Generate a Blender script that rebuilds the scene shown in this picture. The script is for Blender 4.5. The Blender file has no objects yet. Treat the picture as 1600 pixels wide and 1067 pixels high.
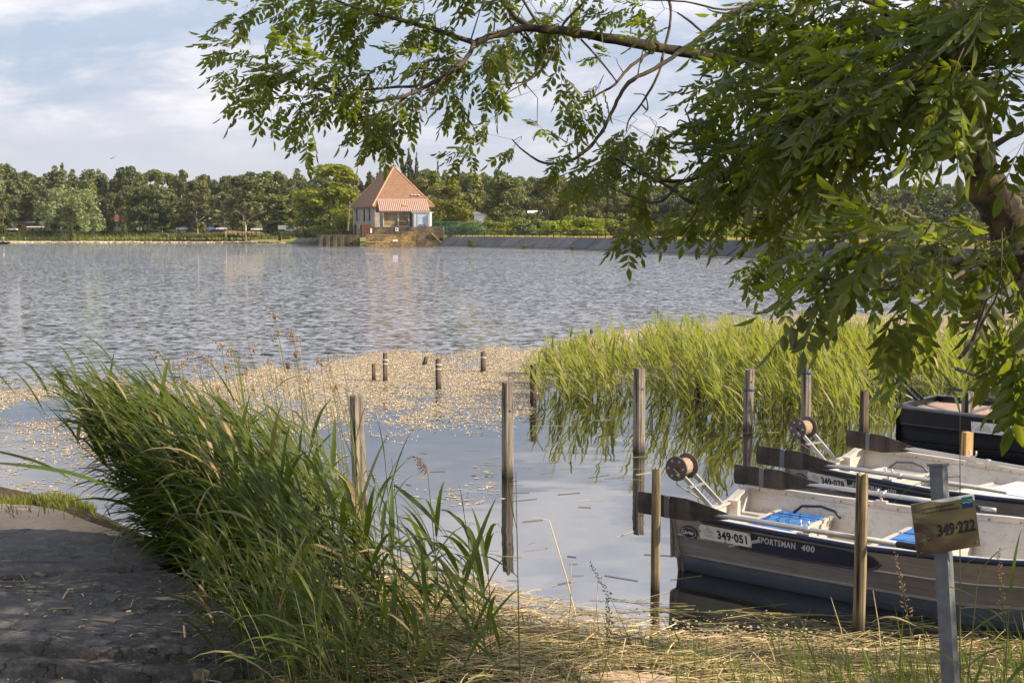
import bpy, bmesh, math, random
import numpy as np
from mathutils import Vector, Matrix
from mathutils.geometry import tessellate_polygon

S = bpy.context.scene
COL = S.collection
PI = math.pi
R = random.Random(11)
NR = np.random.RandomState(5)

# ------------------------------------------------------------------ camera
CAM_H = 2.7
F = 2030.0                       # focal length in pixels of the 1600 px wide photograph
K = 1.45                         # distances below are given for a 1400 px lens and stretched by this
PITCH = math.atan((533.5 - 361.0) / F)
cam_d = bpy.data.cameras.new('camera')
cam_d.sensor_width = 36.0
cam_d.lens = 36.0 * F / 1600.0
cam_d.clip_start = 0.05
cam_d.clip_end = 6000.0
cam = bpy.data.objects.new('camera', cam_d)
cam.location = (0, 0, CAM_H)
cam.rotation_euler = (PI / 2 - PITCH, 0, 0)
COL.objects.link(cam)
S.camera = cam

# ------------------------------------------------------------------ sky, sun, exposure
SUN_AZ = math.radians(-14)     # direction towards the sun, measured from +X
SUN_EL = math.radians(33)
W = bpy.data.worlds.new('World')
S.world = W
W.use_nodes = True
wn, wl = W.node_tree.nodes, W.node_tree.links
wn.clear()
out = wn.new('ShaderNodeOutputWorld')
bg = wn.new('ShaderNodeBackground')
bg.inputs['Strength'].default_value = 0.088
sky = wn.new('ShaderNodeTexSky')
sky.sky_type = 'NISHITA'
sky.sun_disc = False
sky.sun_elevation = SUN_EL
sky.sun_rotation = PI / 2 - SUN_AZ
sky.air_density = 1.0
sky.dust_density = 1.4
sky.ozone_density = 1.2
tc = wn.new('ShaderNodeTexCoord')
sep = wn.new('ShaderNodeSeparateXYZ')
wl.new(tc.outputs['Generated'], sep.inputs[0])
def wmath(op, a, b=None, clamp=False):
    n = wn.new('ShaderNodeMath'); n.operation = op; n.use_clamp = clamp
    for k, v in enumerate((a, b)):
        if v is None: continue
        if isinstance(v, (int, float)): n.inputs[k].default_value = v
        else: wl.new(v, n.inputs[k])
    return n.outputs[0]
zc = wmath('MAXIMUM', sep.outputs['Z'], 0.0)
zz = wmath('ADD', zc, 0.22)
cx = wmath('DIVIDE', sep.outputs['X'], zz)
cy = wmath('DIVIDE', sep.outputs['Y'], zz)
comb = wn.new('ShaderNodeCombineXYZ')
wl.new(cx, comb.inputs[0]); wl.new(cy, comb.inputs[1])
def wnoise(scale, detail, rough, dist=0.0, off=(0, 0, 0)):
    m = wn.new('ShaderNodeMapping'); m.inputs['Location'].default_value = off
    wl.new(comb.outputs[0], m.inputs[0])
    n = wn.new('ShaderNodeTexNoise'); n.inputs['Scale'].default_value = scale
    n.inputs['Detail'].default_value = detail; n.inputs['Roughness'].default_value = rough
    n.inputs['Distortion'].default_value = dist
    wl.new(m.outputs[0], n.inputs[0])
    return n.outputs[0]
def wramp(v, a, b):
    n = wn.new('ShaderNodeMapRange'); n.interpolation_type = 'SMOOTHSTEP'
    n.inputs['From Min'].default_value = a; n.inputs['From Max'].default_value = b
    wl.new(v, n.inputs['Value'])
    return n.outputs['Result']
def wmix(f, a, b, blend='MIX'):
    n = wn.new('ShaderNodeMix'); n.data_type = 'RGBA'; n.blend_type = blend
    if isinstance(f, float): n.inputs['Factor'].default_value = f
    else: wl.new(f, n.inputs['Factor'])
    for k, v in ((6, a), (7, b)):
        if isinstance(v, tuple): n.inputs[k].default_value = (*v, 1)
        else: wl.new(v, n.inputs[k])
    return n.outputs[2]
veil = wmath('MULTIPLY', wmath('SUBTRACT', 1.0, wramp(zc, 0.05, 0.55)), 0.93)
low = wmix(wramp(zc, 0.0, 0.14), (4.75, 4.75, 5.15), (3.3, 3.9, 5.0))
base = wmix(veil, sky.outputs[0], low)
big = wramp(wnoise(1.5, 10, 0.60, 0.35, (3.1, 1.7, 0)), 0.42, 0.57)
shade = wramp(wnoise(3.4, 8, 0.6, 0.2, (8.2, 5.3, 0)), 0.35, 0.7)
lift = wmath('ADD', 1.0, wmath('MULTIPLY', wramp(zc, 0.11, 0.34), 0.75))
ccol = wmix(shade, (4.7, 4.8, 5.5), (7.0, 6.75, 6.9))
sc_ = wn.new('ShaderNodeVectorMath'); sc_.operation = 'SCALE'; wl.new(ccol, sc_.inputs[0]); wl.new(lift, sc_.inputs['Scale']); ccol = sc_.outputs[0]
lowcut = wramp(zc, 0.035, 0.10)
cf = wmath('MULTIPLY', wmath('MAXIMUM', wmath('MULTIPLY', wmath('MULTIPLY', big, lowcut), wmath('SUBTRACT', 1.0, wmath('MULTIPLY', wramp(zc, 0.45, 0.8), 0.6))), wmath('MULTIPLY', wmath('MULTIPLY', wramp(zc, 0.11, 0.25), wmath('SUBTRACT', 1.0, wramp(zc, 0.5, 0.8))), 0.8)), 0.9)
wl.new(wmix(cf, base, ccol), bg.inputs['Color'])
wl.new(bg.outputs[0], out.inputs['Surface'])

sun_d = bpy.data.lights.new('sun', 'SUN')
sun_d.energy = 5.0
sun_d.angle = math.radians(0.5)
sun_d.color = (1.0, 0.85, 0.64)
sun = bpy.data.objects.new('sun', sun_d)
sv = Vector((math.cos(SUN_AZ) * math.cos(SUN_EL), math.sin(SUN_AZ) * math.cos(SUN_EL), math.sin(SUN_EL)))
sun.rotation_euler = sv.to_track_quat('Z', 'Y').to_euler()
sun.location = (30, -20, 40)
COL.objects.link(sun)

vs = S.view_settings
vs.view_transform = 'Standard'; vs.look = 'None'; vs.exposure = 0.82; vs.gamma = 1.0
vs.use_curve_mapping = False
S.cycles.max_bounces = 6
S.cycles.volume_bounces = 0
S.cycles.transparent_max_bounces = 6

# ------------------------------------------------------------------ helpers
_cp, _sp = math.cos(PITCH), math.sin(PITCH)
def ray(px, py):
    x = (px - 800.0) / F; y = -(py - 533.5) / F
    return Vector((x, _cp + y * _sp, -_sp + y * _cp))
def G(px, py, z=0.0):                 # the point at height z
    r = ray(px, py); t = (z - CAM_H) / r.z
    return Vector((r.x * t, r.y * t, z))
def P(px, py, D): return PA(px, py, D * K)
def PA(px, py, D):                    # the point at distance D in front
    r = ray(px, py); t = D / r.y
    return Vector((r.x * t, D, CAM_H + r.z * t))
def pix(v):
    y = v[1] * _cp - (v[2] - CAM_H) * _sp
    u = v[1] * _sp + (v[2] - CAM_H) * _cp
    if y < 0.05: return (-9999, -9999, y)
    return (800 + F * v[0] / y, 533.5 - F * u / y, y)
def lerp(a, b, t): return a + (b - a) * t
def interp(x, pts): return float(np.interp(x, [p[0] for p in pts], [p[1] for p in pts]))

# materials -----------------------------------------------------------------
MATS = {}
class NT:
    def __init__(s, name):
        s.m = bpy.data.materials.new(name); s.m.use_nodes = True
        s.n, s.l = s.m.node_tree.nodes, s.m.node_tree.links
        s.b = s.n['Principled BSDF']; s.out = s.n['Material Output']
        s.tc = s.n.new('ShaderNodeTexCoord')
    def put(s, sock, v):
        if v is None: return
        if isinstance(v, (int, float)): sock.default_value = v
        elif isinstance(v, tuple): sock.default_value = (*v, 1) if len(v) == 3 and sock.type == 'RGBA' else v
        else: s.l.new(v, sock)
    def coord(s, kind='Object', scale=(1, 1, 1), rot=(0, 0, 0)):
        m = s.n.new('ShaderNodeMapping'); m.inputs['Scale'].default_value = scale
        m.inputs['Rotation'].default_value = rot
        s.l.new(s.tc.outputs[kind], m.inputs[0]); return m.outputs[0]
    def noise(s, vec, scale=5, detail=4, rough=0.55, dist=0.0):
        n = s.n.new('ShaderNodeTexNoise'); s.put(n.inputs['Vector'], vec)
        n.inputs['Scale'].default_value = scale; n.inputs['Detail'].default_value = detail
        n.inputs['Roughness'].default_value = rough; n.inputs['Distortion'].default_value = dist
        return n.outputs[0]
    def voronoi(s, vec, scale=5, feature='F1', out='Distance'):
        n = s.n.new('ShaderNodeTexVoronoi'); n.feature = feature; s.put(n.inputs['Vector'], vec)
        n.inputs['Scale'].default_value = scale; return n.outputs[out]
    def rng(s, v, a, b, c=0.0, d=1.0):
        n = s.n.new('ShaderNodeMapRange'); s.l.new(v, n.inputs['Value'])
        for k, x in zip(('From Min', 'From Max', 'To Min', 'To Max'), (a, b, c, d)): s.put(n.inputs[k], x)
        return n.outputs['Result']
    def math(s, op, a, b=None):
        n = s.n.new('ShaderNodeMath'); n.operation = op
        s.put(n.inputs[0], a); s.put(n.inputs[1], b); return n.outputs[0]
    def mix(s, f, a, b, blend='MIX'):
        n = s.n.new('ShaderNodeMix'); n.data_type = 'RGBA'; n.blend_type = blend
        s.put(n.inputs['Factor'], f); s.put(n.inputs[6], a); s.put(n.inputs[7], b); return n.outputs[2]
    def bump(s, h, strength=0.3, dist=0.02):
        n = s.n.new('ShaderNodeBump'); s.put(n.inputs['Height'], h)
        s.put(n.inputs['Strength'], strength); s.put(n.inputs['Distance'], dist)
        s.l.new(n.outputs[0], s.b.inputs['Normal']); return n
    def set(s, **k):
        for a, v in k.items(): s.put(s.b.inputs[a.replace('_', ' ')], v)
        return s
    def sepz(s, kind='Object'):
        n = s.n.new('ShaderNodeSeparateXYZ'); s.l.new(s.tc.outputs[kind], n.inputs[0]); return n.outputs
    def rand(s):
        n = s.n.new('ShaderNodeObjectInfo'); return n.outputs['Random']
    def island(s):
        n = s.n.new('ShaderNodeNewGeometry'); return n.outputs['Random Per Island']
    def pos(s, scale=(1, 1, 1)):
        g = s.n.new('ShaderNodeNewGeometry')
        m = s.n.new('ShaderNodeMapping'); m.inputs['Scale'].default_value = scale
        s.l.new(g.outputs['Position'], m.inputs[0]); return m.outputs[0]

def plain(name, c, rough=0.6, metal=0.0, var=0.15, scale=8.0, bump=0.0, spec=0.4):
    if name in MATS: return MATS[name]
    t = NT(name); v = t.coord()
    n = t.noise(v, scale, 6, 0.6)
    dk = tuple(x * (1 - var) for x in c); lt = tuple(min(1, x * (1 + var)) for x in c)
    t.set(Base_Color=t.mix(t.rng(n, 0.3, 0.7), dk, lt), Roughness=t.rng(t.noise(v, scale * 3, 3), 0.3, 0.7, rough * 0.85, min(1, rough * 1.15)), Metallic=metal, Specular_IOR_Level=spec)
    if bump: t.bump(n, bump, 0.01)
    MATS[name] = t.m
    return t.m

def foliage_mat(name, c1, c2, trans=(0.2, 0.3, 0.03), tfac=0.35, rough=0.55, clump=0.35, island=True, spec=0.3, coordkind='Object', dead=0.0):
    t = NT(name); v = t.coord(coordkind)
    n = t.noise(v, clump, 4, 0.6)
    f = t.rng(n, 0.3, 0.7)
    if island:
        f = t.math('ADD', t.math('MULTIPLY', f, 0.55), t.math('MULTIPLY', t.island(), 0.45))
    col = t.mix(f, c1, c2)
    if dead:
        dv = t.math('GREATER_THAN', t.math('FRACT', t.math('ADD', t.math('MULTIPLY', t.island(), 7.31), t.rand())), 1 - dead)
        col = t.mix(dv, col, (.36, .27, .13))
    r = t.rng(t.rand(), 0, 1, 0.8, 1.2)
    hs = t.n.new('ShaderNodeHueSaturation'); t.l.new(col, hs.inputs['Color']); t.l.new(r, hs.inputs['Value'])
    hs.inputs['Saturation'].default_value = 1.0
    t.l.new(t.rng(t.rand(), 0, 1, 0.485, 0.515), hs.inputs['Hue'])
    col = hs.outputs[0]
    t.set(Base_Color=col, Roughness=rough, Specular_IOR_Level=spec)
    tr = t.n.new('ShaderNodeBsdfTranslucent')
    t.l.new(t.mix(f, tuple(x * 0.75 for x in trans), trans), tr.inputs['Color'])
    mx = t.n.new('ShaderNodeMixShader'); mx.inputs[0].default_value = tfac
    t.l.new(t.b.outputs[0], mx.inputs[1]); t.l.new(tr.outputs[0], mx.inputs[2])
    t.l.new(mx.outputs[0], t.out.inputs['Surface'])
    MATS[name] = t.m
    return t.m

# objects --------------------------------------------------------------------
_MW = {}
def tag(o, label=None, cat=None, group=None, kind=None):
    if label: o['label'] = label
    if cat: o['category'] = cat
    if group: o['group'] = group
    if kind: o['kind'] = kind
    return o
def thing(name, label, cat, loc=(0, 0, 0), rotz=0.0, group=None, scale=(1, 1, 1), parent=None):
    o = bpy.data.objects.new(name, None); COL.objects.link(o)
    o.empty_display_size = 0.2
    o.location = loc; o.rotation_euler = (0, 0, rotz); o.scale = scale
    _MW[o.name] = Matrix.LocRotScale(Vector(loc), Matrix.Rotation(rotz, 3, 'Z'), Vector(scale))
    return tag(o, label, cat, group)
def np_mesh(name, V, faces_list):
    """V (n,3); faces_list: list of (m,k) int arrays"""
    me = bpy.data.meshes.new(name)
    V = np.asarray(V, dtype=np.float32)
    me.vertices.add(len(V)); me.vertices.foreach_set('co', V.ravel())
    loops = np.concatenate([f.ravel() for f in faces_list]).astype(np.int32)
    tot = np.concatenate([np.full(len(f), f.shape[1]) for f in faces_list]).astype(np.int32)
    start = np.concatenate([[0], np.cumsum(tot)[:-1]]).astype(np.int32)
    me.loops.add(len(loops)); me.loops.foreach_set('vertex_index', loops)
    me.polygons.add(len(tot)); me.polygons.foreach_set('loop_start', start); me.polygons.foreach_set('loop_total', tot)
    me.update(calc_edges=True); me.validate()
    return me
def link(name, me, mat=None, parent=None, kind=None, smooth=False, mat_world=None):
    o = bpy.data.objects.new(name, me); COL.objects.link(o)
    if mat is not None and len(me.materials) == 0:
        for m in (mat if isinstance(mat, (list, tuple)) else [mat]): me.materials.append(m)
    if smooth: me.polygons.foreach_set('use_smooth', [True] * len(me.polygons))
    if parent is not None: o.parent = parent
    if kind: o['kind'] = kind
    return o

class MB:
    def __init__(s): s.v = []; s.f = []
    def add(s, V, Fs):
        b = len(s.v); s.v += [Vector(x) for x in V]; s.f += [tuple(i + b for i in f) for f in Fs]; return s
    def box(s, c, size, rot=None, bev=0.0):
        hx, hy, hz = size[0] / 2, size[1] / 2, size[2] / 2
        if bev > 0:
            b = min(bev, hx * .9, hy * .9, hz * .9)
            bm = bmesh.new(); bmesh.ops.create_cube(bm, size=1)
            for v in bm.verts: v.co = Vector((v.co.x * 2 * hx, v.co.y * 2 * hy, v.co.z * 2 * hz))
            bmesh.ops.bevel(bm, geom=bm.edges[:], offset=b, segments=1, affect='EDGES')
            V = [v.co.copy() for v in bm.verts]; Fs = [[v.index for v in f.verts] for f in bm.faces]
            bm.free()
        else:
            V = [Vector((x, y, z)) for x in (-hx, hx) for y in (-hy, hy) for z in (-hz, hz)]
            Fs = [(0, 1, 3, 2), (4, 6, 7, 5), (0, 4, 5, 1), (2, 3, 7, 6), (0, 2, 6, 4), (1, 5, 7, 3)]
        c = Vector(c)
        if rot is not None: V = [rot @ v for v in V]
        return s.add([v + c for v in V], Fs)
    def bar(s, a, b, w, h, up=(0, 0, 1)):
        a, b = Vector(a), Vector(b); d = b - a; L = d.length; x = d.normalized()
        y = Vector(up).cross(x)
        if y.length < 1e-4: y = Vector((0, 1, 0)).cross(x)
        y.normalize(); z = x.cross(y)
        return s.box((a + b) / 2, (L, w, h), Matrix((x, y, z)).transposed())
    def tube(s, pts, rad, seg=8, cap=True):
        pts = [Vector(p) for p in pts]; n = len(pts)
        if isinstance(rad, (int, float)): rad = [rad] * n
        V = []; Fs = []
        t0 = (pts[1] - pts[0]).normalized()
        u = t0.orthogonal().normalized()
        for i, p in enumerate(pts):
            t = (pts[min(i + 1, n - 1)] - pts[max(i - 1, 0)]).normalized()
            u = (u - t * u.dot(t)); u = u.normalized() if u.length > 1e-5 else t.orthogonal().normalized()
            w = t.cross(u)
            for k in range(seg):
                a = 2 * PI * k / seg
                V.append(p + (u * math.cos(a) + w * math.sin(a)) * rad[i])
        for i in range(n - 1):
            for k in range(seg):
                k2 = (k + 1) % seg
                Fs.append((i * seg + k, i * seg + k2, (i + 1) * seg + k2, (i + 1) * seg + k))
        if cap: Fs.append(tuple(range(seg))[::-1]); Fs.append(tuple((n - 1) * seg + k for k in range(seg)))
        return s.add(V, Fs)
    def prism(s, poly, z0, z1):
        """poly: list of (x,y) counter-clockwise"""
        n = len(poly)
        V = [Vector((x, y, z0)) for x, y in poly] + [Vector((x, y, z1)) for x, y in poly]
        Fs = [tuple(range(n))[::-1], tuple(range(n, 2 * n))] + [(k, (k + 1) % n, n + (k + 1) % n, n + k) for k in range(n)]
        return s.add(V, Fs)
    def xf(s, M):
        s.v = [M @ v for v in s.v]; return s
    def build(s, name, mat, parent=None, world=False, kind=None, smooth=False, auto=None):
        V = s.v
        if world and parent is not None:
            M = _MW[parent.name].inverted(); V = [M @ v for v in V]
        me = bpy.data.meshes.new(name)
        me.from_pydata([tuple(v) for v in V], [], s.f)
        bm = bmesh.new(); bm.from_mesh(me); bmesh.ops.recalc_face_normals(bm, faces=bm.faces); bm.to_mesh(me); bm.free()
        o = link(name, me, mat, parent, kind, smooth)
        if auto is not None and smooth:
            me.set_sharp_from_angle(angle=math.radians(auto))
        return o

def copy_tree(o, parent=None):
    c = o.copy(); COL.objects.link(c)
    if parent is not None: c.parent = parent
    for ch in [x for x in KIDS.get(o.name, [])]: copy_tree(ch, c)
    return c
KIDS = {}
def kids_of(*objs):
    for o in objs:
        if o.parent: KIDS.setdefault(o.parent.name, []).append(o)

_TXT = {}
def text_geo(body, size, bold=0.0, extrude=0.0, shear=0.0, spacing=1.0):
    c = bpy.data.curves.new('t', 'FONT'); c.body = body; c.size = size; c.offset = bold; c.extrude = extrude
    c.resolution_u = 3; c.shear = shear; c.space_character = spacing
    o = bpy.data.objects.new('t', c); COL.objects.link(o)
    bpy.context.view_layer.update()
    dg = bpy.context.evaluated_depsgraph_get()
    me = bpy.data.meshes.new_from_object(o.evaluated_get(dg))
    V = np.array([v.co[:] for v in me.vertices]); Fs = [tuple(p.vertices) for p in me.polygons]
    bpy.data.objects.remove(o); bpy.data.curves.remove(c); bpy.data.meshes.remove(me)
    if len(V):
        V[:, 0] -= V[:, 0].min()
        V[:, 1] -= V[:, 1].min()
    return V, Fs
# ------------------------------------------------------------------ surface materials
def m_concrete(name, c, scale=3.0, dark=0.5, bump=0.5):
    t = NT(name); v = t.pos()
    a = t.noise(v, scale * 0.4, 6, 0.6); b = t.noise(v, scale * 6, 6, 0.7); cc = t.voronoi(v, scale * 14)
    col = t.mix(t.rng(a, 0.35, 0.65), tuple(x * dark for x in c), c)
    col = t.mix(t.rng(b, 0.5, 0.75), col, tuple(min(1, x * 1.5) for x in c))
    t.set(Base_Color=col, Roughness=0.9, Specular_IOR_Level=0.25)
    h = t.math('ADD', t.math('MULTIPLY', b, 0.6), t.math('MULTIPLY', cc, 0.4))
    t.bump(h, bump, 0.02); MATS[name] = t.m; return t.m
m_slab = m_concrete('slab_stone', (0.125, 0.118, 0.110), 1.6, 0.45, 0.45)
_n = m_slab.node_tree; _b = _n.nodes['Principled BSDF']      # cracks and pale grit in the stone
_g = _n.nodes.new('ShaderNodeNewGeometry'); _nz = _n.nodes.new('ShaderNodeTexNoise'); _nz.inputs['Scale'].default_value = 2.5; _nz.inputs['Detail'].default_value = 6
_ad = _n.nodes.new('ShaderNodeVectorMath'); _ad.operation = 'ADD'; _n.links.new(_g.outputs['Position'], _nz.inputs['Vector'])
_n.links.new(_g.outputs['Position'], _ad.inputs[0]); _n.links.new(_nz.outputs['Color'], _ad.inputs[1])
_vo = _n.nodes.new('ShaderNodeTexVoronoi'); _vo.feature = 'DISTANCE_TO_EDGE'; _vo.inputs['Scale'].default_value = 1.1; _n.links.new(_ad.outputs[0], _vo.inputs['Vector'])
_mr = _n.nodes.new('ShaderNodeMapRange'); _mr.inputs['From Max'].default_value = .012; _mr.inputs['To Min'].default_value = .25; _n.links.new(_vo.outputs['Distance'], _mr.inputs['Value'])
_g2 = _n.nodes.new('ShaderNodeTexNoise'); _g2.inputs['Scale'].default_value = 75; _g2.inputs['Detail'].default_value = 3; _n.links.new(_g.outputs['Position'], _g2.inputs['Vector'])
_m2 = _n.nodes.new('ShaderNodeMapRange'); _m2.inputs['From Min'].default_value = .65; _m2.inputs['From Max'].default_value = .74; _n.links.new(_g2.outputs[0], _m2.inputs['Value'])
_lk = _b.inputs['Base Color'].links[0].from_socket
_mx = _n.nodes.new('ShaderNodeMix'); _mx.data_type = 'RGBA'; _n.links.new(_m2.outputs[0], _mx.inputs['Factor']); _n.links.new(_lk, _mx.inputs[6]); _mx.inputs[7].default_value = (.30, .27, .23, 1)
_my = _n.nodes.new('ShaderNodeMix'); _my.data_type = 'RGBA'; _my.blend_type = 'MULTIPLY'; _my.inputs['Factor'].default_value = 1; _n.links.new(_mx.outputs[2], _my.inputs[6]); _n.links.new(_mr.outputs[0], _my.inputs[7])
_n.links.new(_my.outputs[2], _b.inputs['Base Color'])
t = NT('revetment'); v = t.pos((1, 1, 1)); a = t.noise(v, 0.35, 5, 0.65); b = t.noise(v, 2.5, 6, 0.7)
col = t.mix(t.rng(a, 0.3, 0.7), (0.055, 0.06, 0.07), (0.17, 0.17, 0.172))
col = t.mix(t.rng(b, 0.55, 0.75), col, (0.30, 0.27, 0.22)); col = t.mix(t.rng(t.rand(), 0, 1, 0, .65), col, (.04, .045, .055))
z = t.n.new('ShaderNodeSeparateXYZ'); g = t.n.new('ShaderNodeNewGeometry'); t.l.new(g.outputs['Position'], z.inputs[0])
col = t.mix(t.rng(z.outputs[2], 0.1, 0.4, 1, 0), col, (0.05, 0.048, 0.04))
t.set(Base_Color=col, Roughness=0.9); t.bump(b, 0.5, 0.05); m_revet = t.m

def m_stonewall(name, c1, c2, c3, sx=1.2, sz=2.2, mortar=(0.25, 0.2, 0.13)):
    t = NT(name); v = t.coord('Object', (sx, sx, sz))
    vv = t.n.new('ShaderNodeVectorMath'); vv.operation = 'ADD'
    nn = t.n.new('ShaderNodeTexNoise'); nn.inputs['Scale'].default_value = 2.0; t.l.new(v, nn.inputs['Vector'])
    sc = t.n.new('ShaderNodeVectorMath'); sc.operation = 'SCALE'; sc.inputs['Scale'].default_value = 0.25
    t.l.new(nn.outputs['Color'], sc.inputs[0]); t.l.new(v, vv.inputs[0]); t.l.new(sc.outputs[0], vv.inputs[1])
    cell = t.voronoi(vv.outputs[0], 1.6, 'F1', 'Color')
    edge = t.voronoi(vv.outputs[0], 1.6, 'DISTANCE_TO_EDGE')
    sepc = t.n.new('ShaderNodeSeparateColor'); t.l.new(cell, sepc.inputs[0])
    col = t.mix(sepc.outputs[0], c1, c2)
    col = t.mix(t.rng(t.noise(t.coord(), 0.45, 4, 0.6), 0.48, 0.62), col, c3)
    col = t.mix(t.rng(edge, 0.0, 0.07, 0.8, 0), col, mortar)
    t.set(Base_Color=col, Roughness=0.95, Specular_IOR_Level=0.15)
    t.bump(t.rng(edge, 0, 0.12), 0.6, 0.06); MATS[name] = t.m; return t.m
m_ochre = m_stonewall('ochre_stone', (0.28, 0.19, 0.085), (0.11, 0.085, 0.05), (0.42, 0.28, 0.09), .6, 1.2, (.12, .09, .05))
m_darkstone = m_stonewall('dark_stone', (0.10, 0.075, 0.05), (0.06, 0.05, 0.04), (0.24, 0.17, 0.08))
m_rubble = m_stonewall('rubble_fill', (0.34, 0.23, 0.13), (0.2, 0.14, 0.09), (0.4, 0.30, 0.18), 1.4, 3.0)
m_render = plain('lime_render', (0.27, 0.24, 0.20), 0.9, 0, 0.45, 0.7)
m_render_dk = plain('grey_render', (0.26, 0.24, 0.22), 0.9, 0, 0.3, 0.6)

def m_tiles(name, c1, c2):
    t = NT(name); v = t.coord('Object')
    w = t.n.new('ShaderNodeTexWave'); w.bands_direction = 'Z'; w.inputs['Scale'].default_value = 1.05
    w.inputs['Distortion'].default_value = 0.4; t.l.new(v, w.inputs['Vector'])
    n = t.noise(t.coord('Object', (1, 1, 3)), 1.6, 6, 0.7)
    cell = t.voronoi(t.coord('Object', (3, 3, 3.5)), 1.5, 'F1', 'Color')
    sp = t.n.new('ShaderNodeSeparateColor'); t.l.new(cell, sp.inputs[0])
    col = t.mix(t.rng(n, 0.3, 0.7), c1, c2)
    col = t.mix(t.math('MULTIPLY', sp.outputs[0], 0.35), col, tuple(x * 0.5 for x in c1))
    col = t.mix(t.rng(w.outputs[0], 0, 0.35, 0.22, 0), col, tuple(x * 0.4 for x in c1))
    t.set(Base_Color=col, Roughness=0.85, Specular_IOR_Level=0.2); t.bump(w.outputs[0], 0.5, 0.05)
    MATS[name] = t.m; return t.m
m_rooftile = m_tiles('clay_tile', (0.20, 0.112, 0.072), (0.31, 0.185, 0.12))
m_pinkroof = plain('faded_red_sheet', (0.30, 0.155, 0.11), 0.6, 0, 0.12, 2)
m_pinkrib = plain('pale_rib', (0.55, 0.40, 0.33), 0.6, 0, 0.1, 2)

def m_wood(name, c1, c2, wet=True, grain=30):
    t = NT(name); v = t.coord('Object', (1, 1, 0.07))
    a = t.noise(v, grain, 8, 0.7, 0.4); b = t.noise(t.coord('Object'), 3, 5, 0.6)
    col = t.mix(t.rng(a, 0.35, 0.65), c1, c2)
    col = t.mix(t.rng(b, 0.5, 0.8), col, tuple(x * 0.5 for x in c1))
    if wet:
        g = t.n.new('ShaderNodeNewGeometry'); z = t.n.new('ShaderNodeSeparateXYZ'); t.l.new(g.outputs['Position'], z.inputs[0])
        zz_ = t.math('ADD', z.outputs[2], t.math('MULTIPLY', b, 0.1))
        col = t.mix(t.rng(zz_, 0.05, 0.2, 1, 0), col, tuple(x * 0.3 for x in c1))
    ck = t.rng(t.noise(t.coord('Object', (1, 1, 0.03)), grain * .6, 3, 0.5, .2), 0.36, 0.41, 1, 0)
    col = t.mix(ck, col, tuple(x * 0.25 for x in c1))
    t.set(Base_Color=col, Roughness=0.85, Specular_IOR_Level=0.25); t.bump(t.math('SUBTRACT', a, ck), 1.0, 0.008)
    MATS[name] = t.m; return t.m
m_greywood = m_wood('weathered_wood', (0.085, 0.07, 0.056), (0.29, 0.245, 0.20))
m_darkwood = m_wood('dark_wet_wood', (0.06, 0.045, 0.035), (0.17, 0.13, 0.10))
m_roundwood = m_wood('round_post_wood', (0.11, 0.085, 0.05), (0.33, 0.26, 0.145))
m_freshwood = m_wood('fresh_wood', (0.42, 0.25, 0.10), (0.62, 0.40, 0.18), False)
m_oarwood = m_wood('oar_black', (0.03, 0.025, 0.022), (0.085, 0.07, 0.06), False, 12)

t = NT('aluminium'); v = t.coord('Object'); a = t.noise(v, 3, 6, 0.65); b = t.noise(v, 22, 6, 0.7); s_ = t.noise(t.coord('Object', (1, 1, 12)), 4, 5, 0.6)
col = t.mix(t.rng(a, 0.3, 0.7), (0.50, 0.45, 0.39), (0.66, 0.62, 0.57))
col = t.mix(t.rng(b, 0.55, 0.75), col, (0.30, 0.25, 0.20)); col = t.mix(t.rng(s_, 0.55, 0.75, 0, 0.6), col, (0.34, 0.28, 0.22))
t.set(Base_Color=col, Metallic=0.35, Roughness=t.rng(b, 0.3, 0.7, 0.45, 0.65)); t.bump(b, 0.15, 0.003); m_alu = t.m
t = NT('hull_aluminium'); v = t.coord('Object'); a = t.noise(v, 2, 6, 0.65); b = t.noise(v, 16, 6, 0.7); s_ = t.noise(t.coord('Object', (0.5, 1, 9)), 5, 6, 0.65)
col = t.mix(t.rng(a, 0.3, 0.7), (0.26, 0.235, 0.21), (0.36, 0.33, 0.30))
col = t.mix(t.rng(s_, 0.5, 0.72, 0, 0.75), col, (0.22, 0.17, 0.13))
t.set(Base_Color=col, Metallic=0.55, Roughness=t.rng(b, 0.3, 0.7, 0.35, 0.5)); t.bump(b, 0.1, 0.003); m_hull = t.m
m_bottom = plain('hull_bottom_reflection', (0.15, 0.175, 0.21), 0.35, 0.5, 0.25, 3)  # blue-grey reflection on the bare metal is put into this colour
m_shaft = plain('oar_aluminium', (0.50, 0.48, 0.46), 0.38, 0.7, 0.12, 3)
m_navy = plain('navy_rubber', (0.012, 0.022, 0.055), 0.4, 0, 0.2, 12)
m_navydecal = plain('navy_decal', (0.016, 0.018, 0.040), 0.35, 0, 0.15, 6)
m_purple = plain('purple_decal', (0.07, 0.015, 0.05), 0.35, 0, 0.1, 6)
m_silverdecal = plain('silver_decal', (0.5, 0.5, 0.52), 0.4, 0.3, 0.1, 20)
m_whiteplate = plain('white_plate', (0.72, 0.70, 0.66), 0.5, 0, 0.08, 14)
m_black = plain('black_rubber', (0.015, 0.015, 0.016), 0.5, 0, 0.2, 10)
m_ink = plain('black_ink', (0.012, 0.011, 0.011), 0.5, 0, 0.1, 10)
m_redink = plain('red_ink', (0.5, 0.03, 0.03), 0.5, 0, 0.1, 10)
m_greyink = plain('grey_ink', (0.28, 0.3, 0.33), 0.5, 0, 0.1, 10)
t = NT('blue_mat'); v = t.coord(); a = t.noise(v, 14, 6, 0.7)
t.set(Base_Color=t.mix(t.rng(a, 0.45, 0.75), (0.02, 0.13, 0.42), (0.10, 0.28, 0.55)), Roughness=0.6); t.bump(t.noise(v, 90, 2), 0.4, 0.003); m_blue = t.m
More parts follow.
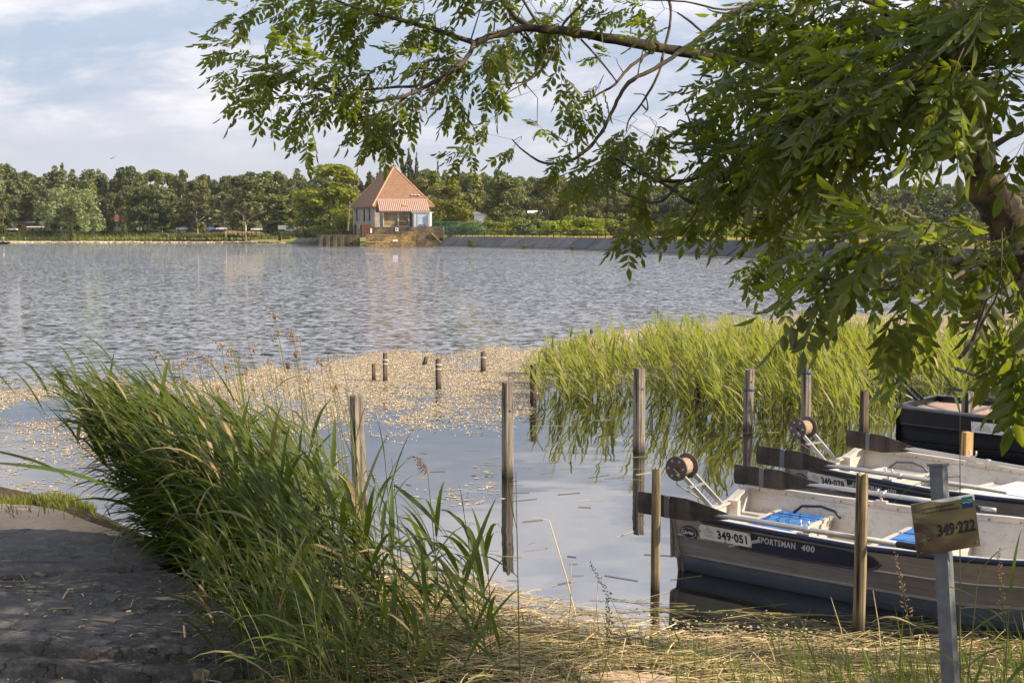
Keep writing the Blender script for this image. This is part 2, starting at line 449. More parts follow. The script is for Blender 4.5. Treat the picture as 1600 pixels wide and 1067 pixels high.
m_reelgrey = plain('reel_grey', (0.10, 0.08, 0.068), 0.55, 0.2, 0.3, 20)
m_rope = plain('tan_rope', (0.36, 0.26, 0.18), 0.9, 0, 0.3, 60, 0.5)
m_bluerope = plain('blue_rope', (0.03, 0.08, 0.2), 0.85, 0, 0.3, 60, 0.5)
m_galv = plain('galvanised_steel', (0.13, 0.14, 0.15), 0.6, 0.2, 0.25, 14, 0.1)
m_blackhull = plain('black_hull', (0.010, 0.010, 0.012), 0.35, 0, 0.3, 4)
m_deckbrown = plain('brown_deck', (0.36, 0.24, 0.18), 0.75, 0, 0.25, 9)
m_iron = plain('dark_iron', (0.03, 0.028, 0.028), 0.6, 0.3, 0.3, 3)
m_rust = plain('rusty_iron', (0.20, 0.085, 0.045), 0.8, 0.1, 0.35, 1.5)
m_opening = plain('dark_opening', (0.02, 0.018, 0.016), 0.8, 0, 0.2, 2)
m_cream = plain('cream_frame', (0.55, 0.47, 0.36), 0.7, 0, 0.15, 2)
m_cabinet = plain('cabinet_paint', (0.44, 0.455, 0.47), 0.5, 0, 0.1, 1.5)
m_cabdark = plain('cabinet_dark', (0.10, 0.11, 0.13), 0.5, 0, 0.2, 1.5)
m_white = plain('white_paint', (0.78, 0.78, 0.77), 0.5, 0, 0.05, 3)
m_green = plain('green_steel', (0.02, 0.13, 0.09), 0.5, 0, 0.2, 3)
m_glass = plain('dark_glass', (0.03, 0.035, 0.045), 0.08, 0, 0.1, 3, 0, 0.8)
m_redroof = plain('red_house_roof', (0.15, 0.04, 0.03), 0.8, 0, 0.2, 1)

# water -----------------------------------------------------------------------
t = NT('lake_water'); v = t.pos()
s_ = t.n.new('ShaderNodeSeparateXYZ'); g = t.n.new('ShaderNodeNewGeometry'); t.l.new(g.outputs['Position'], s_.inputs[0])
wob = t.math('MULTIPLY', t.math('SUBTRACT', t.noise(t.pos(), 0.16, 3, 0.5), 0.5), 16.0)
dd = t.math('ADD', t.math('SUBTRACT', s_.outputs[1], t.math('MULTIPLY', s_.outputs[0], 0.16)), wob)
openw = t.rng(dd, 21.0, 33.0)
gust = t.rng(t.noise(t.pos((0.3, 1, 1)), 0.035, 3, 0.6), 0.3, 0.7, 0.55, 1.3)
def slopes(scale, sx, detail, rough):
    n = t.n.new('ShaderNodeTexNoise'); t.put(n.inputs['Vector'], t.pos((sx, 1.0, 1))); n.inputs['Scale'].default_value = scale
    n.inputs['Detail'].default_value = detail; n.inputs['Roughness'].default_value = rough
    v = t.n.new('ShaderNodeVectorMath'); v.operation = 'SUBTRACT'; t.l.new(n.outputs['Color'], v.inputs[0]); v.inputs[1].default_value = (.5, .5, .5); return v.outputs[0]
def vscale(v, k):
    n = t.n.new('ShaderNodeVectorMath'); n.operation = 'SCALE'; t.l.new(v, n.inputs[0]); t.put(n.inputs['Scale'], k); return n.outputs[0]
def vadd(a, b):
    n = t.n.new('ShaderNodeVectorMath'); n.operation = 'ADD'; t.l.new(a, n.inputs[0]); t.l.new(b, n.inputs[1]); return n.outputs[0]
rip = vadd(vadd(vscale(slopes(1.5, .6, 2, .5), .14), vscale(slopes(4.2, .65, 2, .5), .58)), vscale(slopes(9.0, .6, 2, .5), 1.0))
rip = vscale(rip, t.math('MULTIPLY', openw, gust))
cal = vadd(vscale(slopes(3.0, .5, 1, .5), .020), vscale(slopes(0.8, .5, 1, .5), .014))
tot = vadd(rip, cal)
mul = t.n.new('ShaderNodeVectorMath'); mul.operation = 'MULTIPLY'; t.l.new(tot, mul.inputs[0]); mul.inputs[1].default_value = (1.0, 1.2, 0)
ad = t.n.new('ShaderNodeVectorMath'); ad.operation = 'ADD'; t.l.new(mul.outputs[0], ad.inputs[0]); ad.inputs[1].default_value = (0, 0, 1)
nm = t.n.new('ShaderNodeVectorMath'); nm.operation = 'NORMALIZE'; t.l.new(ad.outputs[0], nm.inputs[0])
t.l.new(nm.outputs[0], t.b.inputs['Normal'])
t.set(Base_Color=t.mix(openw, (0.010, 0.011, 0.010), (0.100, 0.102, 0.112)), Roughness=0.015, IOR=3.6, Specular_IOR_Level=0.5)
m_water = t.m

# ground ------------------------------------------------------------------------
t = NT('meadow'); v = t.pos(); a = t.noise(v, 0.12, 5, 0.6); b = t.noise(v, 1.5, 6, 0.7)
col = t.mix(t.rng(a, 0.35, 0.65), (0.10, 0.12, 0.03), (0.30, 0.27, 0.08)); col = t.mix(t.rng(b, 0.5, 0.8), col, (0.36, 0.31, 0.13))
t.set(Base_Color=col, Roughness=0.95, Specular_IOR_Level=0.1); t.bump(b, 0.8, 0.15); m_meadow = t.m
t = NT('bank_soil'); v = t.pos(); a = t.noise(v, 1.2, 5, 0.6); b = t.noise(v, 14, 6, 0.7)
col = t.mix(t.rng(a, 0.35, 0.65), (0.035, 0.028, 0.018), (0.08, 0.062, 0.035)); col = t.mix(t.rng(b, 0.55, 0.8), col, (0.16, 0.12, 0.06))
t.set(Base_Color=col, Roughness=0.95, Specular_IOR_Level=0.1); t.bump(b, 0.9, 0.03); m_soil = t.m
t = NT('sandy_path'); v = t.pos(); a = t.noise(v, 2, 5, 0.6); b = t.noise(v, 30, 6, 0.7)
col = t.mix(t.rng(a, 0.3, 0.7), (0.46, 0.34, 0.23), (0.60, 0.46, 0.33)); col = t.mix(t.rng(b, 0.55, 0.75), col, (0.25, 0.18, 0.11))
t.set(Base_Color=col, Roughness=0.95, Specular_IOR_Level=0.1); t.bump(b, 0.8, 0.02); m_sand = t.m

# ------------------------------------------------------------------ lake, shores
def sheet(name, x0, x1, y0, y1, z, mat):
    b = MB(); b.add([(x0, y0, z), (x1, y0, z), (x1, y1, z), (x0, y1, z)], [(0, 1, 2, 3)])
    o = b.build(name, mat); o['kind'] = 'structure'; return o
sheet('lake_water', -900, 900, -60, 900, 0.0, m_water)

DAM = [G(650, 384.5), G(680, 385), (G(740, 387)), G(890, 391), G(1002, 396), G(1096, 401), G(1209, 408), G(1302, 415), G(1400, 426), G(1500, 441)]
DAM = [Vector((p.x, p.y, 0)) for p in DAM]
LEFTSHORE = [Vector((-420, 300 * K, 0)), Vector((-200, 236 * K, 0)), G(0, 378), G(120, 377.8), G(250, 377.5), G(380, 377.8), G(450, 379.5)]
LEFTSHORE = [Vector((p.x, p.y, 0)) for p in LEFTSHORE]
MIDSHORE = [G(480, 381), G(520, 382.5), G(568, 384.5)]
far_line = LEFTSHORE + MIDSHORE + DAM + [Vector((27, 38 * K, 0)), Vector((24, 30 * K, 0)), Vector((17, 21.5 * K, 0)), Vector((11.5, 14.5 * K, 0)), Vector((9, 11 * K, 0))]
outer = [Vector((1500, 11, 0)), Vector((2500, 1200, 0)), Vector((1500, 3000, 0)), Vector((-1500, 3000, 0)), Vector((-2500, 1200, 0)), Vector((-1500, 300, 0))]
def resample(line, step):
    o = [line[0]]
    for a, b in zip(line, line[1:]):
        n = max(1, int((b - a).length / step))
        o += [a.lerp(b, k / n) for k in range(1, n + 1)]
    return o
fl = resample(far_line, 6.0)
def offs(line, d):
    o = []
    for i, p in enumerate(line):
        t_ = (line[min(i + 1, len(line) - 1)] - line[max(i - 1, 0)]).normalized()
        o.append(p + Vector((-t_.y, t_.x, 0)) * d)
    return o
def landz(x, y):
    return 1.62 if x > -20 and y > 30 else 0.8
ring0 = [Vector((p.x, p.y, -0.5)) for p in offs(fl, -0.8)]
ring1 = [Vector((p.x, p.y, 0.25 if p.y < 33 * K or p.x < -30 else -0.3)) for p in offs(fl, 0.5)]
ring2 = []
for p, q in zip(offs(fl, 2.9), fl):
    z = 1.6 if (q.x > -22 and q.y > 40 * K) else (0.55 if q.x < -22 else 0.4)
    ring2.append(Vector((p.x, p.y, z)))
poly = ring2 + [Vector((p.x, p.y, 1.6)) for p in outer]
V = ring0 + ring1 + ring2
n = len(fl)
Fs = []
for r_ in range(2):
    for k in range(n - 1): Fs.append((r_ * n + k, r_ * n + k + 1, (r_ + 1) * n + k + 1, (r_ + 1) * n + k))
b0 = len(V) - n
V += poly[n:]
for tri in tessellate_polygon([[Vector((p.x, p.y, 0)) for p in poly]]): Fs.append(tuple(b0 + i for i in tri))
gm = MB().add(V, Fs); o = gm.build('far_ground', m_meadow); o['kind'] = 'structure'

# near bank as a height field
SHORE = [(-30, 9.9), (-8, 9.8), (-5.3, 9.25), (-4, 8.5), (-2.5, 7.2), (-1, 6.6), (0.4, 5.95), (1.3, 5.6), (4, 5.5), (5.2, 5.9), (6.5, 7.2), (8, 9.6), (9.5, 11.8), (14, 14)]
def hnoise(x, y): return 0.5 * math.sin(x * 1.7 + 0.6 * y) * math.cos(y * 2.1 - x * 0.7) + 0.3 * math.sin(x * 4.3 + y * 3.1)
def shore(x): return interp(x, SHORE) * K
def bankz(x, y):
    y = y / K
    ys = interp(x, SHORE); d = ys - y
    k = min(1, max(0, (x + 1.7) / 1.4))
    left = min(0.27, d * 0.5) if d > 0 else d * 0.4
    left += max(0, 2.6 - y) * 0.3 if d > 0 else 0
    right = min(1.1, min(d, 1.7) * 0.20 + max(0, d - 2.6) * 0.35) if d > 0 else d * 0.3
    z = lerp(left, right, k)
    z += 0.018 * hnoise(x, y) * (1 if d > 0.1 else 0.4)
    return min(z, 1.1)
xs = np.concatenate([np.arange(-30, -6, 1.0), np.arange(-6, 6.01, 0.16), np.arange(7, 15, 1.0)])
ys_ = np.concatenate([np.arange(-12, 3, 1.0), np.arange(3, 16.01, 0.2), np.arange(17, 25, 1.0)])
V = [(x, y, bankz(x, y)) for y in ys_ for x in xs]; nx = len(xs)
Fs = [(j * nx + i, j * nx + i + 1, (j + 1) * nx + i + 1, (j + 1) * nx + i) for j in range(len(ys_) - 1) for i in range(nx - 1)]
o = MB().add(V, Fs).build('near_bank_ground', m_soil, smooth=True); o['kind'] = 'structure'

# sandy strip on the left and broken stone slabs of the path
pp = [G(px, py, 0.435) for px, py in ((-260, 850), (-260, 784), (0, 787), (50, 789), (95, 797), (140, 815), (190, 832), (190, 858), (60, 856))]
b = MB(); cen = sum(pp, Vector()) / len(pp)
V = [(p.x, p.y, 0.435) for p in pp] + [(cen.x, cen.y, 0.455)]
b.add(V, [(k, (k + 1) % len(pp), len(pp)) for k in range(len(pp))])
b.add([(p.x, p.y, 0.435) for p in pp] + [(cen.x + (p.x - cen.x) * 1.12, cen.y + (p.y - cen.y) * 1.12, 0.2) for p in pp], [(k, (k + 1) % len(pp), (k + 1) % len(pp) + len(pp), k + len(pp)) for k in range(len(pp))])
o = b.build('sandy_path', m_sand); o['kind'] = 'structure'

path = bpy.data.objects.new('stone_path', None); COL.objects.link(path); path['kind'] = 'structure'; path['label'] = 'dark broken stone slabs paving the shaded lake bank'
_MW[path.name] = Matrix.Identity(4)
def slab(pts, z, thick, name='slab', tilt=0.0, seed=1):
    """irregular broken slab; pts in the pixel frame of its top face"""
    rr = random.Random(seed)
    pl = [G(px, py, z) for px, py in pts]
    outl = []
    for a, c in zip(pl, pl[1:] + pl[:1]):
        nseg = max(1, int((c - a).length / 0.055))
        for k in range(nseg):
            p = a.lerp(c, k / nseg); j = 0.014
            outl.append(Vector((p.x + rr.uniform(-j, j), p.y + rr.uniform(-j, j), z + rr.uniform(-0.006, 0.006))))
    cen = sum(outl, Vector()) / len(outl)
    n_ = len(outl); V = []; Fs = []
    rings = [(0.0, 0.0), (-0.012, -0.012)]
    def ring(shr, dz, jit):
        out_ = []
        for p in outl:
            d = (cen - p); d.z = 0
            out_.append(Vector((p.x + d.x * shr + rr.uniform(-jit, jit), p.y + d.y * shr + rr.uniform(-jit, jit), p.z + dz + rr.uniform(-jit, jit) * 0.5)))
        return out_
    R_ = [ring(0.3, 0.005, 0.004), ring(0.1, 0.003, 0.004), ring(0.015, 0.0, 0.003), ring(0.0, -0.018, 0.004), ring(0.006, -thick * 0.55, 0.016), ring(0.015, -thick, 0.012)]
    for r__ in R_: V += r__
    for r_ in range(len(R_) - 1):
        for k in range(n_): Fs.append((r_ * n_ + k, r_ * n_ + (k + 1) % n_, (r_ + 1) * n_ + (k + 1) % n_, (r_ + 1) * n_ + k))
    for tri in tessellate_polygon([[Vector((p.x, p.y, 0)) for p in R_[0]]]): Fs.append(tuple(tri))
    return MB().add(V, Fs).build(name, m_slab, path, smooth=True, auto=40)
slab([(-420, 836), (-100, 830), (60, 825), (170, 832), (225, 848), (262, 872), (250, 882), (150, 888), (60, 896), (-60, 905), (-420, 915)], 0.492, 0.14, seed=2)
slab([(-420, 921), (-60, 911), (55, 901), (110, 893), (190, 893), (262, 890), (330, 925), (400, 958), (455, 985), (482, 1003), (440, 1010), (350, 1014), (240, 1012), (150, 1013), (80, 1007), (60, 1000), (-20, 998), (-420, 1000)], 0.472, 0.14, seed=4)
slab([(-420, 992), (30, 996), (260, 1004), (480, 1000), (494, 1032), (470, 1042), (400, 1036), (300, 1046), (190, 1052), (120, 1038), (40, 1036), (-420, 1036)], 0.400, 0.14, seed=5)
slab([(-420, 1026), (60, 1030), (300, 1036), (470, 1034), (520, 1062), (515, 1100), (420, 1160), (200, 1180), (-420, 1190)], 0.318, 0.16, seed=6)

def by_px(line, step):
    d = resample(line, .4); o = [d[0]]; last = pix(d[0])[0]; acc = Vector(d[0])
    for p in d[1:]:
        u = pix(p)[0]
        if u - last >= step(u) or (p - o[-1]).length > 9: o.append(p); last = u
    return o
# ------------------------------------------------------------------ embankment with its slabs
emb = bpy.data.objects.new('embankment', None); COL.objects.link(emb); emb['kind'] = 'structure'; emb['label'] = 'sloping concrete facing of the lake dam'
_MW[emb.name] = Matrix.Identity(4)
dl = by_px(DAM[1:], lambda u: np.interp(u, [660, 900, 1100, 1500], [20, 28, 40, 60]))
top = offs(dl, 2.5)
for k in range(len(dl) - 1):
    a, c, ta, tb = dl[k].copy(), dl[k + 1].copy(), top[k].copy(), top[k + 1].copy()
    a.z = c.z = -0.25; ta.z = tb.z = 1.66
    g = 0.16 / max(0.5, (c - a).length)
    rr = R.uniform(-0.04, 0.04)
    A, B_, TA, TB = a.lerp(c, g), c.lerp(a, g), ta.lerp(tb, g), tb.lerp(ta, g)
    nrm = (B_ - A).cross(TA - A).normalized()
    if nrm.y > 0: nrm = -nrm
    o_ = nrm * (0.09 + rr)
    b = MB(); b.add([A + o_, B_ + o_, TB + o_, TA + o_, A, B_, TB, TA], [(0, 1, 2, 3), (4, 5, 1, 0), (5, 6, 2, 1), (6, 7, 3, 2), (7, 4, 0, 3)])
    b.build('panel', m_revet, emb)
base_ = MB(); cop_ = MB()
for k in range(len(dl) - 1):
    a, c, ta, tb = dl[k], dl[k + 1], top[k], top[k + 1]
    base_.add([(a.x, a.y, -0.3), (c.x, c.y, -0.3), (tb.x, tb.y, 1.64), (ta.x, ta.y, 1.64)], [(0, 1, 2, 3)])
    ua, ub = offs(dl, 2.9)[k], offs(dl, 2.9)[k + 1]
    cop_.add([(ta.x, ta.y, 1.70), (tb.x, tb.y, 1.70), (ub.x, ub.y, 1.70), (ua.x, ua.y, 1.70), (ta.x, ta.y, 1.5), (tb.x, tb.y, 1.5)], [(0, 1, 2, 3), (4, 5, 1, 0)])
base_.build('backing', plain('dark_joint', (0.03, 0.03, 0.028), 0.9), emb)
cop_.build('coping', plain('concrete_coping', (0.26, 0.24, 0.20), 0.9, 0, 0.3, 0.8), emb)
toe = MB(); tl = offs(dl, -0.25)
for k in range(len(dl) - 1):
    a, c = tl[k], tl[k + 1]; a2, c2 = dl[k], dl[k + 1]
    toe.add([(a.x, a.y, 0.09), (c.x, c.y, 0.09), (c2.x, c2.y, 0.11), (a2.x, a2.y, 0.11), (a.x, a.y, -0.4), (c.x, c.y, -0.4)], [(0, 1, 2, 3), (4, 5, 1, 0)])
toe.build('toe_kerb', plain('toe_concrete', (0.2, 0.19, 0.17), 0.9, 0, 0.35, 0.8), emb)
# the short left revetment
rl = [G(450, 380.3), G(480, 381.3), G(519, 382.6)]; rl = resample([Vector((p.x, p.y, 0)) for p in rl], 4.2); rt = offs(rl, 3.2)
for k in range(len(rl) - 1):
    a, c, ta, tb = rl[k], rl[k + 1], rt[k], rt[k + 1]
    b = MB(); b.add([(a.x + .05, a.y, -0.2), (c.x - .05, c.y, -0.2), (tb.x - .05, tb.y, 1.75), (ta.x + .05, ta.y, 1.75), (ta.x, ta.y + 1.2, 1.7), (tb.x, tb.y + 1.2, 1.7)], [(0, 1, 2, 3), (3, 2, 5, 4)])
    b.build('panel', m_revet, emb)

# railing along the dam -----------------------------------------------------------
rail_line = by_px(DAM[1:], lambda u: np.interp(u, [660, 850, 1100, 1500], [7.5, 10, 14.5, 22]))
rail_pts = offs(rail_line, 2.72)
railing = thing('railing', 'long dark iron railing running along the top of the sloping dam wall', 'railing', (rail_pts[0].x, rail_pts[0].y, 1.7))
M = MB()
for zz_ in (2.68, 2.28):
    for a, c in zip(rail_pts, rail_pts[1:]):
        M.bar((a.x, a.y, zz_), (c.x, c.y, zz_), 0.09, 0.09)
M.build('rail', m_iron, railing, world=True)
pm = MB().box((0, 0, 0.5), (0.12, 0.12, 1.0)).build('post', m_iron, railing)
first = True
for p in rail_pts:
    q = pm if first else pm.copy()
    if not first: COL.objects.link(q)
    q.location = (p.x - rail_pts[0].x, p.y - rail_pts[0].y, 0.0); q.parent = railing
    first = False
# ------------------------------------------------------------------ pumping house beyond the lake
TH = math.radians(22)
AX = Vector((math.cos(TH), math.sin(TH), 0)); BX = Vector((-math.sin(TH), math.cos(TH), 0))
C0 = Vector((P(586, 400, 168).x, 168 * K, 0))
house = thing('stone_house', 'stone house with steep red tiled pyramid roof standing on the lake dam', 'house', C0, TH)
W1, W2, EZ, RZ, BZ = 11.0, 15.5, 7.3, 14.95, 1.5
b = MB()
def wall_open(b, x0, y0, x1, y1, z0, z1, thick, holes, inward):
    """wall with rectangular holes (u0,u1,z0,z1) along its length"""
    p0 = Vector((x0, y0, 0)); p1 = Vector((x1, y1, 0)); L = (p1 - p0).length; d = (p1 - p0) / L
    us = sorted({0.0, L, *[h[0] for h in holes], *[h[1] for h in holes]}); zs = sorted({z0, z1, *[h[2] for h in holes], *[h[3] for h in holes]})
    inn = Vector(inward) * thick
    for ua, ub in zip(us, us[1:]):
        for za, zb in zip(zs, zs[1:]):
            um, zm = (ua + ub) / 2, (za + zb) / 2
            if any(h[0] < um < h[1] and h[2] < zm < h[3] for h in holes): continue
            q = [p0 + d * ua, p0 + d * ub]
            V = [(q[0].x, q[0].y, za), (q[1].x, q[1].y, za), (q[1].x, q[1].y, zb), (q[0].x, q[0].y, zb)]
            V += [(q[0].x + inn.x, q[0].y + inn.y, za), (q[1].x + inn.x, q[1].y + inn.y, za), (q[1].x + inn.x, q[1].y + inn.y, zb), (q[0].x + inn.x, q[0].y + inn.y, zb)]
            b.add(V, [(0, 1, 2, 3), (4, 5, 6, 7), (0, 1, 5, 4), (3, 2, 6, 7), (0, 3, 7, 4), (1, 2, 6, 5)])
lw = [(12.1, 13.3, 4.6, 6.9), (6.6, 7.8, 4.5, 7.0), (13.0, 14.6, 1.5, 4.0), (8.8, 10.2, 1.5, 3.9), (3.0, 4.1, 4.6, 6.9)]
wall_open(b, 0, W2, 0, 0, BZ, EZ + .1, .5, [(W2 - h[1], W2 - h[0], h[2], h[3]) for h in lw], (1, 0, 0))
wall_open(b, 0.5, 0, W1, 0, BZ, EZ + .1, .5, [(9.3, 10.2, 4.4, 5.6)], (0, 1, 0))
wall_open(b, W1, .5, W1, W2, BZ, EZ + .1, .5, [], (-1, 0, 0))
wall_open(b, W1 - .5, W2, .5, W2, BZ, EZ + .1, .5, [], (0, -1, 0))
b.build('wall', m_render, house)
for h in lw:
    f = MB(); u0, u1, z0, z1 = h
    for bx_ in (((0.14, u0 + .06, (z0 + z1) / 2), (.12, .12, z1 - z0)), ((0.14, u1 - .06, (z0 + z1) / 2), (.12, .12, z1 - z0)), ((0.14, (u0 + u1) / 2, z1 - .06), (.11, u1 - u0, .12)), ((0.14, (u0 + u1) / 2, (z0 + z1) / 2), (.1, u1 - u0, .08))): f.box(*bx_)
    fr = f.build('window', m_cabdark, house)
    MB().box((0.3, (u0 + u1) / 2, (z0 + z1) / 2), (.03, u1 - u0, z1 - z0)).build('pane', m_glass, fr)
ov = .55
def roof_pt(x, y, z): return (x, y, z)
rf = MB()
E = [(-ov, -ov, EZ), (W1 + ov, -ov, EZ), (W1 + ov, W2 + ov, EZ), (-ov, W2 + ov, EZ)]
r0, r1 = (W1 / 2, 5.6, RZ), (W1 / 2, W2 - 5.6, RZ)
V = [*E, r0, r1] + [(x, y, EZ - .18) for x, y, _ in E]
rf.add(V, [(0, 1, 4), (1, 2, 5, 4), (2, 3, 5), (3, 0, 4, 5), (0, 1, 7, 6), (1, 2, 8, 7), (2, 3, 9, 8), (3, 0, 6, 9), (6, 7, 8, 9)])
roof = rf.build('roof', m_rooftile, house)
rc = MB()
for e, r_ in ((E[0], r0), (E[1], r0), (E[2], r1), (E[3], r1)):
    rc.tube([Vector(e) + Vector((0, 0, .04)), Vector(r_) + Vector((0, 0, .05))], .13, 6)
rc.tube([Vector(r0) + Vector((0, 0, .05)), Vector(r1) + Vector((0, 0, .05))], .15, 6)
rc.build('ridge_cap', plain('ridge_clay', (0.52, 0.26, 0.13), 0.8, 0, 0.2, 2), roof)
for rp in (r0, r1):
    MB().tube([Vector(rp), Vector(rp) + Vector((0, 0, .45)), Vector(rp) + Vector((0, 0, .8))], [.2, .16, .05], 8).build('finial', m_rooftile, roof)
slope_n = Vector((0, -(RZ - EZ), (5.6 + ov))).normalized()
for u, w in ((7.6, .3), (8.25, .34), (8.9, .34)):       # small vents in the front slope
    z = 9.35; y = -ov + (z - EZ) / (RZ - EZ) * (5.6 + ov)
    MB().box((u, y - .12, z + .12), (w, .35, .16)).build('roof_vent', m_white, roof)
    MB().box((u, y - .32, z + .02), (w * .85, .06, .12)).build('vent_slot', m_opening, roof)

# annex with the pale ribbed roof
F0 = Vector((P(599, 400, 160.5).x, 160.5 * K, 0)); TA = math.radians(12)
annex = thing('stone_annex', 'low stone annex with pale ribbed red roof and two walled-up openings', 'annex', F0, TA)
L, Dp, ez, rz = 7.7, 5.4, 6.25, 8.35
b = MB()
wall_open(b, 0, 0, L, 0, 3.35, ez, .35, [(.15, 2.62, 3.55, 5.95), (2.85, 4.55, 3.6, 5.95), (4.75, 5.3, 3.5, 5.9)], (0, 1, 0))
wall_open(b, 0, Dp, 0, .35, 1.5, ez, .35, [(1.6, 2.6, 3.6, 5.6)], (1, 0, 0))
wall_open(b, L, .35, L, Dp, 1.5, ez, .35, [], (-1, 0, 0))
b.add([(0, .0, ez), (0, Dp, ez), (0, Dp / 2, rz - .1), (.3, 0, ez), (.3, Dp, ez), (.3, Dp / 2, rz - .1)], [(0, 1, 2), (3, 4, 5), (0, 1, 4, 3), (1, 2, 5, 4), (0, 2, 5, 3)])
b.build('wall', m_render_dk, annex)
MB().box((1.385, .2, 4.75), (2.46, .12, 2.38)).build('stone_infill', m_rubble, annex)
MB().box((3.7, .2, 4.775), (1.68, .12, 2.33)).build('stone_infill', m_rubble, annex)
MB().box((5.02, .24, 4.7), (.54, .1, 2.38)).build('door', m_cabdark, annex)
MB().box((.22, 2.9 + .5, 4.6), (.1, .98, 1.98)).build('window', m_opening, annex)
for (u0, u1) in ((.15, 2.62), (2.85, 4.55)):
    f = MB()
    f.box(((u0 + u1) / 2, -.03, 3.5), (u1 - u0 + .3, .14, .12)); f.box(((u0 + u1) / 2, -.03, 6.02), (u1 - u0 + .3, .14, .12))
    f.box((u0 - .06, -.03, 4.76), (.14, .12, 2.38)); f.box((u1 + .06, -.03, 4.76), (.14, .12, 2.38))
    f.build('opening_frame', m_cream, annex)
oh = .55
rb = MB()
ya, za = -1.0, ez - .05; yr, zr = Dp / 2, rz
d = Vector((0, yr - ya, zr - za)).normalized(); nn = Vector((0, -d.z, d.y))
x0, x1 = -.75, L + .55
def sl(x, t_, o_): return Vector((x, ya, za)) + d * t_ + nn * o_
T = (Vector((0, yr, zr)) - Vector((0, ya, za))).length
rb.add([sl(x0, 0, 0), sl(x1, 0, 0), sl(x1, T, 0), sl(x0, T, 0), sl(x0, 0, -.15), sl(x1, 0, -.15), sl(x1, T, -.15), sl(x0, T, -.15)], [(0, 1, 2, 3), (4, 5, 6, 7), (0, 1, 5, 4), (1, 2, 6, 5), (3, 0, 4, 7)])
rb.add([(x0, yr, zr), (x1, yr, zr), (x1, Dp + oh, ez - .2), (x0, Dp + oh, ez - .2)], [(0, 1, 2, 3)])
ar = rb.build('roof', m_pinkroof, annex)
nr_ = 26
for k in range(nr_):
    x = x0 + .12 + (x1 - x0 - .24) * k / (nr_ - 1)
    MB().bar(sl(x, 0.02, .04), sl(x, T - .02, .04), .13, .09, nn).build('rib', m_pinkrib, ar)
MB().box(((x0 + x1) / 2, yr, zr + .03), (x1 - x0 + .1, .3, .12)).build('ridge_cap', m_pinkrib, ar)
c_ = sl(4.05, T * .45, .12)
MB().box(c_, (1.1, .5, .14), Matrix((Vector((1, 0, 0)), d, nn)).transposed()).build('roof_hatch', plain('mossy_yellow', (0.35, 0.25, 0.06), .9), ar)
MB().box((.95, -.25, 6.0), (.16, .3, .22)).build('wall_lamp', m_white, annex)

# transformer cabinet
TC = Vector((P(641, 400, 158.6).x, 160.5 * K - 2.0, 0))
cab = thing('transformer_cabinet', 'pale grey equipment cabinet with open doors beside the annex', 'cabinet', (TC.x, TC.y, 3.4), math.radians(8))
MB().box((2.1, 1.0, 1.25), (3.1, 1.8, 2.5), bev=.04).build('body', m_cabinet, cab)
MB().box((2.2, 1.0, 2.58), (3.9, 2.2, .16), bev=.03).build('roof', m_cabinet, cab)
MB().box((2.2, .06, 1.15), (1.9, .08, 2.1)).build('inner_panel', plain('cabinet_panel', (0.42, 0.47, 0.55), .4, 0, .2, 1), cab)
MB().box((.35, -.35, 1.25), (.07, 1.0, 2.4)).build('door', m_cabdark, cab)
MB().box((.75, .04, 1.25), (.3, .1, 2.4)).build('door_post', m_cabinet, cab)
MB().box((3.55, -.3, 1.35), (.5, .12, 2.35), Matrix.Rotation(.5, 3, 'Z')).build('door', m_cabinet, cab)
for k in range(4): MB().box((1.6 + k * .3, -.05, .35), (.1, .12, .3 + .1 * (k % 2))).build('insulator', m_cabdark, cab)

# dark plinth and lake-side masonry platform
b = MB(); p0 = Vector((P(583, 400, 160).x, 160.5 * K - 2.6, 0))
plinth = thing('plinth', 'dark stone plinth beneath the annex and the cabinet', 'stone base', (p0.x, p0.y, 0), 0)
MB().box((6.3, 2.1, 2.35), (12.6, 4.0, 2.1), bev=.05).build('masonry', m_darkstone, plinth)
ys0 = G(572, 385).y
plat = thing('stone_quay', 'ochre lichen covered stone quay wall at the foot of the house', 'quay', (G(572, 385).x, ys0, 0), 0)
b = MB(); wq = (650 - 572) / F * ys0
for (a, c, z) in ((0, wq * .47, 1.95), (wq * .47, wq * .70, 2.1), (wq * .70, wq, 2.55)):
    b.box(((a + c) / 2, 1.2, z / 2 - .2), (c - a - .004, 2.4, z + .4), bev=.03)
b.build('wall', m_ochre, plat)
MB().box((wq * .235, 1.2, 1.99), (wq * .47 - .05, 2.5, .08)).build('coping', plain('coping_ochre', (.42, .30, .13), .9, 0, .3, 1.5), plat)
MB().box((wq * .235, -.02, .75), (wq * .47, .06, .12)).build('ledge', plain('ledge_ochre', (.5, .36, .16), .9, 0, .3, 1.5), plat)
MB().box((wq * .46 + 1.1, -.09, 1.0), (.85, .08, .3)).build('white_patch', m_white, plat)
rq = thing('quay_ramp_wall', 'brown stone wall with slanting coping right of the ochre quay', 'wall', (G(651, 385).x, ys0 + .25, 0), 0)
MB().add([(0, 0, -.4), (5.0, .3, -.4), (5.0, .3, .1), (3.9, .3, 1.0), (2.9, .3, 2.2), (0, 0, 2.2), (0, 2.4, -.4), (5.0, 2.7, -.4), (5.0, 2.7, .1), (3.9, 2.7, 1.0), (2.9, 2.7, 2.2), (0, 2.4, 2.2)],
         [(0, 1, 2, 3, 4, 5), (6, 7, 8, 9, 10, 11), (5, 4, 10, 11), (4, 3, 9, 10), (3, 2, 8, 9), (1, 7, 8, 2), (0, 5, 11, 6)]).build('wall', m_darkstone, rq)
MB().bar((2.6, -.05, 2.35), (5.0, .2, .0), .3, .14).build('coping', plain('coping_brown', (.36, .27, .16), .9), rq)
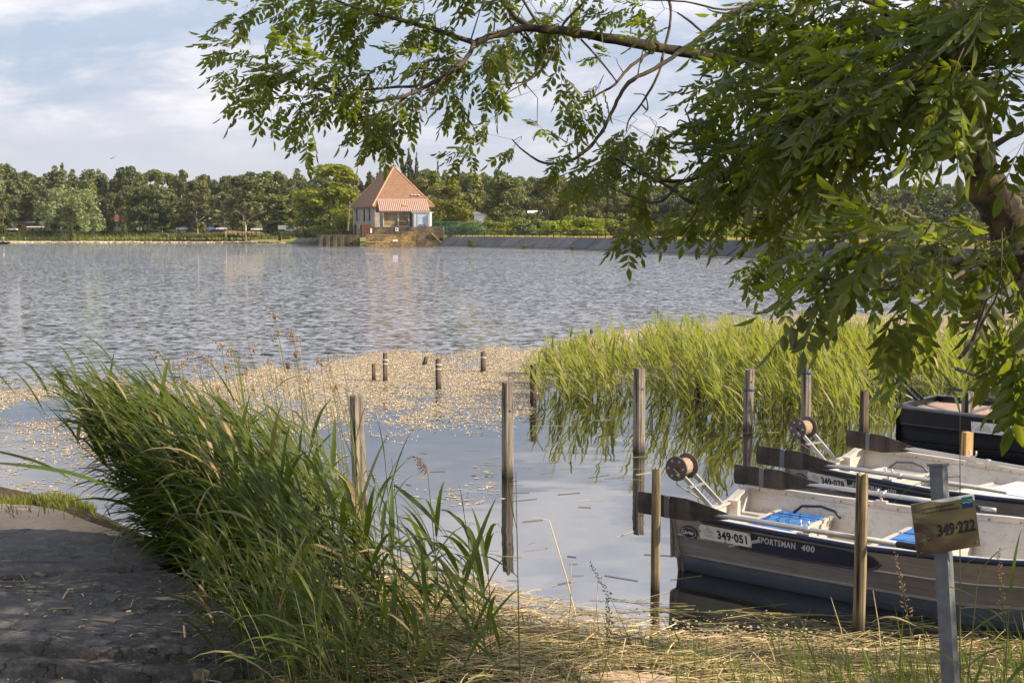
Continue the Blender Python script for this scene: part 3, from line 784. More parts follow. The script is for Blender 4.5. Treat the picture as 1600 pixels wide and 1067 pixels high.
# left dark buttressed wall
bw = thing('buttressed_wall', 'dark stone wall with upright buttresses left of the ochre quay', 'wall', (G(519, 383).x, ys0 + 3, 0), 0)
wb = (571 - 519) / F * (ys0 + 3)
MB().box((wb / 2 + .6, 1.2, .82), (wb + 1.2, 2.2, 2.36)).build('wall', m_darkstone, bw)
for k in range(5):
    MB().box((.4 + k * (wb - .8) / 4, -.1, .85 - .04 * (k % 2)), (.7, .3, 2.25), bev=.04).build('buttress', m_stonewall('buttress_stone%d' % k, (.09, .08, .065), (.05, .045, .035), (.13, .105, .07)) if k == 0 else MATS['buttress_stone0'], bw)

# iron railing on the quay, rusty gate, sign, meter box
qr = thing('quay_railing', 'thin dark iron railing along the quay in front of the house', 'railing', (G(460, 380).x, ys0 + .6, 0), 0)
xl = G(700, 385).x - G(460, 380).x
M = MB()
for z, x0_, x1_ in ((2.75, 0, xl), (3.0, xl * .47, xl * .95), (2.2, 0, xl)): M.box(((x0_ + x1_) / 2, 0, z), (x1_ - x0_, .05, .05))
M.build('rail', m_iron, qr)
pq = None
for k in range(46):
    x = k * xl / 45
    if pq is None: q = pq = MB().box((0, 0, 2.35), (.05, .05, 1.1)).build('post', m_iron, qr)
    else: q = pq.copy(); COL.objects.link(q)
    q.parent = qr; q.location = (x, 0, 0)
    if k % 6 == 0: q.scale = (2, 2, 1.0)
gx = G(566, 385).x
gate = thing('rusty_gate', 'brown rusty iron gate with small white notice beside the house', 'gate', (gx, ys0 + .45, 1.9), 0)
MB().box((.9, 0, 1.0), (1.7, .05, 1.9)).build('sheet', m_rust, gate)
for x in (0.0, 1.8): MB().box((x, 0, 1.05), (.09, .09, 2.3)).build('post', m_rust, gate)
for x in (.45, .9, 1.35): MB().box((x, -.05, 1.0), (.05, .05, 2.1)).build('bar', m_iron, gate)
MB().box((1.55, -.1, .85), (.3, .03, .8)).build('notice', m_white, gate)
sg = thing('wall_notice', 'small white square notice with dark centre on the plinth', 'sign', (G(620, 385).x, 160.5 * K - 2.55, 2.95), 0)
MB().box((0, 0, .0), (.55, .05, .6)).build('board', m_white, sg)
MB().box((0, -.04, .02), (.24, .02, .26)).build('symbol', m_cabdark, sg)
# leaning wooden pole and things at the far bank
def far_pole(x, ytop, ybot, D, rad, name, label, mat, lean=0):
    a = P(x, ybot, D); c = P(x + lean, ytop, D)
    t_ = thing(name, label, 'pole', (a.x, a.y, a.z), 0)
    MB().tube([a, a.lerp(c, .5), c], [rad, rad * .9, rad * .8], 7).build('pole', mat, t_, world=True)
    return t_, c
pl_, c_ = far_pole(543.5, 314, 361, 168, .17, 'timber_pole', 'leaning wooden utility pole left of the tiled house', m_greywood, 3)
MB().bar((c_.x - .1, c_.y - .1, c_.z - .5), (c_.x + .5, c_.y - .1, c_.z - .6), .1, .1).build('bracket', m_greywood, pl_, world=True)
nb = thing('notice_board', 'pale blank notice board on two legs beside the white car', 'notice board', P(441, 362, 185), 0)
MB().box((0, 0, .85), (1.7, .06, .85)).build('board', plain('board_cream', (.62, .6, .5), .6), nb)
for x in (-.7, .7): MB().box((x, .06, .1), (.08, .08, 1.5)).build('leg', m_cabdark, nb)
# green mesh fence
gf = thing('green_mesh_fence', 'dark green wire mesh fence right of the tiled house', 'fence', P(678, 368, 162), 0)
a = P(678, 362, 162); c = P(760, 362, 168); dx = c - a
M = MB()
for k in range(90):
    p = a + dx * (k / 89); M.box((p.x, p.y, 3.1), (.02, .02, 2.6))
for z in (1.9, 2.7, 3.5, 4.35): M.bar((a.x, a.y, z), (c.x, c.y, z), .03, .04)
M.build('mesh', m_green, gf, world=True)
for k in range(9):
    p = a + dx * (k / 8); MB().box((p.x, p.y - .05, 3.05), (.1, .1, 2.9)).build('post', m_green, gf, world=True)

# far huts, caravans, cars ----------------------------------------------------------
def hut(name, label, cat, px0, px1, ytop, yeave, ybot, D, wall, roofm, depth=5.0, win=2, ridge_x=True):
    a = P(px0, ybot, D); c = P(px1, ybot, D); zt, ze, z0 = P(px0, ytop, D).z, P(px0, yeave, D).z, P(px0, ybot, D).z - .5
    w = c.x - a.x
    t_ = thing(name, label, cat, (a.x, a.y, z0), 0)
    h = ze - z0
    MB().box((w / 2, depth / 2, h / 2), (w, depth, h)).build('wall', wall, t_)
    r_ = MB().add([(-.3, -.3, h), (w + .3, -.3, h), (w + .3, depth + .3, h), (-.3, depth + .3, h), (-.3 if ridge_x else w / 2, depth / 2, zt - z0), (w + .3 if ridge_x else w / 2, depth / 2, zt - z0)],
                  [(0, 1, 5, 4), (2, 3, 4, 5), (0, 4, 3), (1, 2, 5), (0, 1, 2, 3)]).build('roof', roofm, t_)
    for k in range(win):
        x = w * (k + .6) / (win + .2)
        MB().box((x, -.02, h * .55), (w / (win * 2.6), .06, h * .4)).build('window', m_glass, t_)
    return t_
hut('red_roofed_house', 'small house with dark red roof half hidden among far trees', 'house', 168, 194, 335, 347, 357, 262, m_cabdark, m_redroof, 7)
t_ = thing('satellite_dish', 'round white satellite dish in front of the red roofed house', 'satellite dish', P(181, 357, 256), 0)
MB().tube([(0, 0, 0), (0, 0, 1.4)], .05, 6).build('pole', m_iron, t_)
MB().tube([(0, 0, 1.65), (0, -.1, 1.65), (0, -.18, 1.65)], [.25, .5, .53], 14).build('dish', m_white, t_)
hut('holiday_cabin', 'long low cabin with brown wall behind the far left trees', 'cabin', 22, 66, 343, 348, 359, 250, plain('cabin_brown', (.28, .12, .06), .8), plain('grey_roof', (.2, .2, .21), .8), 6, 3)
hut('white_trimmed_cabin', 'dark cabin with bright white flat roof edge left of the willow', 'cabin', 70, 90, 345, 347, 360, 246, plain('cabin_slate', (.09, .10, .13), .8), m_white, 5, 2)
hut('green_hulled_cabin', 'pale turquoise low cabin under the far left trees', 'cabin', 42, 62, 354, 355, 360, 240, plain('pale_teal', (.42, .5, .47), .6), m_white, 3, 2)
hut('dark_boathouse', 'black open boathouse behind the far parked blue car', 'boathouse', 320, 358, 338, 345, 360, 250, m_opening, plain('grey_felt', (.3, .3, .3), .8), 7, 0)
for k, (a, c, yt, D, lab) in enumerate(((741, 756, 331, 205, 'white caravan peeping over the bushes right of the olive tree'), (826, 846, 329, 206, 'white tent roof peeping over the bushes mid shore'))):
    hut(('caravan', 'tent')[k], lab, ('caravan', 'tent')[k], a, c, yt, yt + 4, 352, D, m_white, m_white, 4, 0)

m_carwhite = plain('car_white', (.5, .5, .5), .3)
def car(px, py, D, Lc, colour, label, rot=0.0, group='cars parked on the far bank'):
    p = P(px, py, D)
    t_ = thing('parked_car', label, 'car', (p.x, p.y, p.z), rot, group, (.66, .66, .66))
    m_ = colour
    prof = [(-Lc / 2, .35), (-Lc / 2, .75), (-Lc * .42, .9), (-Lc * .22, .95), (-Lc * .1, 1.0), (Lc * .42, 1.0), (Lc * .49, .8), (Lc / 2, .35)]
    n_ = len(prof); wv = .85
    V = [(x, -wv, z) for x, z in prof] + [(x, wv, z) for x, z in prof]
    MB().add(V, [tuple(range(n_)), tuple(range(n_, 2 * n_))] + [(k, (k + 1) % n_, n_ + (k + 1) % n_, n_ + k) for k in range(n_)]).build('body', m_, t_)
    cab_ = [(-Lc * .2, .97), (-Lc * .08, 1.42), (Lc * .30, 1.45), (Lc * .44, .99)]; wv = .72
    V = [(x, -wv, z) for x, z in cab_] + [(x, wv, z) for x, z in cab_]; n_ = 4
    MB().add(V, [tuple(range(n_)), tuple(range(n_, 2 * n_))] + [(k, (k + 1) % n_, n_ + (k + 1) % n_, n_ + k) for k in range(n_)]).build('cabin', m_glass, t_)
    MB().box((Lc * .11, 0, 1.46), (Lc * .38, 1.44, .06), bev=.02).build('roof', m_, t_)
    for x in (-Lc * .31, Lc * .31):
        for y in (-.82, .82):
            w_ = MB().tube([(x, y - .1, .32), (x, y + .1, .32)], .32, 12).build('wheel', m_black, t_)
            MB().tube([(x, y - .115, .32), (x, y + .115, .32)], .18, 8).build('rim', m_galv, w_)
    MB().box((-Lc / 2 - .01, 0, .68), (.05, 1.3, .14)).build('headlight', m_white, t_)
    return t_
car(473, 362, 190, 5.2, m_carwhite, 'white estate car parked beside the notice board', 0.1)
car(401, 361, 215, 4.2, m_carwhite, 'white car parked at the end of the far reeds', 0.3)
car(346, 360, 225, 4.2, m_carwhite, 'white car parked right of a blue car before the boathouse', 0.2)
car(330, 360, 225, 4.0, plain('car_blue', (.03, .09, .28), .25), 'blue car parked left of a white car before the boathouse', .9)
car(284, 360, 228, 4.2, plain('car_silver', (.4, .5, .62), .25), 'pale blue car parked alone left of the black boathouse', .3)
car(455, 363, 192, 4.0, m_carwhite, 'small white car partly behind the notice board', -.2)
car(19, 361, 233, 4.0, m_carwhite, 'white car among the far left cabins', .0)

# rowing boat with angler at the very left edge
rw = thing('small_rowing_boat', 'tiny dark rowing boat far out at the left edge', 'boat', G(4, 381.5), 0)
MB().add([(-1.9, 0, .5), (-1.5, -.6, .45), (1.2, -.6, .42), (1.7, 0, .5), (1.2, .6, .42), (-1.5, .6, .45), (-1.4, 0, 0), (1.2, -.3, 0), (1.2, .3, 0)],
         [(0, 1, 6), (1, 2, 7, 6), (2, 3, 7), (3, 4, 8), (7, 3, 8), (4, 5, 6, 8), (5, 0, 6), (6, 7, 8)]).build('hull', m_blackhull, rw)
MB().box((.2, 0, .3), (.3, 1.1, .04)).build('seat', m_greywood, rw)
g_ = G(4, 381.5)
pr = MB()
pr.tube([(0, 0, .35), (0, 0, .55), (0, 0, .8), (0, 0, .98), (0, 0, 1.02), (0, 0, 1.12), (0, 0, 1.25), (0, 0, 1.33)], [.2, .2, .24, .2, .08, .12, .13, .05], 10)
for s_ in (-1, 1):
    pr.tube([(0, .2 * s_, .95), (-.12, .28 * s_, .72), (-.38, .2 * s_, .66)], [.07, .06, .04], 6)
    pr.tube([(0, .1 * s_, .38), (-.42, .12 * s_, .45), (-.5, .12 * s_, .12)], [.1, .08, .06], 6)
pp_ = pr.build('person', plain('dull_blue_clothes', (.12, .10, .14), .8), None, smooth=True); pp_.location = (g_.x + .2, g_.y, g_.z)
tag(pp_, 'person in dark clothing and sun hat seated in the far rowing boat', 'person')
ht = MB().tube([(0, 0, 1.24), (0, 0, 1.27), (0, 0, 1.4)], [.22, .2, .1], 10).build('hat', plain('straw_hat', (.7, .6, .35), .8), pp_)
bird = MB(); bird.add([(0, -.22, 0), (.12, 0, .05), (0, .25, 0), (-.12, 0, .03), (.6, .03, .22), (-.6, .03, .18), (0, 0, -.06)], [(0, 1, 6), (1, 2, 6), (2, 3, 6), (3, 0, 6), (0, 4, 1), (1, 4, 2), (0, 5, 3), (3, 5, 2), (0, 1, 2, 3)])
bo = bird.build('bird', m_black); bo.location = P(173.5, 248, 90); tag(bo, 'tiny dark bird flying in the sky above the far left trees', 'bird')

# ------------------------------------------------------------------ far trees
def leaf_cloud(cent, nrm, size, rs, aspect=1.0):
    n_ = len(cent)
    r1_ = rs.normal(size=(n_, 3)); nrm = nrm + 0.9 * r1_
    nrm /= np.linalg.norm(nrm, axis=1)[:, None] + 1e-9
    t1 = np.cross(nrm, rs.normal(size=(n_, 3))); t1 /= np.linalg.norm(t1, axis=1)[:, None] + 1e-9
    t2 = np.cross(nrm, t1)
    sz = size * rs.uniform(.6, 1.4, (n_, 1))
    j = rs.uniform(.7, 1.3, (n_, 4, 1))
    V = np.stack([cent + (-t1 - t2 * aspect) * sz * j[:, 0], cent + (t1 - t2 * aspect) * sz * j[:, 1], cent + (t1 + t2 * aspect) * sz * j[:, 2], cent + (-t1 + t2 * aspect) * sz * j[:, 3]], 1)
    V[:, 0] += nrm * sz * .3
    return V.reshape(-1, 3), np.arange(n_ * 4).reshape(-1, 4)
def lobes_cloud(lobes, n_, rs, inner=.35):
    L_ = np.array(lobes)
    w = L_[:, 3] ** 2; idx = rs.choice(len(L_), n_, p=w / w.sum())
    d = rs.normal(size=(n_, 3)); d /= np.linalg.norm(d, axis=1)[:, None]
    rad = (1 - inner * rs.uniform(0, 1, (n_, 1)) ** 2) * rs.uniform(.88, 1.08, (n_, 1))
    c = L_[idx, :3] + d * rad * L_[idx, 3:4] * np.array([1, 1, .85])
    return c, d
def crown(kind, seed, n_=4200, size=.24):
    """unit crown: height 1, base of foliage near .1-.3, half width about .25; returned in units of tree height"""
    rs = np.random.RandomState(seed); rr = random.Random(seed)
    lob = []
    if kind == 'round':
        for k in range(34):
            a = rr.uniform(0, 2 * PI); h = rr.uniform(.22, .93)
            env = .27 * math.sin(PI * min(1, max(.06, (h - .08) / .92)) ** .8) ** .6
            r_ = env * rr.uniform(.45, .95); q = rr.uniform(.05, .105)
            lob.append((math.cos(a) * r_, math.sin(a) * r_, h - q * .4, q))
        c, d = lobes_cloud(lob, n_, rs)
    elif kind == 'birch':
        for k in range(40):
            a = rr.uniform(0, 2 * PI); h = rr.uniform(.2, .96)
            env = .17 * (1 - abs(h - .5) * 1.2) + .03
            r_ = env * rr.uniform(.3, 1); q = rr.uniform(.035, .07)
            for j in range(2): lob.append((math.cos(a) * r_, math.sin(a) * r_, h - q * j * 1.1, q * (1 - .15 * j)))
        c, d = lobes_cloud(lob, int(n_ * .85), rs, .6)
    elif kind == 'willow':
        for k in range(30):
            a = rr.uniform(0, 2 * PI); h = rr.uniform(.3, .9); env = .52 * math.sqrt(max(.05, 1 - ((h - .35) / .62) ** 2))
            r_ = env * rr.uniform(.3, .95); q = rr.uniform(.08, .13)
            for j in range(3): lob.append((math.cos(a) * r_ * (1 + .06 * j), math.sin(a) * r_ * (1 + .06 * j), h - q * j * .9, q * (1 - .12 * j)))
        c, d = lobes_cloud(lob, int(n_ * 1.2), rs, .4); c[:, 2] += 0
    elif kind == 'poplar':
        for k in range(26):
            h = k / 25; env = .075 * math.sin(PI * min(.97, max(.1, h * .9 + .08))) + .012; a = rr.uniform(0, 2 * PI)
            lob.append((math.cos(a) * env * .5, math.sin(a) * env * .5, .1 + h * .88, env * rr.uniform(.7, 1)))
        c, d = lobes_cloud(lob, int(n_ * .6), rs)
    elif kind == 'conifer':
        for k in range(80):
            h = rr.uniform(0, 1) ** .8; env = .2 * (1 - h) * (.6 + .4 * (1 - (h * 9) % 1)) + .008; a = rr.uniform(0, 2 * PI)
            lob.append((math.cos(a) * env * .8, math.sin(a) * env * .8, .08 + h * .9, .018 + .035 * (1 - h)))
        c, d = lobes_cloud(lob, int(n_ * .7), rs)
    elif kind == 'bush':
        for k in range(22):
            a = rr.uniform(0, 2 * PI); h = rr.uniform(.12, .8); env = .62 * math.sqrt(max(.05, 1 - (h * .95) ** 2)); r_ = env * rr.uniform(.3, 1); q = rr.uniform(.14, .25)
            lob.append((math.cos(a) * r_, math.sin(a) * r_, h - q * .3, q))
        c, d = lobes_cloud(lob, int(n_ * .8), rs); c[:, 2] = np.maximum(c[:, 2], .01)
    V, Fq = leaf_cloud(c, d, size / 20.0 if kind != 'bush' else size / 9.0, rs)
    return np_mesh('crown', V, [Fq])
def trunk_mesh(kind, seed, mat):
    rr = random.Random(seed); b = MB()
    r0_ = {'birch': .0075, 'willow': .02, 'poplar': .01, 'conifer': .011, 'bush': .008}.get(kind, .014)
    H_ = {'bush': .5, 'willow': .55}.get(kind, .85)
    pts = [Vector((rr.uniform(-.01, .01) * k, rr.uniform(-.01, .01) * k, H_ * k / 5)) for k in range(6)]; pts[0] = Vector((0, 0, -.06))
    b.tube(pts, [r0_ * (1.25 - .2 * k) for k in range(6)], 7)
    for k in range(7 if kind != 'conifer' else 0):
        h = rr.uniform(.25, .75) * H_ / .85; a = rr.uniform(0, 2 * PI); l_ = rr.uniform(.08, .2) * (2 if kind in ('bush', 'willow') else 1)
        s_ = Vector((0, 0, h)); e = s_ + Vector((math.cos(a) * l_, math.sin(a) * l_, l_ * rr.uniform(.5, 1.1)))
        b.tube([s_, s_.lerp(e, .5) + Vector((0, 0, .01)), e], [r0_ * .5, r0_ * .35, r0_ * .15], 5)
    V = b.v; me = bpy.data.meshes.new('trunk'); me.from_pydata([tuple(v) for v in V], [], b.f); me.materials.append(mat); me.polygons.foreach_set('use_smooth', [True] * len(me.polygons)); return me
m_bark = plain('bark', (.09, .07, .05), .9, 0, .3, 2)
m_birchbark = plain('birch_bark', (.5, .46, .40), .8, 0, .4, 3)
FM = {
    'mid': foliage_mat('leaf_mid', (.090, .108, .028), (.195, .205, .052), (.12, .19, .03), .3, clump=.12),
    'dark': foliage_mat('leaf_dark', (.050, .068, .024), (.105, .125, .038), (.06, .11, .02), .25, clump=.12),
    'olive': foliage_mat('leaf_olive', (.115, .122, .034), (.235, .23, .062), (.2, .22, .04), .3, clump=.12),
    'birch': foliage_mat('leaf_birch', (.105, .122, .048), (.20, .21, .080), (.17, .20, .07), .3, clump=.12),
    'bright': foliage_mat('leaf_bright', (.12, .17, .012), (.27, .31, .022), (.42, .46, .02), .38, clump=.12),
    'willow': foliage_mat('leaf_willow', (.15, .18, .07), (.26, .29, .12), (.25, .30, .08), .3, clump=.1),
    'gold': foliage_mat('leaf_gold', (.10, .125, .018), (.22, .235, .035), (.34, .34, .03), .33, clump=.12),
}
CR = {}
def get_crown(kind, v, col):
    k = (kind, v, col)
    if k not in CR:
        base = (kind, v)
        if base not in CR: CR[base] = crown(kind, hash_(kind) + v * 13)
        me = CR[base].copy(); me.materials.clear(); me.materials.append(FM[col]); me.name = 'crown'; CR[k] = me
    return CR[k]
def hash_(s_): return sum(ord(ch) * (i + 1) for i, ch in enumerate(s_))
TR = {}
def get_trunk(kind, v):
    if (kind, v) not in TR: TR[(kind, v)] = trunk_mesh(kind, v + hash_(kind), m_birchbark if kind == 'birch' else m_bark)
    return TR[(kind, v)]
TREES = []
def tree(kind, col, px, ytop, D, wpx=None, ground=1.3, v=None, name=None, label=None, cat='tree', group=None):
    top_ = P(px, ytop, D); H = top_.z - ground
    wf = {'round': .54, 'birch': .36, 'willow': 1.05, 'poplar': .17, 'conifer': .38, 'bush': 1.35}[kind]
    ws = 1.0 if wpx is None else (wpx * top_.y / F) / (H * wf)
    v = R.randrange(5) if v is None else v
    nm = name or {'round': 'broadleaf_tree', 'birch': 'birch_tree', 'willow': 'willow_tree', 'poplar': 'poplar_tree', 'conifer': 'conifer_tree', 'bush': 'shrub'}[kind]
    t_ = thing(nm, label or 'x', cat, (top_.x, top_.y, ground), R.uniform(0, 6.28), group, (H * ws, H * ws, H))
    link('crown', get_crown(kind, v, col), None, t_)
    link('trunk', get_trunk(kind, v % 2), None, t_)
    if label is None: TREES.append([t_, kind, col, px, ytop, D])
    return t_
TOP = [(-60, 252), (0, 252), (14, 249), (30, 258), (60, 268), (95, 256), (110, 263), (140, 256), (170, 263), (205, 256), (240, 262), (262, 255), (280, 268), (320, 270), (345, 268), (380, 262), (440, 262), (480, 262), (560, 264), (600, 258), (650, 262), (700, 260), (740, 258), (775, 262), (800, 266), (850, 272), (900, 268), (1000, 275), (1100, 280), (1250, 286), (1350, 292), (1440, 290), (1500, 284), (1600, 288), (1700, 290)]
g_far = 'trees of the far wood'
x = -50
while x < 1680:
    right = x > 700
    kind = R.choices(['round', 'birch', 'conifer'], [5, 4 if not right else 1.5, .5])[0]
    col = {'round': R.choice(['mid', 'dark', 'mid', 'olive']), 'birch': 'birch', 'conifer': 'dark'}[kind]
    tree(kind, col, x + R.uniform(-5, 5), interp(x, TOP) + R.uniform(-3, 9), R.uniform(262, 285) if not right else R.uniform(235, 265), R.uniform(36, 56) if kind == 'round' else R.uniform(28, 40), 1.2, group=g_far)
    x += R.uniform(15, 21)
x = -40
while x < 1680:
    right = x > 700
    if not (540 < x < 690):
        kind = R.choices(['round', 'birch'], [4, 4 if not right else 1])[0]
        col = {'round': R.choice(['mid', 'dark', 'mid', 'olive'] if not right else ['mid', 'olive', 'dark', 'olive']), 'birch': 'birch'}[kind]
        tree(kind, col, x + R.uniform(-6, 6), interp(x, TOP) + R.uniform(14, 40), R.uniform(240, 256) if not right else R.uniform(205, 232), R.uniform(38, 60) if kind == 'round' else R.uniform(30, 44), 1.0, group=g_far)
    x += R.uniform(24, 34)
# trees that can be told apart
N_ = [
    ('willow', 'willow', 108, 289, 226, 104, 'rounded pale green willow at the far left shore', 'willow'),
    ('round', 'dark', 230, 288, 232, 66, 'very dark broad tree right of the red roof', 'tree'),
    ('round', 'mid', 4, 300, 232, 50, 'green broadleaf tree at the left edge of the far shore', 'tree'),
    ('birch', 'birch', 383, 272, 215, 62, 'drooping pale birch with white trunk behind the far reeds', 'birch'),
    ('birch', 'birch', 308, 280, 232, 46, 'slender olive birch above the pale blue car', 'birch'),
    ('birch', 'birch', 352, 300, 226, 40, 'short pale birch above the black boathouse', 'birch'),
    ('conifer', 'dark', 436, 312, 205, 60, 'dark spreading cedar behind the notice board', 'cedar'),
    ('round', 'bright', 520, 249, 186, 104, 'large bright yellow-green tree left of the tiled house', 'tree'),
    ('round', 'bright', 502, 340, 176, 34, 'small yellow-green bush at the foot of the bright tree', 'bush'),
    ('bush', 'bright', 538, 328, 180, 44, 'yellow-green bush between the bright tree and the leaning pole', 'bush'),
    ('bush', 'mid', 478, 335, 184, 44, 'green bush behind the white estate car', 'bush'),
    ('poplar', 'dark', 629, 234, 250, 9, 'thin poplar, leftmost of the three above the tiled roof', 'poplar'),
    ('poplar', 'dark', 639, 231, 250, 14, 'tallest poplar, middle of the three above the tiled roof', 'poplar'),
    ('poplar', 'dark', 651, 238, 250, 9, 'poplar, rightmost of the three above the tiled roof', 'poplar'),
    ('conifer', 'dark', 594, 246, 255, 14, 'small spruce top just left of the roof ridge', 'spruce'),
    ('conifer', 'dark', 684, 251, 255, 16, 'small spruce top right of the three poplars', 'spruce'),
    ('round', 'gold', 700, 275, 182, 72, 'golden olive tree directly right of the tiled house', 'tree'),
    ('round', 'olive', 668, 262, 205, 66, 'olive tree rising behind the right roof slope', 'tree'),
    ('round', 'olive', 735, 264, 215, 56, 'rounded olive tree just right of the golden tree', 'tree'),
    ('round', 'mid', 790, 270, 205, 70, 'bushy green tree above the white caravan', 'tree'),
    ('round', 'olive', 858, 270, 198, 68, 'round olive tree above the white tent roof', 'tree'),
]
for kind, col, px, yt, D, w, lab, cat in N_:
    tree(kind, col, px, yt, D, w, 1.0 if D > 200 else 1.4, label=lab, cat=cat, name={'cedar': 'cedar_tree', 'spruce': 'spruce_tree', 'bush': 'shrub'}.get(cat))
# shrubs behind the dam
x = 735
while x < 1640:
    col = R.choice(['gold', 'olive', 'bright', 'mid', 'gold'])
    tree('bush', col, x + R.uniform(-8, 8), R.uniform(332, 350), interp(x, [(660, 161), (740, 148), (890, 128), (1002, 108), (1096, 94), (1209, 80), (1302, 70), (1400, 58), (1500, 52)]) + R.uniform(14, 50), R.uniform(45, 85), 1.5, cat='shrub', group='shrubs behind the dam railing')
    x += R.uniform(20, 32)
for x in range(-20, 330, 26):
    tree('bush', R.choice(['dark', 'dark', 'mid']), x + R.uniform(-8, 8), R.uniform(352, 359), R.uniform(232, 240), R.uniform(34, 52), .6, cat='shrub', group='dark shrubs on the far left shore')
LM = [(30, 'the brown cabin'), (80, 'the white-edged cabin'), (108, 'the pale willow'), (180, 'the red roof'), (230, 'the very dark tree'), (284, 'the pale blue car'), (335, 'the black boathouse'), (383, 'the white-trunked birch'), (440, 'the notice board'), (490, 'the bright tree'), (545, 'the leaning pole'), (585, 'the left roof slope'), (639, 'the three poplars'), (700, 'the golden tree'), (748, 'the white caravan'), (800, 'the mid-shore bushes'), (838, 'the white tent'), (930, 'the mid railing'), (1020, 'the railing under dead twigs'), (1120, 'the railing below the bough'), (1237, 'the crooked bare bough'), (1340, 'the dark leaf ball'), (1440, 'the gap in the leaves'), (1520, 'the ash trunk'), (1600, 'the right edge')]
ADJ = {('round', 'mid'): 'green broadleaf tree', ('round', 'dark'): 'dark green broadleaf tree', ('round', 'olive'): 'olive broadleaf tree', ('birch', 'birch'): 'pale loose birch', ('conifer', 'dark'): 'dark conifer',
       ('bush', 'gold'): 'golden shrub', ('bush', 'olive'): 'olive shrub', ('bush', 'bright'): 'bright yellow-green shrub', ('bush', 'mid'): 'green shrub', ('bush', 'dark'): 'dark shrub'}
from collections import defaultdict
dd_ = defaultdict(list)
for T_ in TREES:
    t_, kind, col, px, yt, D = T_
    lm = min(LM, key=lambda q: abs(q[0] - px))[1]
    row = 'low behind' if kind == 'bush' else ('in the back row above' if D > 257 or (px > 700 and D > 233) else 'in the front row above')
    dd_[(ADJ[(kind, col)], row, lm)].append(T_)
ORD = ['first', 'second', 'third', 'fourth', 'fifth', 'sixth']
for (a, r_, lm), L_ in dd_.items():
    L_.sort(key=lambda q: q[3])
    for k, T_ in enumerate(L_):
        if r_ == 'low behind' and T_[3] < 330: r2 = 'on the far shore near'
        else: r2 = r_
        T_[0]['label'] = f'{a} {r2} {lm}' if len(L_) == 1 else f'{ORD[k]} {a} {r2} {lm}'
# the mass of the wood behind, seen only through gaps
rs = np.random.RandomState(3)
xs_ = rs.uniform(-200, 260, 26000); c = np.stack([xs_, rs.uniform(290, 312, 26000) * K, rs.uniform(1, 17, 26000)], 1)
V, Fq = leaf_cloud(c, np.tile([0, -1., .2], (26000, 1)), .8, rs)
o = link('woods', np_mesh('woods', V, [Fq]), FM['dark']); tag(o, 'dense dark wood filling the gaps behind the far trees', None, None, 'stuff')

# grass on the dam, reeds on the far bank
def tufts(name, label, pts, h, w, mat, seed, lean=-.2, kind='stuff'):
    """pts (n,3) bases; blades are thin triangles in pairs"""
    rs = np.random.RandomState(seed); n_ = len(pts); pts = np.asarray(pts)
    a = rs.uniform(0, 2 * PI, n_); dx = np.stack([np.cos(a), np.sin(a), np.zeros(n_)], 1)
    hh = h * rs.uniform(.55, 1.2, (n_, 1)); ww = w * rs.uniform(.6, 1.3, (n_, 1))
    bend = np.stack([lean + rs.normal(0, .25, n_), rs.normal(0, .25, n_), np.zeros(n_)], 1)
    up = np.array([0, 0, 1.])
    v0 = pts - dx * ww; v1 = pts + dx * ww
    m0 = pts + up * hh * .55 + bend * hh * .3 - dx * ww * .8; m1 = m0 + dx * ww * 1.6
    tp = pts + up * hh + bend * hh
    V = np.stack([v0, v1, m1, m0, tp], 1).reshape(-1, 3)
    i = np.arange(n_)[:, None] * 5
    o = link(name, np_mesh(name, V, [i + np.array([0, 1, 2, 3]), i + np.array([3, 2, 4])]), mat)
    tag(o, label, None, None, kind); return o
m_drygrass = foliage_mat('dry_grass', (.26, .22, .06), (.46, .37, .13), (.5, .42, .12), .35, clump=.25)
m_freshgrass = foliage_mat('fresh_grass', (.09, .115, .02), (.19, .20, .045), (.30, .32, .05), .35, clump=.3)
gl = offs(rail_line, 3.2); pts = []
for k in range(52000):
    i = R.randrange(len(gl) - 1); p = gl[i].lerp(gl[i + 1], R.random()); nrm = (gl[i + 1] - gl[i]).normalized(); d_ = abs(R.gauss(0, 9)) if R.random() > .2 else R.uniform(0, 1.2)
    pts.append((p.x - nrm.y * d_, p.y + nrm.x * d_, 1.6))
tufts('grass', 'sunlit yellowing grass along the top of the dam', pts, .34, .05, m_drygrass, 4)
pts = []
for k in range(16000):
    px = R.uniform(-40, 455); dens = .25 if px < 240 else 1
    if R.random() > dens: continue
    y0_ = 378 - 0.4; D = 2.7 * F / (y0_ - 361) + R.uniform(0, 12); p = PA(px, 370, D); pts.append((p.x, D, .1))
m_farreed = foliage_mat('far_reed', (.09, .12, .03), (.19, .21, .05), (.25, .30, .05), .3, clump=.2)
m_farplume = foliage_mat('far_plume', (.36, .30, .12), (.55, .44, .22), (.4, .3, .15), .3, clump=.4)
tufts('reeds', 'band of reeds along the far left shore', pts, 2.1, .10, m_farreed, 5)
pts = []
for k in range(5200):
    px = R.choice([R.uniform(262, 410), R.uniform(345, 402), R.uniform(365, 400)])
    D = 226 + R.uniform(0, 8); p = P(px, 370, D); h_ = 1.75 + .12 * math.sin(px * .11) + (.35 if px > 340 else 0); pts.append((p.x, p.y, h_ - .5))
tufts('old_reeds', 'tan plumes of last year\'s reeds above the far left reeds', pts, 1.0, .07, m_farplume, 6)
pts = []
for k in range(9000):
    px = R.uniform(-40, 520); D = R.uniform(224, 245) if px < 440 else R.uniform(184, 200); p = P(px, 370, D); pts.append((p.x, p.y, .5 if px < 440 else 1.6))
tufts('bank_grass', 'short grass on the far left bank', pts, .9, .13, m_freshgrass, 7)
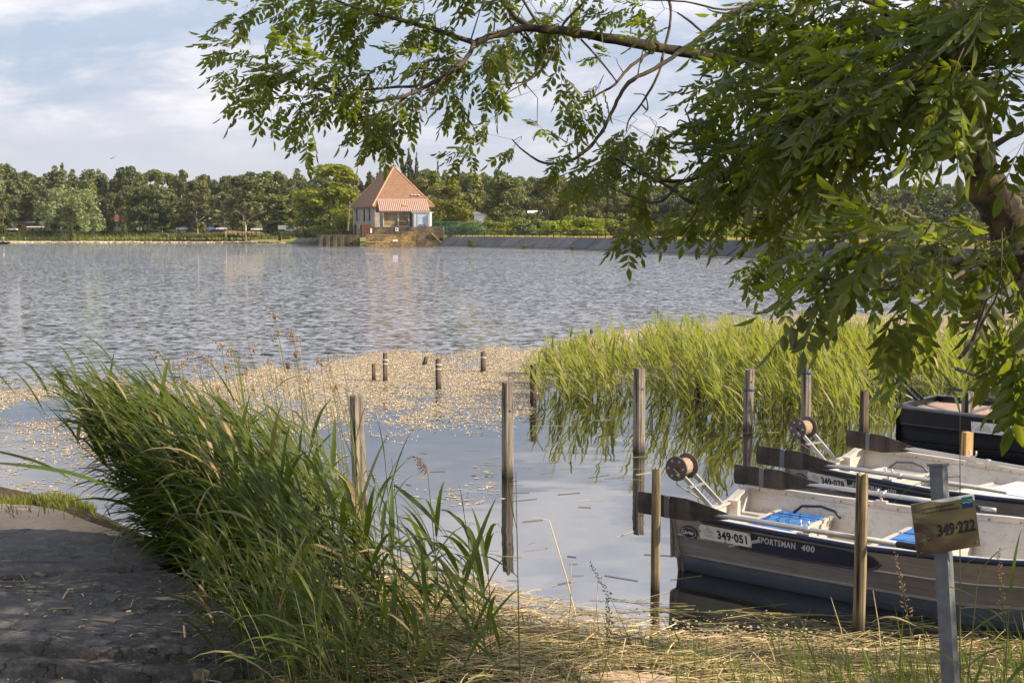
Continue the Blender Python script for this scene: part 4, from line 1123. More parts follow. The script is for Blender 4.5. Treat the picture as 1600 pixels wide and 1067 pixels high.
# weeds growing out of the embankment joints
for k, (px, py, D) in enumerate(((736, 381, 146), (1115, 398, 92), (1000, 390, 106), (895, 386, 125), (1150, 401, 88), (820, 384, 135))):
    p = P(px, py, D); nm = tree('bush', R.choice(['gold', 'olive']), px, py - (7 if k < 2 else 3), D, 15 if k < 2 else 9, p.z - .4, name='weed_clump', cat='weed',
        label=['yellow-green weed clump in the dam facing right of the quay', 'largest green weed clump hanging in the dam facing, mid right', 'small weed clump low on the dam facing near the dead twigs', 'small weed clump on the dam facing beneath the tent', 'weed clump between two dam slabs right of the largest clump', 'smallest weed clump on the dam facing below the caravan'][k])
# ------------------------------------------------------------------ boats
class Hull:
    def __init__(s, L=4.0, flip=False, zs=1.0, wide=1.0):
        s.L = L; s.zs = zs; s.wide = wide
    def w(s, x): return s.wide * interp(x / s.L * 4.0, [(0, .660), (.4, .695), (.9, .725), (1.5, .745), (2.2, .755), (2.8, .68), (3.3, .50), (3.7, .28), (3.95, .06), (4.0, .02)])
    def zg(s, x): return s.zs * interp(x / s.L * 4.0, [(0, .505), (.7, .49), (1.6, .48), (2.6, .52), (3.4, .60), (4.0, .70)])
    def zc(s, x): return interp(x / s.L * 4.0, [(0, .13), (2.4, .14), (3.4, .24), (4.0, .42)])
    def zk(s, x): return interp(x / s.L * 4.0, [(0, -.12), (3.0, -.14), (3.7, .02), (4.0, .3)])
    def side(s, x, v, sgn=-1, off=0.0):
        w = s.w(x); y = w * (.84 + .16 * v ** .8) + off
        return Vector((x, sgn * y, s.zc(x) + .035 + (s.zg(x) - s.zc(x) - .035) * v))
def ease(t_): t_ = max(0, min(1, t_)); return t_ * t_ * (3 - 2 * t_)
def boat(name, label, loc, ang, H, group=None, benches=((.34, .80), (1.45, 1.95), (2.7, 3.1)), blue=(0, 1), decals=True, dark=False, number='349·051'):
    t_ = thing(name, label, 'boat', (loc[0], loc[1], 0), ang, group)
    mh, mi = (m_blackhull, m_blackhull) if dark else (m_hull, m_alu)
    st = [k * H.L / 40 for k in range(41)]
    def skin(sec):
        V = []; 
        for x in st: V += sec(x)
        m_ = len(sec(0)); Fs = []
        for i in range(40):
            for k in range(m_ - 1): Fs.append((i * m_ + k, (i + 1) * m_ + k, (i + 1) * m_ + k + 1, i * m_ + k + 1))
        return V, Fs, m_
    for sg in (-1, 1):
        V, Fs, m_ = skin(lambda x: [H.side(x, v, sg) for v in (0, .2, .42, .45, .48, .7, 1)] if True else None)
        # a pressed rib along the side
        for i in range(41):
            V[i * m_ + 3] = V[i * m_ + 3] + Vector((0, sg * .008, 0))
        b = MB().add(V, Fs)
        if sg < 0: hull_near = b
        else: hull_far = b
    b = MB().add(hull_near.v, hull_near.f); b.add(hull_far.v, hull_far.f)
    V, Fs, m_ = skin(lambda x: [Vector((x, s_ * H.w(x) * .84, H.zc(x) + .035)) for s_ in (-1,)] + [Vector((x, -H.w(x) * .865, H.zc(x) + .02)), Vector((x, -H.w(x) * .80, H.zc(x)))])
    b.add(V, Fs)
    V, Fs, m_ = skin(lambda x: [Vector((x, H.w(x) * .84, H.zc(x) + .035)), Vector((x, H.w(x) * .865, H.zc(x) + .02)), Vector((x, H.w(x) * .80, H.zc(x)))])
    b.add(V, Fs)
    hull = b.build('hull', mh, t_, smooth=True, auto=30)
    kx = lambda x: .10 * (1 - ease(x / .35))            # the stern rises and rounds off at the bottom corner
    V, Fs, m_ = skin(lambda x: [Vector((x, -H.w(x) * .80, H.zc(x))), Vector((x + kx(x) * .2, -H.w(x) * .74, H.zc(x) - .12)), Vector((x + kx(x), -H.w(x) * .5, H.zk(x) + .03)), Vector((x + kx(x), 0, H.zk(x))), Vector((x + kx(x), H.w(x) * .5, H.zk(x) + .03)), Vector((x + kx(x) * .2, H.w(x) * .74, H.zc(x) - .12)), Vector((x, H.w(x) * .80, H.zc(x)))])
    MB().add(V, Fs).build('hull_bottom', m_bottom if not dark else m_blackhull, t_, smooth=True)
    # inner skin and floor
    th = .022
    for sg in (-1, 1):
        pass
    b = MB()
    for sg in (-1, 1):
        V, Fs, m_ = skin(lambda x: [Vector((x, sg * max(.005, H.w(x) - th - .002), H.zg(x))), Vector((x, sg * max(.005, H.w(x) * .93 - th), H.zc(x) + .2 * (H.zg(x) - H.zc(x)) + .1)), Vector((x, sg * max(.004, H.w(x) * .84 - th), H.zc(x) + .03)), Vector((x, sg * max(.003, H.w(x) * .78 - th), .07))])
        b.add(V, Fs)
    b.build('inner_skin', mi, t_, smooth=True, auto=30)
    V, Fs, m_ = skin(lambda x: [Vector((x, -max(.003, H.w(x) * .80 - th), .072)), Vector((x, 0, .06)), Vector((x, max(.003, H.w(x) * .80 - th), .072))])
    MB().add(V, Fs).build('floor', mi, t_, smooth=True)
    # transom with lowered middle
    w0 = H.w(0); ys = [w0 * k / 14 for k in range(-14, 15)]
    def top(y): return H.zg(0) - (.085 * (1 - ease((abs(y) - .22) / (w0 - .27))) if not dark else 0)
    b = MB(); n_ = len(ys); V = []
    for xo in (0.0, .035):
        V += [(xo, y, H.zk(0) + .12 * abs(y) / w0) if abs(y) < w0 * .8 else (xo, y * .97 if xo == 0 else y * .95, H.zc(0)) for y in ys]
        V += [(xo, y, top(y)) for y in ys]
    Fs = []
    for o_ in (0, 2 * n_):
        for k in range(n_ - 1): Fs.append((o_ + k, o_ + k + 1, o_ + n_ + k + 1, o_ + n_ + k))
    b.add(V, Fs); b.build('transom', mi, t_)
    b = MB()
    V = []
    for y in ys: V += [(-.012, y, top(y) + .002), (-.012, y, top(y) + .018), (.06, y, top(y) + .018), (.06, y, top(y) + .002)]
    Fs = [(k * 4 + j, (k + 1) * 4 + j, (k + 1) * 4 + (j + 1) % 4, k * 4 + (j + 1) % 4) for k in range(n_ - 1) for j in range(4)]
    b.add(V, Fs).build('transom_cap', mi, t_, smooth=True, auto=40)
    # corner plates
    for sg in (-1, 1):
        MB().box((.07, sg * (w0 - .05), H.zg(0) + .012), (.16, .13, .016), bev=.004).build('corner_plate', mi, t_)
    # gunwale flange and rubber rail
    for sg in (-1, 1):
        V, Fs, m_ = skin(lambda x: [Vector((x, sg * (H.w(x) + .004), H.zg(x) - .004)), Vector((x, sg * (H.w(x) + .004), H.zg(x) + .014)), Vector((x, sg * max(.004, H.w(x) - .045), H.zg(x) + .014)), Vector((x, sg * max(.004, H.w(x) - .045), H.zg(x) - .03)), Vector((x, sg * max(.003, H.w(x) - .040), H.zg(x) - .03))])
        MB().add(V, Fs).build('gunwale', mi, t_, smooth=True, auto=40)
        MB().tube([(x - .01, sg * (H.w(x) + .012), H.zg(x) - .004) for x in st[::2]], .021, 8).build('rub_rail', m_navy if not dark else m_galv, t_, smooth=True)
    if not dark:
        # rivets along the far inner flange
        rv = MB()
        for k in range(16):
            x = .12 + k * .24
            if x > 3.3: break
            for sg in (1, -1): rv.tube([(x, sg * (H.w(x) - .05), H.zg(x) - .018), (x, sg * (H.w(x) - .056), H.zg(x) - .018)], .006, 6)
        rv.build('rivet', m_reelgrey, t_)
    # benches
    for bi, (x0, x1) in enumerate(benches):
        zt = .345 if not dark else .5
        b = MB(); i0 = [Vector((x, s_ * (H.w(x) * (.90 if z > .1 else .74) - .03), z)) for x in (x0, x1) for s_ in (-1, 1) for z in (.07, zt)]
        b.add(i0, [(0, 1, 3, 2), (4, 6, 7, 5), (1, 5, 7, 3), (0, 4, 5, 1), (2, 3, 7, 6)])
        bn = b.build('bench', mi if not dark else m_deckbrown, t_)
        M = MB()
        for x in (x0 + .004, x1 - .004): M.bar((x, -(H.w(x) * .9 - .04), zt), (x, (H.w(x) * .9 - .04), zt), .03, .025)
        M.build('bench_edge', mi if not dark else m_galv, bn)
        if bi in blue and not dark:
            wv = H.w(x0) * .9 - .06; n_ = 5
            for k in range(n_):
                y0, y1 = -wv + 2 * wv * k / n_ + .012, -wv + 2 * wv * (k + 1) / n_ - .012
                MB().box(((x0 + x1) / 2, (y0 + y1) / 2, zt + .009), (x1 - x0 - .07, y1 - y0, .01), bev=.003).build('grip_mat', m_blue, bn)
    # stern deck
    if not dark:
        MB().box((.19, 0, .30), (.30, 2 * H.w(.1) * .86 - .04, .02)).build('stern_deck', mi, t_)
        for sg in (-1, 1):
            MB().box((.075, sg * .26, .30), (.09, .05, .3)).build('knee_bracket', mi, t_)
    # rowlocks
    RLK = []
    for sg in (-1, 1):
        x = 1.17 if not dark else 1.3
        c = Vector((x, sg * (H.w(x) - .02), H.zg(x) + .02))
        r_ = MB().box(c, (.10, .06, .02), bev=.004).build('rowlock', m_shaft, t_)
        M = MB().tube([c, c + Vector((0, 0, .04))], .011, 8)
        M.tube([c + Vector((-.03, 0, .10)), c + Vector((-.034, 0, .07)), c + Vector((-.02, 0, .045)), c + Vector((.02, 0, .045)), c + Vector((.034, 0, .07)), c + Vector((.03, 0, .10))], .009, 7)
        M.build('rowlock_horn', m_shaft, r_, smooth=True)
        RLK.append(c)
    # winch
    if not dark or True:
        zb = H.zg(0) - .07 if not dark else H.zg(0)
        br = MB()
        hx = -.27; hz = zb + .28
        for sg in (-1, 1):
            br.bar((.05, sg * .085, zb + .01), (hx, sg * .085, hz), .018, .035)
        br.bar((-.12, -.16, zb + .165), (-.12, .10, zb + .165), .03, .014)
        wn_ = br.build('winch_frame', m_shaft if not dark else m_black, t_)
        c = Vector((hx - .01, 0, hz + .015))
        dm = MB()
        pr = [(-.10, .100), (-.095, .105), (-.088, .105), (-.084, .10), (-.084, .052), (-.06, .060), (-.04, .066), (-.02, .060), (0, .068), (.02, .062), (.04, .068), (.055, .060), (.075, .052), (.076, .10), (.080, .108), (.088, .108), (.094, .102)]
        def rev(pr, seg=22):
            V = []; 
            for y, r_ in pr:
                for k in range(seg):
                    a = 2 * PI * k / seg; V.append(c + Vector((math.cos(a) * r_, y, math.sin(a) * r_)))
            Fs = [(i * seg + k, i * seg + (k + 1) % seg, (i + 1) * seg + (k + 1) % seg, (i + 1) * seg + k) for i in range(len(pr) - 1) for k in range(seg)]
            Fs += [tuple(range(seg)), tuple((len(pr) - 1) * seg + k for k in range(seg))]
            return MB().add(V, Fs)
        rev(pr[:5]).build('reel_flange', m_reelgrey if not dark else m_black, wn_, smooth=True, auto=35)
        rev(pr[12:]).build('reel_flange', m_reelgrey if not dark else m_black, wn_, smooth=True, auto=35)
        rp = []
        for k in range(120):
            a = 2 * PI * k / 12; y = -.078 + .148 * (k / 119)
            rp.append(c + Vector((math.cos(a) * .066, y, math.sin(a) * .066)))
        M = MB().tube(rp, .0085, 5); M.tube([c + Vector((0, -.08, 0)), c + Vector((0, .075, 0))], .062, 12)
        M.tube([c + Vector((-.066, .02, -.01)), c + Vector((-.06, .02, -.16)), Vector((.0, .01, zb))], .007, 5)
        M.build('rope', m_rope if not dark else m_whiteplate, wn_, smooth=True)
        MB().tube([c + Vector((0, -.10, 0)), c + Vector((0, -.135, 0)), c + Vector((.05, -.14, -.04)), c + Vector((.05, -.18, -.04))], .011, 6).build('crank', m_reelgrey, wn_, smooth=True)
        for k in range(6):
            a = k * PI / 3; MB().tube([c + Vector((math.cos(a) * .07, -.1, math.sin(a) * .07)), c + Vector((math.cos(a) * .07, -.106, math.sin(a) * .07))], .012, 6).build('flange_bolt', m_shaft, wn_)
    # writing on the near side
    def conform(V, x0, sc_x, v0, sc_v, off):
        """V in metres on a flat sheet; v axis measured along the side height"""
        o_ = []
        for p in V:
            x = x0 + p[0] * sc_x; hgt = H.zg(x) - H.zc(x) - .035
            vv = v0 + p[1] * sc_v / hgt
            q = H.side(x, vv, -1, off); q.y -= 0.008 * max(0, 1 - abs(vv - .45) / .04)
            o_.append(q)
        return o_
    def strip(x0, x1, vlo, vhi, off, name, mat, parent=t_, seg=14, rows=4):
        V = []
        for i in range(seg + 1):
            x = lerp(x0, x1, i / seg)
            for j in range(rows + 1):
                V.append(H.side(x, lerp(vlo(x), vhi(x), j / rows), -1, off))
        Fs = [(i * (rows + 1) + j, (i + 1) * (rows + 1) + j, (i + 1) * (rows + 1) + j + 1, i * (rows + 1) + j + 1) for i in range(seg) for j in range(rows)]
        return MB().add(V, Fs).build(name, mat, parent)
    if decals:
        strip(.46, 1.74, lambda x: interp(x, [(.46, .66), (.62, .44), (1.0, .42), (1.5, .45), (1.68, .50), (1.74, .62)]), lambda x: interp(x, [(.46, .68), (.62, .84), (1.5, .85), (1.68, .82), (1.74, .66)]), .010, 'navy_stripe', m_navydecal, seg=30)
        strip(.44, 1.76, lambda x: interp(x, [(.44, .60), (.62, .40), (1.0, .375), (1.5, .405), (1.70, .46), (1.76, .60)]), lambda x: interp(x, [(.44, .63), (.62, .43), (1.0, .40), (1.5, .43), (1.70, .49), (1.76, .64)]), .0125, 'purple_line', m_purple, seg=30, rows=1)
        strip(.52, .80, lambda x: .45 + (x - .52) * .95 - .05, lambda x: .45 + (x - .52) * 1.15 - .02, .0145, 'silver_slash', m_silverdecal, seg=8, rows=1)
        for tx, xa, wd in (('SPORTSMAN', .79, .32), ('400', 1.15, .11)):
            V, Fs = text_geo(tx, .085, .0030, 0, .25, 1.12); sx = wd / V[:, 0].max()
            MB().add(conform(V, xa, sx, .66, .8, .015), Fs).build('model_lettering', m_silverdecal, t_)
        # oval maker's badge
        def disc(cx_, cz_, rx, rz, off, name, mat, par=t_):
            pts = [(cx_ + rx * math.cos(2 * PI * k / 28), cz_ + rz * math.sin(2 * PI * k / 28)) for k in range(28)]
            V = conform([(p[0], p[1]) for p in pts] + [(cx_, cz_)], 0, 1, 0, 1, off)
            return MB().add(V, [(k, (k + 1) % 28, 28) for k in range(28)]).build(name, mat, par)
        cz = .19
        bd = disc(.165, cz, .078, .052, .011, 'badge', m_navydecal)
        disc(.165, cz, .070, .045, .0125, 'badge_ring', m_silverdecal, bd); disc(.165, cz, .064, .039, .014, 'badge_field', m_navydecal, bd)
        V, Fs = text_geo('Linder', .046, .0012); sx = .105 / V[:, 0].max()
        MB().add(conform(V + np.array([0, 0, 0]), .113, sx, 0, 1, .0155) if False else [H.side(.113 + p[0] * sx, (cz - .014 + p[1]) / (H.zg(.16) - H.zc(.16) - .035), -1, .0155) for p in V], Fs).build('badge_lettering', m_whiteplate, bd)
        disc(.145, cz + .036, .012, .010, .0165, 'badge_dot', m_redink, bd)
    # number plate
    px0, px1 = (.275, .735) if not dark else (.95, 1.75)
    plo, phi = (.50, .86) if not dark else (.45, .80)
    pl_ = strip(px0, px1, lambda x: plo, lambda x: phi, .0185, 'number_plate', m_whiteplate, seg=14)
    V, Fs = text_geo(number, .085, .0030, 0, 0, 1.08); sx = ((px1 - px0) * .57) / V[:, 0].max()
    hh_ = (phi - plo); sy = hh_ * .62 / V[:, 1].max()
    MB().add([H.side(px0 + (px1 - px0) * .355 + p[0] * sx, plo + hh_ * .17 + p[1] * sy, -1, .0205) for p in V], Fs).build('number_lettering', m_ink, pl_)
    # line drawing of a small sailing boat with waves on the plate
    def pen(pts, wd=.0018):
        M = MB(); q = [H.side(px0 + (px1 - px0) * a, plo + hh_ * c_, -1, .0205) for a, c_ in pts]
        M.tube(q, wd, 4); return M
    pm_ = MB()
    for pts in ([(.05, .30), (.10, .36), (.16, .28), (.22, .36), (.28, .30)], [(.08, .5), (.16, .46), (.28, .48)], [(.19, .5), (.17, .85)], [(.17, .85), (.28, .55), (.19, .55)], [(.11, .56), (.17, .80)], [(.06, .2), (.15, .24), (.30, .2)]):
        q = pen(pts, .0016 if not dark else .003); pm_.add(q.v, q.f)
    pm_.build('plate_drawing', m_greyink, pl_)
    M = MB()
    for a, c_ in ((.02, .5), (.5, .05), (.98, .08), (.98, .92), (.02, .92)):
        q = H.side(px0 + (px1 - px0) * a, plo + hh_ * c_, -1, .019); M.tube([q, q + Vector((0, -.006, 0))], .006, 6)
    M.build('plate_screw', m_reelgrey, pl_)
    return t_, RLK

HA = Hull(4.0)
def place(near_px, far_px, z, ang, H):
    a = G(*near_px, z); c = G(*far_px, z); return ((a + c) / 2)
a = G(1035, 800, .505); c = G(1180, 757, .505)
locA = (a + c) / 2; angA = math.radians(-38)
gA = 'aluminium rowing boats moored between the posts'
boatA, _ = boat('rowing_boat', 'nearest aluminium rowing boat with oval badge, plate 349·051 and blue seat mats', locA, angA, HA, gA)
a = G(1214, 722, .505); c = G(1362, 696, .505); locB = (a + c) / 2; angB = math.radians(-49)
HB = Hull(4.0)
boatB, _ = boat('rowing_boat', 'second aluminium rowing boat, bare grey seats, behind the one with blue mats', locB, angB, HB, gA, blue=(), number='349·078')
HD = Hull(4.6, zs=1.12, wide=.95)
boatD, _ = boat('black_boat', 'black boat with brown deck and plate 349-537 half hidden in the reeds', G(1408, 640, .5) + Vector((.30, .35, 0)), math.radians(-40), HD, None, benches=((.05, .75), (1.55, 2.2), (3.2, 3.9)), dark=True, decals=False, number='349-537')
# white deck box at the right side of the second boat
MB().box((2.15, .05, .40), (.85, .95, .03), bev=.006).build('white_hatch', m_whiteplate, boatB)
# lifting handles inside benches
for bt, xs__ in ((boatA, (.72,)), (boatB, (.62,))):
    for x in xs__:
        MB().tube([(x - .22, .50, .36), (x - .16, .53, .42), (x + .0, .55, .435), (x + .12, .55, .41), (x + .18, .54, .36)], .012, 7).build('carry_handle', m_navy if bt is boatA else m_galv, bt, smooth=True)
# cables on the blue mat
cb = MB()
for k in range(3):
    pts = [(.42 + .1 * k + .03 * math.sin(q * 1.3 + k), .12 + .045 * q, .363 + .008 * abs(math.sin(q * 2.1))) for q in range(8)]
    cb.tube(pts, .003, 5)
cb.build('loose_cord', m_navy, boatA, smooth=True)

def oar(label, tip, end, handle=True, bladelen=.80, clip=.27, roll=0.0, metal_end=True):
    tip, end = Vector(tip), Vector(end); d = (end - tip); L = d.length; x = d.normalized()
    t_ = thing('oar', label, 'oar', tip, 0, 'oars lying along the boats')
    up = Vector((0, 0, 1)); up = (up - x * up.dot(x)).normalized()
    side = x.cross(up)
    up2 = (up * math.cos(roll) + side * math.sin(roll)); side = x.cross(up2)
    def pt(u, h, s_=0): return tip + x * u + up2 * h + side * s_
    hw = .084
    prof = [(0, hw * .95), (.02, hw), (bladelen * .55, hw), (bladelen * .8, hw * .62), (bladelen, .022)]
    V = []
    for u, h in prof:
        th = .007
        V += [pt(u, -h, -th * .5), pt(u, -h * .1, -th - .010), pt(u, h * .1, -th - .010), pt(u, h, -th * .5), pt(u, h, th * .5), pt(u, h * .1, th + .010), pt(u, -h * .1, th + .010), pt(u, -h, th * .5)]
    n_ = len(prof); Fs = [tuple(range(8)), tuple((n_ - 1) * 8 + k for k in range(8))]
    for i in range(n_ - 1):
        for k in range(8): Fs.append((i * 8 + k, i * 8 + (k + 1) % 8, (i + 1) * 8 + (k + 1) % 8, (i + 1) * 8 + k))
    bl = MB().add(V, Fs).build('blade', m_oarwood, t_, world=True)
    MB().bar(pt(clip, -hw * .98, .0), pt(clip, hw * .98, .0), .036, .045, x).build('clip', m_galv, bl, world=False)
    o_ = bl.children[0] if bl.children else None
    # clip mesh is built in world space; shift it to the oar frame
    for ch in bl.children:
        for v in ch.data.vertices: v.co -= tip
    sh = MB().tube([pt(bladelen * .72, 0), pt(bladelen, 0), pt(L - (.30 if handle else .02), 0)], [.014, .0195, .0195], 12)
    sh.build('shaft', m_shaft, t_, world=True, smooth=True)
    if handle:
        MB().tube([pt(L - .30, 0), pt(L - .28, 0), pt(L - .14, 0), pt(L - .12, 0)], [.021, .0235, .0235, .021], 12).build('grip', m_black, t_, world=True, smooth=True)
        MB().tube([pt(L - .12, 0), pt(L, 0)], .017, 10).build('handle_end', m_shaft, t_, world=True, smooth=True)
    u = L * .60
    MB().tube([pt(u - .02, 0), pt(u + .02, 0)], .027, 10).build('collar', m_shaft, t_, world=True, smooth=True)
    return t_
def wp(px, py, z): return G(px, py, z)
oar('dark-bladed oar on the near gunwale of the nearest boat, passing behind the round post', wp(998, 784, .62), wp(1470, 861, .63))
oar('dark-bladed oar on the far gunwale of the nearest boat', wp(1148, 740, .60), wp(1556, 797, .60))
oar('oar with plain silver end lying across the second boat', wp(1183, 710, .64), wp(1576, 769, .60), handle=False)
oar('grey-bladed oar on the far gunwale of the second boat', wp(1323, 684, .64), wp(1720, 752, .62), handle=False)
# dark poles of the black boat
for (a, c, lab) in ((wp(1500, 578, .95), wp(1680, 640, .85), 'upper black oar shaft over the black boat'), (wp(1495, 608, .72), wp(1690, 664, .66), 'lower black oar shaft over the black boat')):
    t_ = thing('oar', lab, 'oar', a, 0, 'oars lying along the boats')
    MB().tube([a, a.lerp(c, .02), a.lerp(c, .5), c], [.03, .022, .022, .022], 9).build('shaft', m_black, t_, world=True, smooth=True)
    q = a.lerp(c, -.0); MB().tube([a - (c - a).normalized() * .12, a], [.024, .03], 9).build('grip', m_black, t_, world=True, smooth=True)

# ------------------------------------------------------------------ mooring posts
def post(px, ytop, ybase, wpx, label, mat, group='mooring posts standing in the water', rot=None, lean=(0, 0), hidden=False, rnd=False, parts=()):
    """square weathered post; base where it meets the water"""
    g = G(px, ybase, 0); D = g.y; Hh = PA(px, ytop, D).z; w = wpx * D / F
    rot = R.uniform(.35, .6) if rot is None else rot
    if not rnd: w = w / (abs(math.cos(rot)) + abs(math.sin(rot))) * 1.02
    t_ = thing('mooring_post', label, 'post', (g.x, g.y, 0), rot, group)
    rr = random.Random(int(px)); n_ = 9; V = []; rings = 8
    c_ = .12 * w
    hw = w / 2
    if rnd: sec = [(hw * math.cos(2 * PI * k / 14), hw * math.sin(2 * PI * k / 14)) for k in range(14)]
    else: sec = [(hw - c_, -hw), (hw, -hw + c_), (hw, hw * .1), (hw * .93, hw * .16), (hw, hw * .24), (hw, hw - c_), (hw - c_, hw), (-hw * .2, hw), (-hw + c_, hw), (-hw, hw - c_), (-hw, -hw + c_), (-hw + c_, -hw), (-hw * .15, -hw), (-hw * .08, -hw * .92), (0, -hw)]
    m_ = len(sec)
    jit = [(rr.uniform(-1, 1) * hw * .05, rr.uniform(-1, 1) * hw * .05) for _ in range(m_)]
    for i in range(rings):
        z = lerp(-.5, Hh, i / (rings - 1)); cx_, cy_ = lean[0] * z + rr.uniform(-1, 1) * hw * .035, lean[1] * z + rr.uniform(-1, 1) * hw * .035
        for k, (a, b_) in enumerate(sec):
            zj = rr.uniform(-.012, .014) if i == rings - 1 else 0
            s_ = .93 if (i == rings - 1) else 1
            V.append((cx_ + a * s_ + jit[k][0], cy_ + b_ * s_ + jit[k][1], z + zj - (.0 if i < rings - 1 else 0)))
    V.append((lean[0] * Hh, lean[1] * Hh, Hh - .004))
    Fs = [(i * m_ + k, i * m_ + (k + 1) % m_, (i + 1) * m_ + (k + 1) % m_, (i + 1) * m_ + k) for i in range(rings - 1) for k in range(m_)]
    Fs += [((rings - 1) * m_ + k, (rings - 1) * m_ + (k + 1) % m_, rings * m_) for k in range(m_)]
    MB().add(V, Fs).build('post', mat, t_, smooth=True, auto=32)
    for (kind, z) in parts:
        zz_ = z * Hh
        if kind in ('rope', 'wire', 'band'):
            r_ = hw * 1.32 if not rnd else hw * 1.08
            pts = []
            for k in range(25):
                a = 2 * PI * k / 12; q = max(abs(math.cos(a)), abs(math.sin(a)))
                rr_ = (hw + .008) / q if not rnd else hw + .006
                rr_ = min(rr_, hw * 1.3)
                pts.append((math.cos(a) * rr_ + lean[0] * zz_, math.sin(a) * rr_ + lean[1] * zz_, zz_ + .018 * k / 24 + .006 * math.sin(a * 2)))
            MB().tube(pts, .009 if kind == 'rope' else (.004 if kind == 'wire' else .012), 5).build('rope' if kind != 'band' else 'iron_band', {'rope': m_bluerope, 'wire': m_whiteplate, 'band': m_rust}[kind], t_, smooth=True)
        elif kind == 'hole':
            MB().tube([(0.0, -hw - .004, zz_), (0, -hw + .01, zz_)], .014, 9).build('bolt_hole', m_ink, t_)
        elif kind == 'plate':
            MB().box((0, 0, Hh + .008), (w * 1.12, w * 1.12, .012)).build('cap', m_darkwood, t_)
    return t_
post(563, 617, 790, 25, 'tall grey square post behind the big reed clump, leftmost tall one', m_greywood, lean=(-.03, .0))
post(793, 597, 745, 20, 'tall grey square post standing alone in open water, centre', m_greywood, parts=(('hole', .7),))
post(998, 576, 706, 20, 'tall grey square post at the left end of the reed bed', m_greywood, parts=(('hole', .76),))
post(1168, 577, 673, 17, 'grey square post with blue rope wrapped round its upper third', m_greywood, lean=(.03, 0), parts=(('rope', .66), ('hole', .8)))
post(1259, 572, 684, 16, 'grey square post with dark cord near its top behind the second winch', m_greywood, parts=(('rope', .9),), lean=(-.01, 0))
post(1349, 610, 678, 14, 'short dark square post in the reeds behind the second boat', m_darkwood)
post(1511, 612, 716, 20, 'brown square post in front of the black boat', m_greywood, lean=(-.03, 0))
post(833, 570, 628, 11, 'dark thin post with a rusty band at the reed edge', m_darkwood, parts=(('band', .5),))
post(855, 543, 572, 9, 'dark post half hidden by the left tip of the reed bed', m_darkwood)
post(1090, 552, 610, 11, 'dark post deep inside the reed bed', m_darkwood)
post(685, 561, 608, 10, 'thin dark post with cord and long reflection among the white flowers', m_darkwood, parts=(('wire', .8), ('wire', .65)))
post(602, 552, 596, 8, 'thin dark post with white wire rings among the flowers', m_darkwood, parts=(('wire', .6), ('wire', .75)))
post(584, 569, 594, 7, 'short stump of a post left of the one with white wire rings', m_darkwood)
post(755, 550, 581, 9, 'dark post with white string at the far edge of the flower carpet', m_darkwood, parts=(('wire', .7),))
post(663, 558, 570, 8, 'tilted squat stub at the far edge of the flower carpet', m_darkwood, lean=(.3, 0))
post(450, 567, 577, 7, 'small lone dark stub at the left far edge of the flowers', m_darkwood)
post(924, 514, 521, 5, 'tiny far stub beyond the flower carpet', m_darkwood)
post(1174, 500, 516, 6, 'small far post seen just over the reed tops', m_darkwood)
post(1541, 556, 620, 12, 'grey post behind the black boat, under hanging leaves', m_greywood)
post(1024, 733, 922, 15, 'round dark wooden post at the stern corner of the nearest boat', m_roundwood, rnd=True, group='round posts beside the nearest boat')
post(1342, 740, 985, 20, 'thick round wooden post lit on its right side before the nearest boat', m_roundwood, rnd=True, group='round posts beside the nearest boat', parts=())
def stake(px, ytop, ybase, D, wpx, label, lean):
    a = P(px, ybase, D); c = P(px + lean, ytop, D)
    t_ = thing('wooden_stake', label, 'stake', (a.x, a.y, 0), 0)
    hw = wpx * D * K / F / 2
    bt = Vector((a.x - (c.x - a.x) * 1.2, a.y, -.3))
    MB().bar(bt, c, hw * 1.5, hw * 1.5, (.3, -1, 0)).build('stake', m_freshwood, t_, world=True)
    return t_
stake(1262, 717, 760, 8.45, 15, 'tilted yellow wooden stake between the two aluminium boats', -13)
stake(1510, 675, 722, 9.05, 17, 'yellow wooden stake in front of the brown post, right', 2)

# ------------------------------------------------------------------ sign on its galvanised post
SD = 4.0
a = P(1487, 1090, SD - .12); c = P(1466, 727, SD)
sb = Vector((a.x, a.y, bankz(a.x, a.y) - .1))
top_ = c; dirv = (top_ - Vector((a.x, a.y, a.z))).normalized()
k_ = (sb.z - top_.z) / dirv.z; bot = top_ + dirv * k_
sign = thing('mooring_sign', 'sunset-coloured number board 349·222 tilted on a galvanised steel post', 'sign', (bot.x, bot.y, bot.z), 0)
yv = Vector((math.sin(.5), -math.cos(.5), 0))
MB().bar(bot, top_, .060, .060, (.75, -.66, 0)).build('post', m_galv, sign, world=True)
capm = MB().bar(top_ - dirv * .004, top_ + dirv * .008, .074, .074, (.75, -.66, 0)).build('post_cap', m_galv, sign, world=True)
# plate corners
cT = [P(1427, 787, SD - .10), P(1524, 770, SD - .085), P(1531, 852, SD - .085), P(1433, 869, SD - .10)]
o0 = cT[3]; ex = (cT[2] - cT[3]); ey = (cT[0] - cT[3]); PW, PH = ex.length, ey.length
ex.normalize(); nz = ex.cross(ey).normalized(); ey = nz.cross(ex)
if nz.y > 0: nz = -nz
def SP(u, v, o_=0.0): return o0 + ex * (u * PW) + ey * (v * PH) + nz * o_
t = NT('sunset_print')
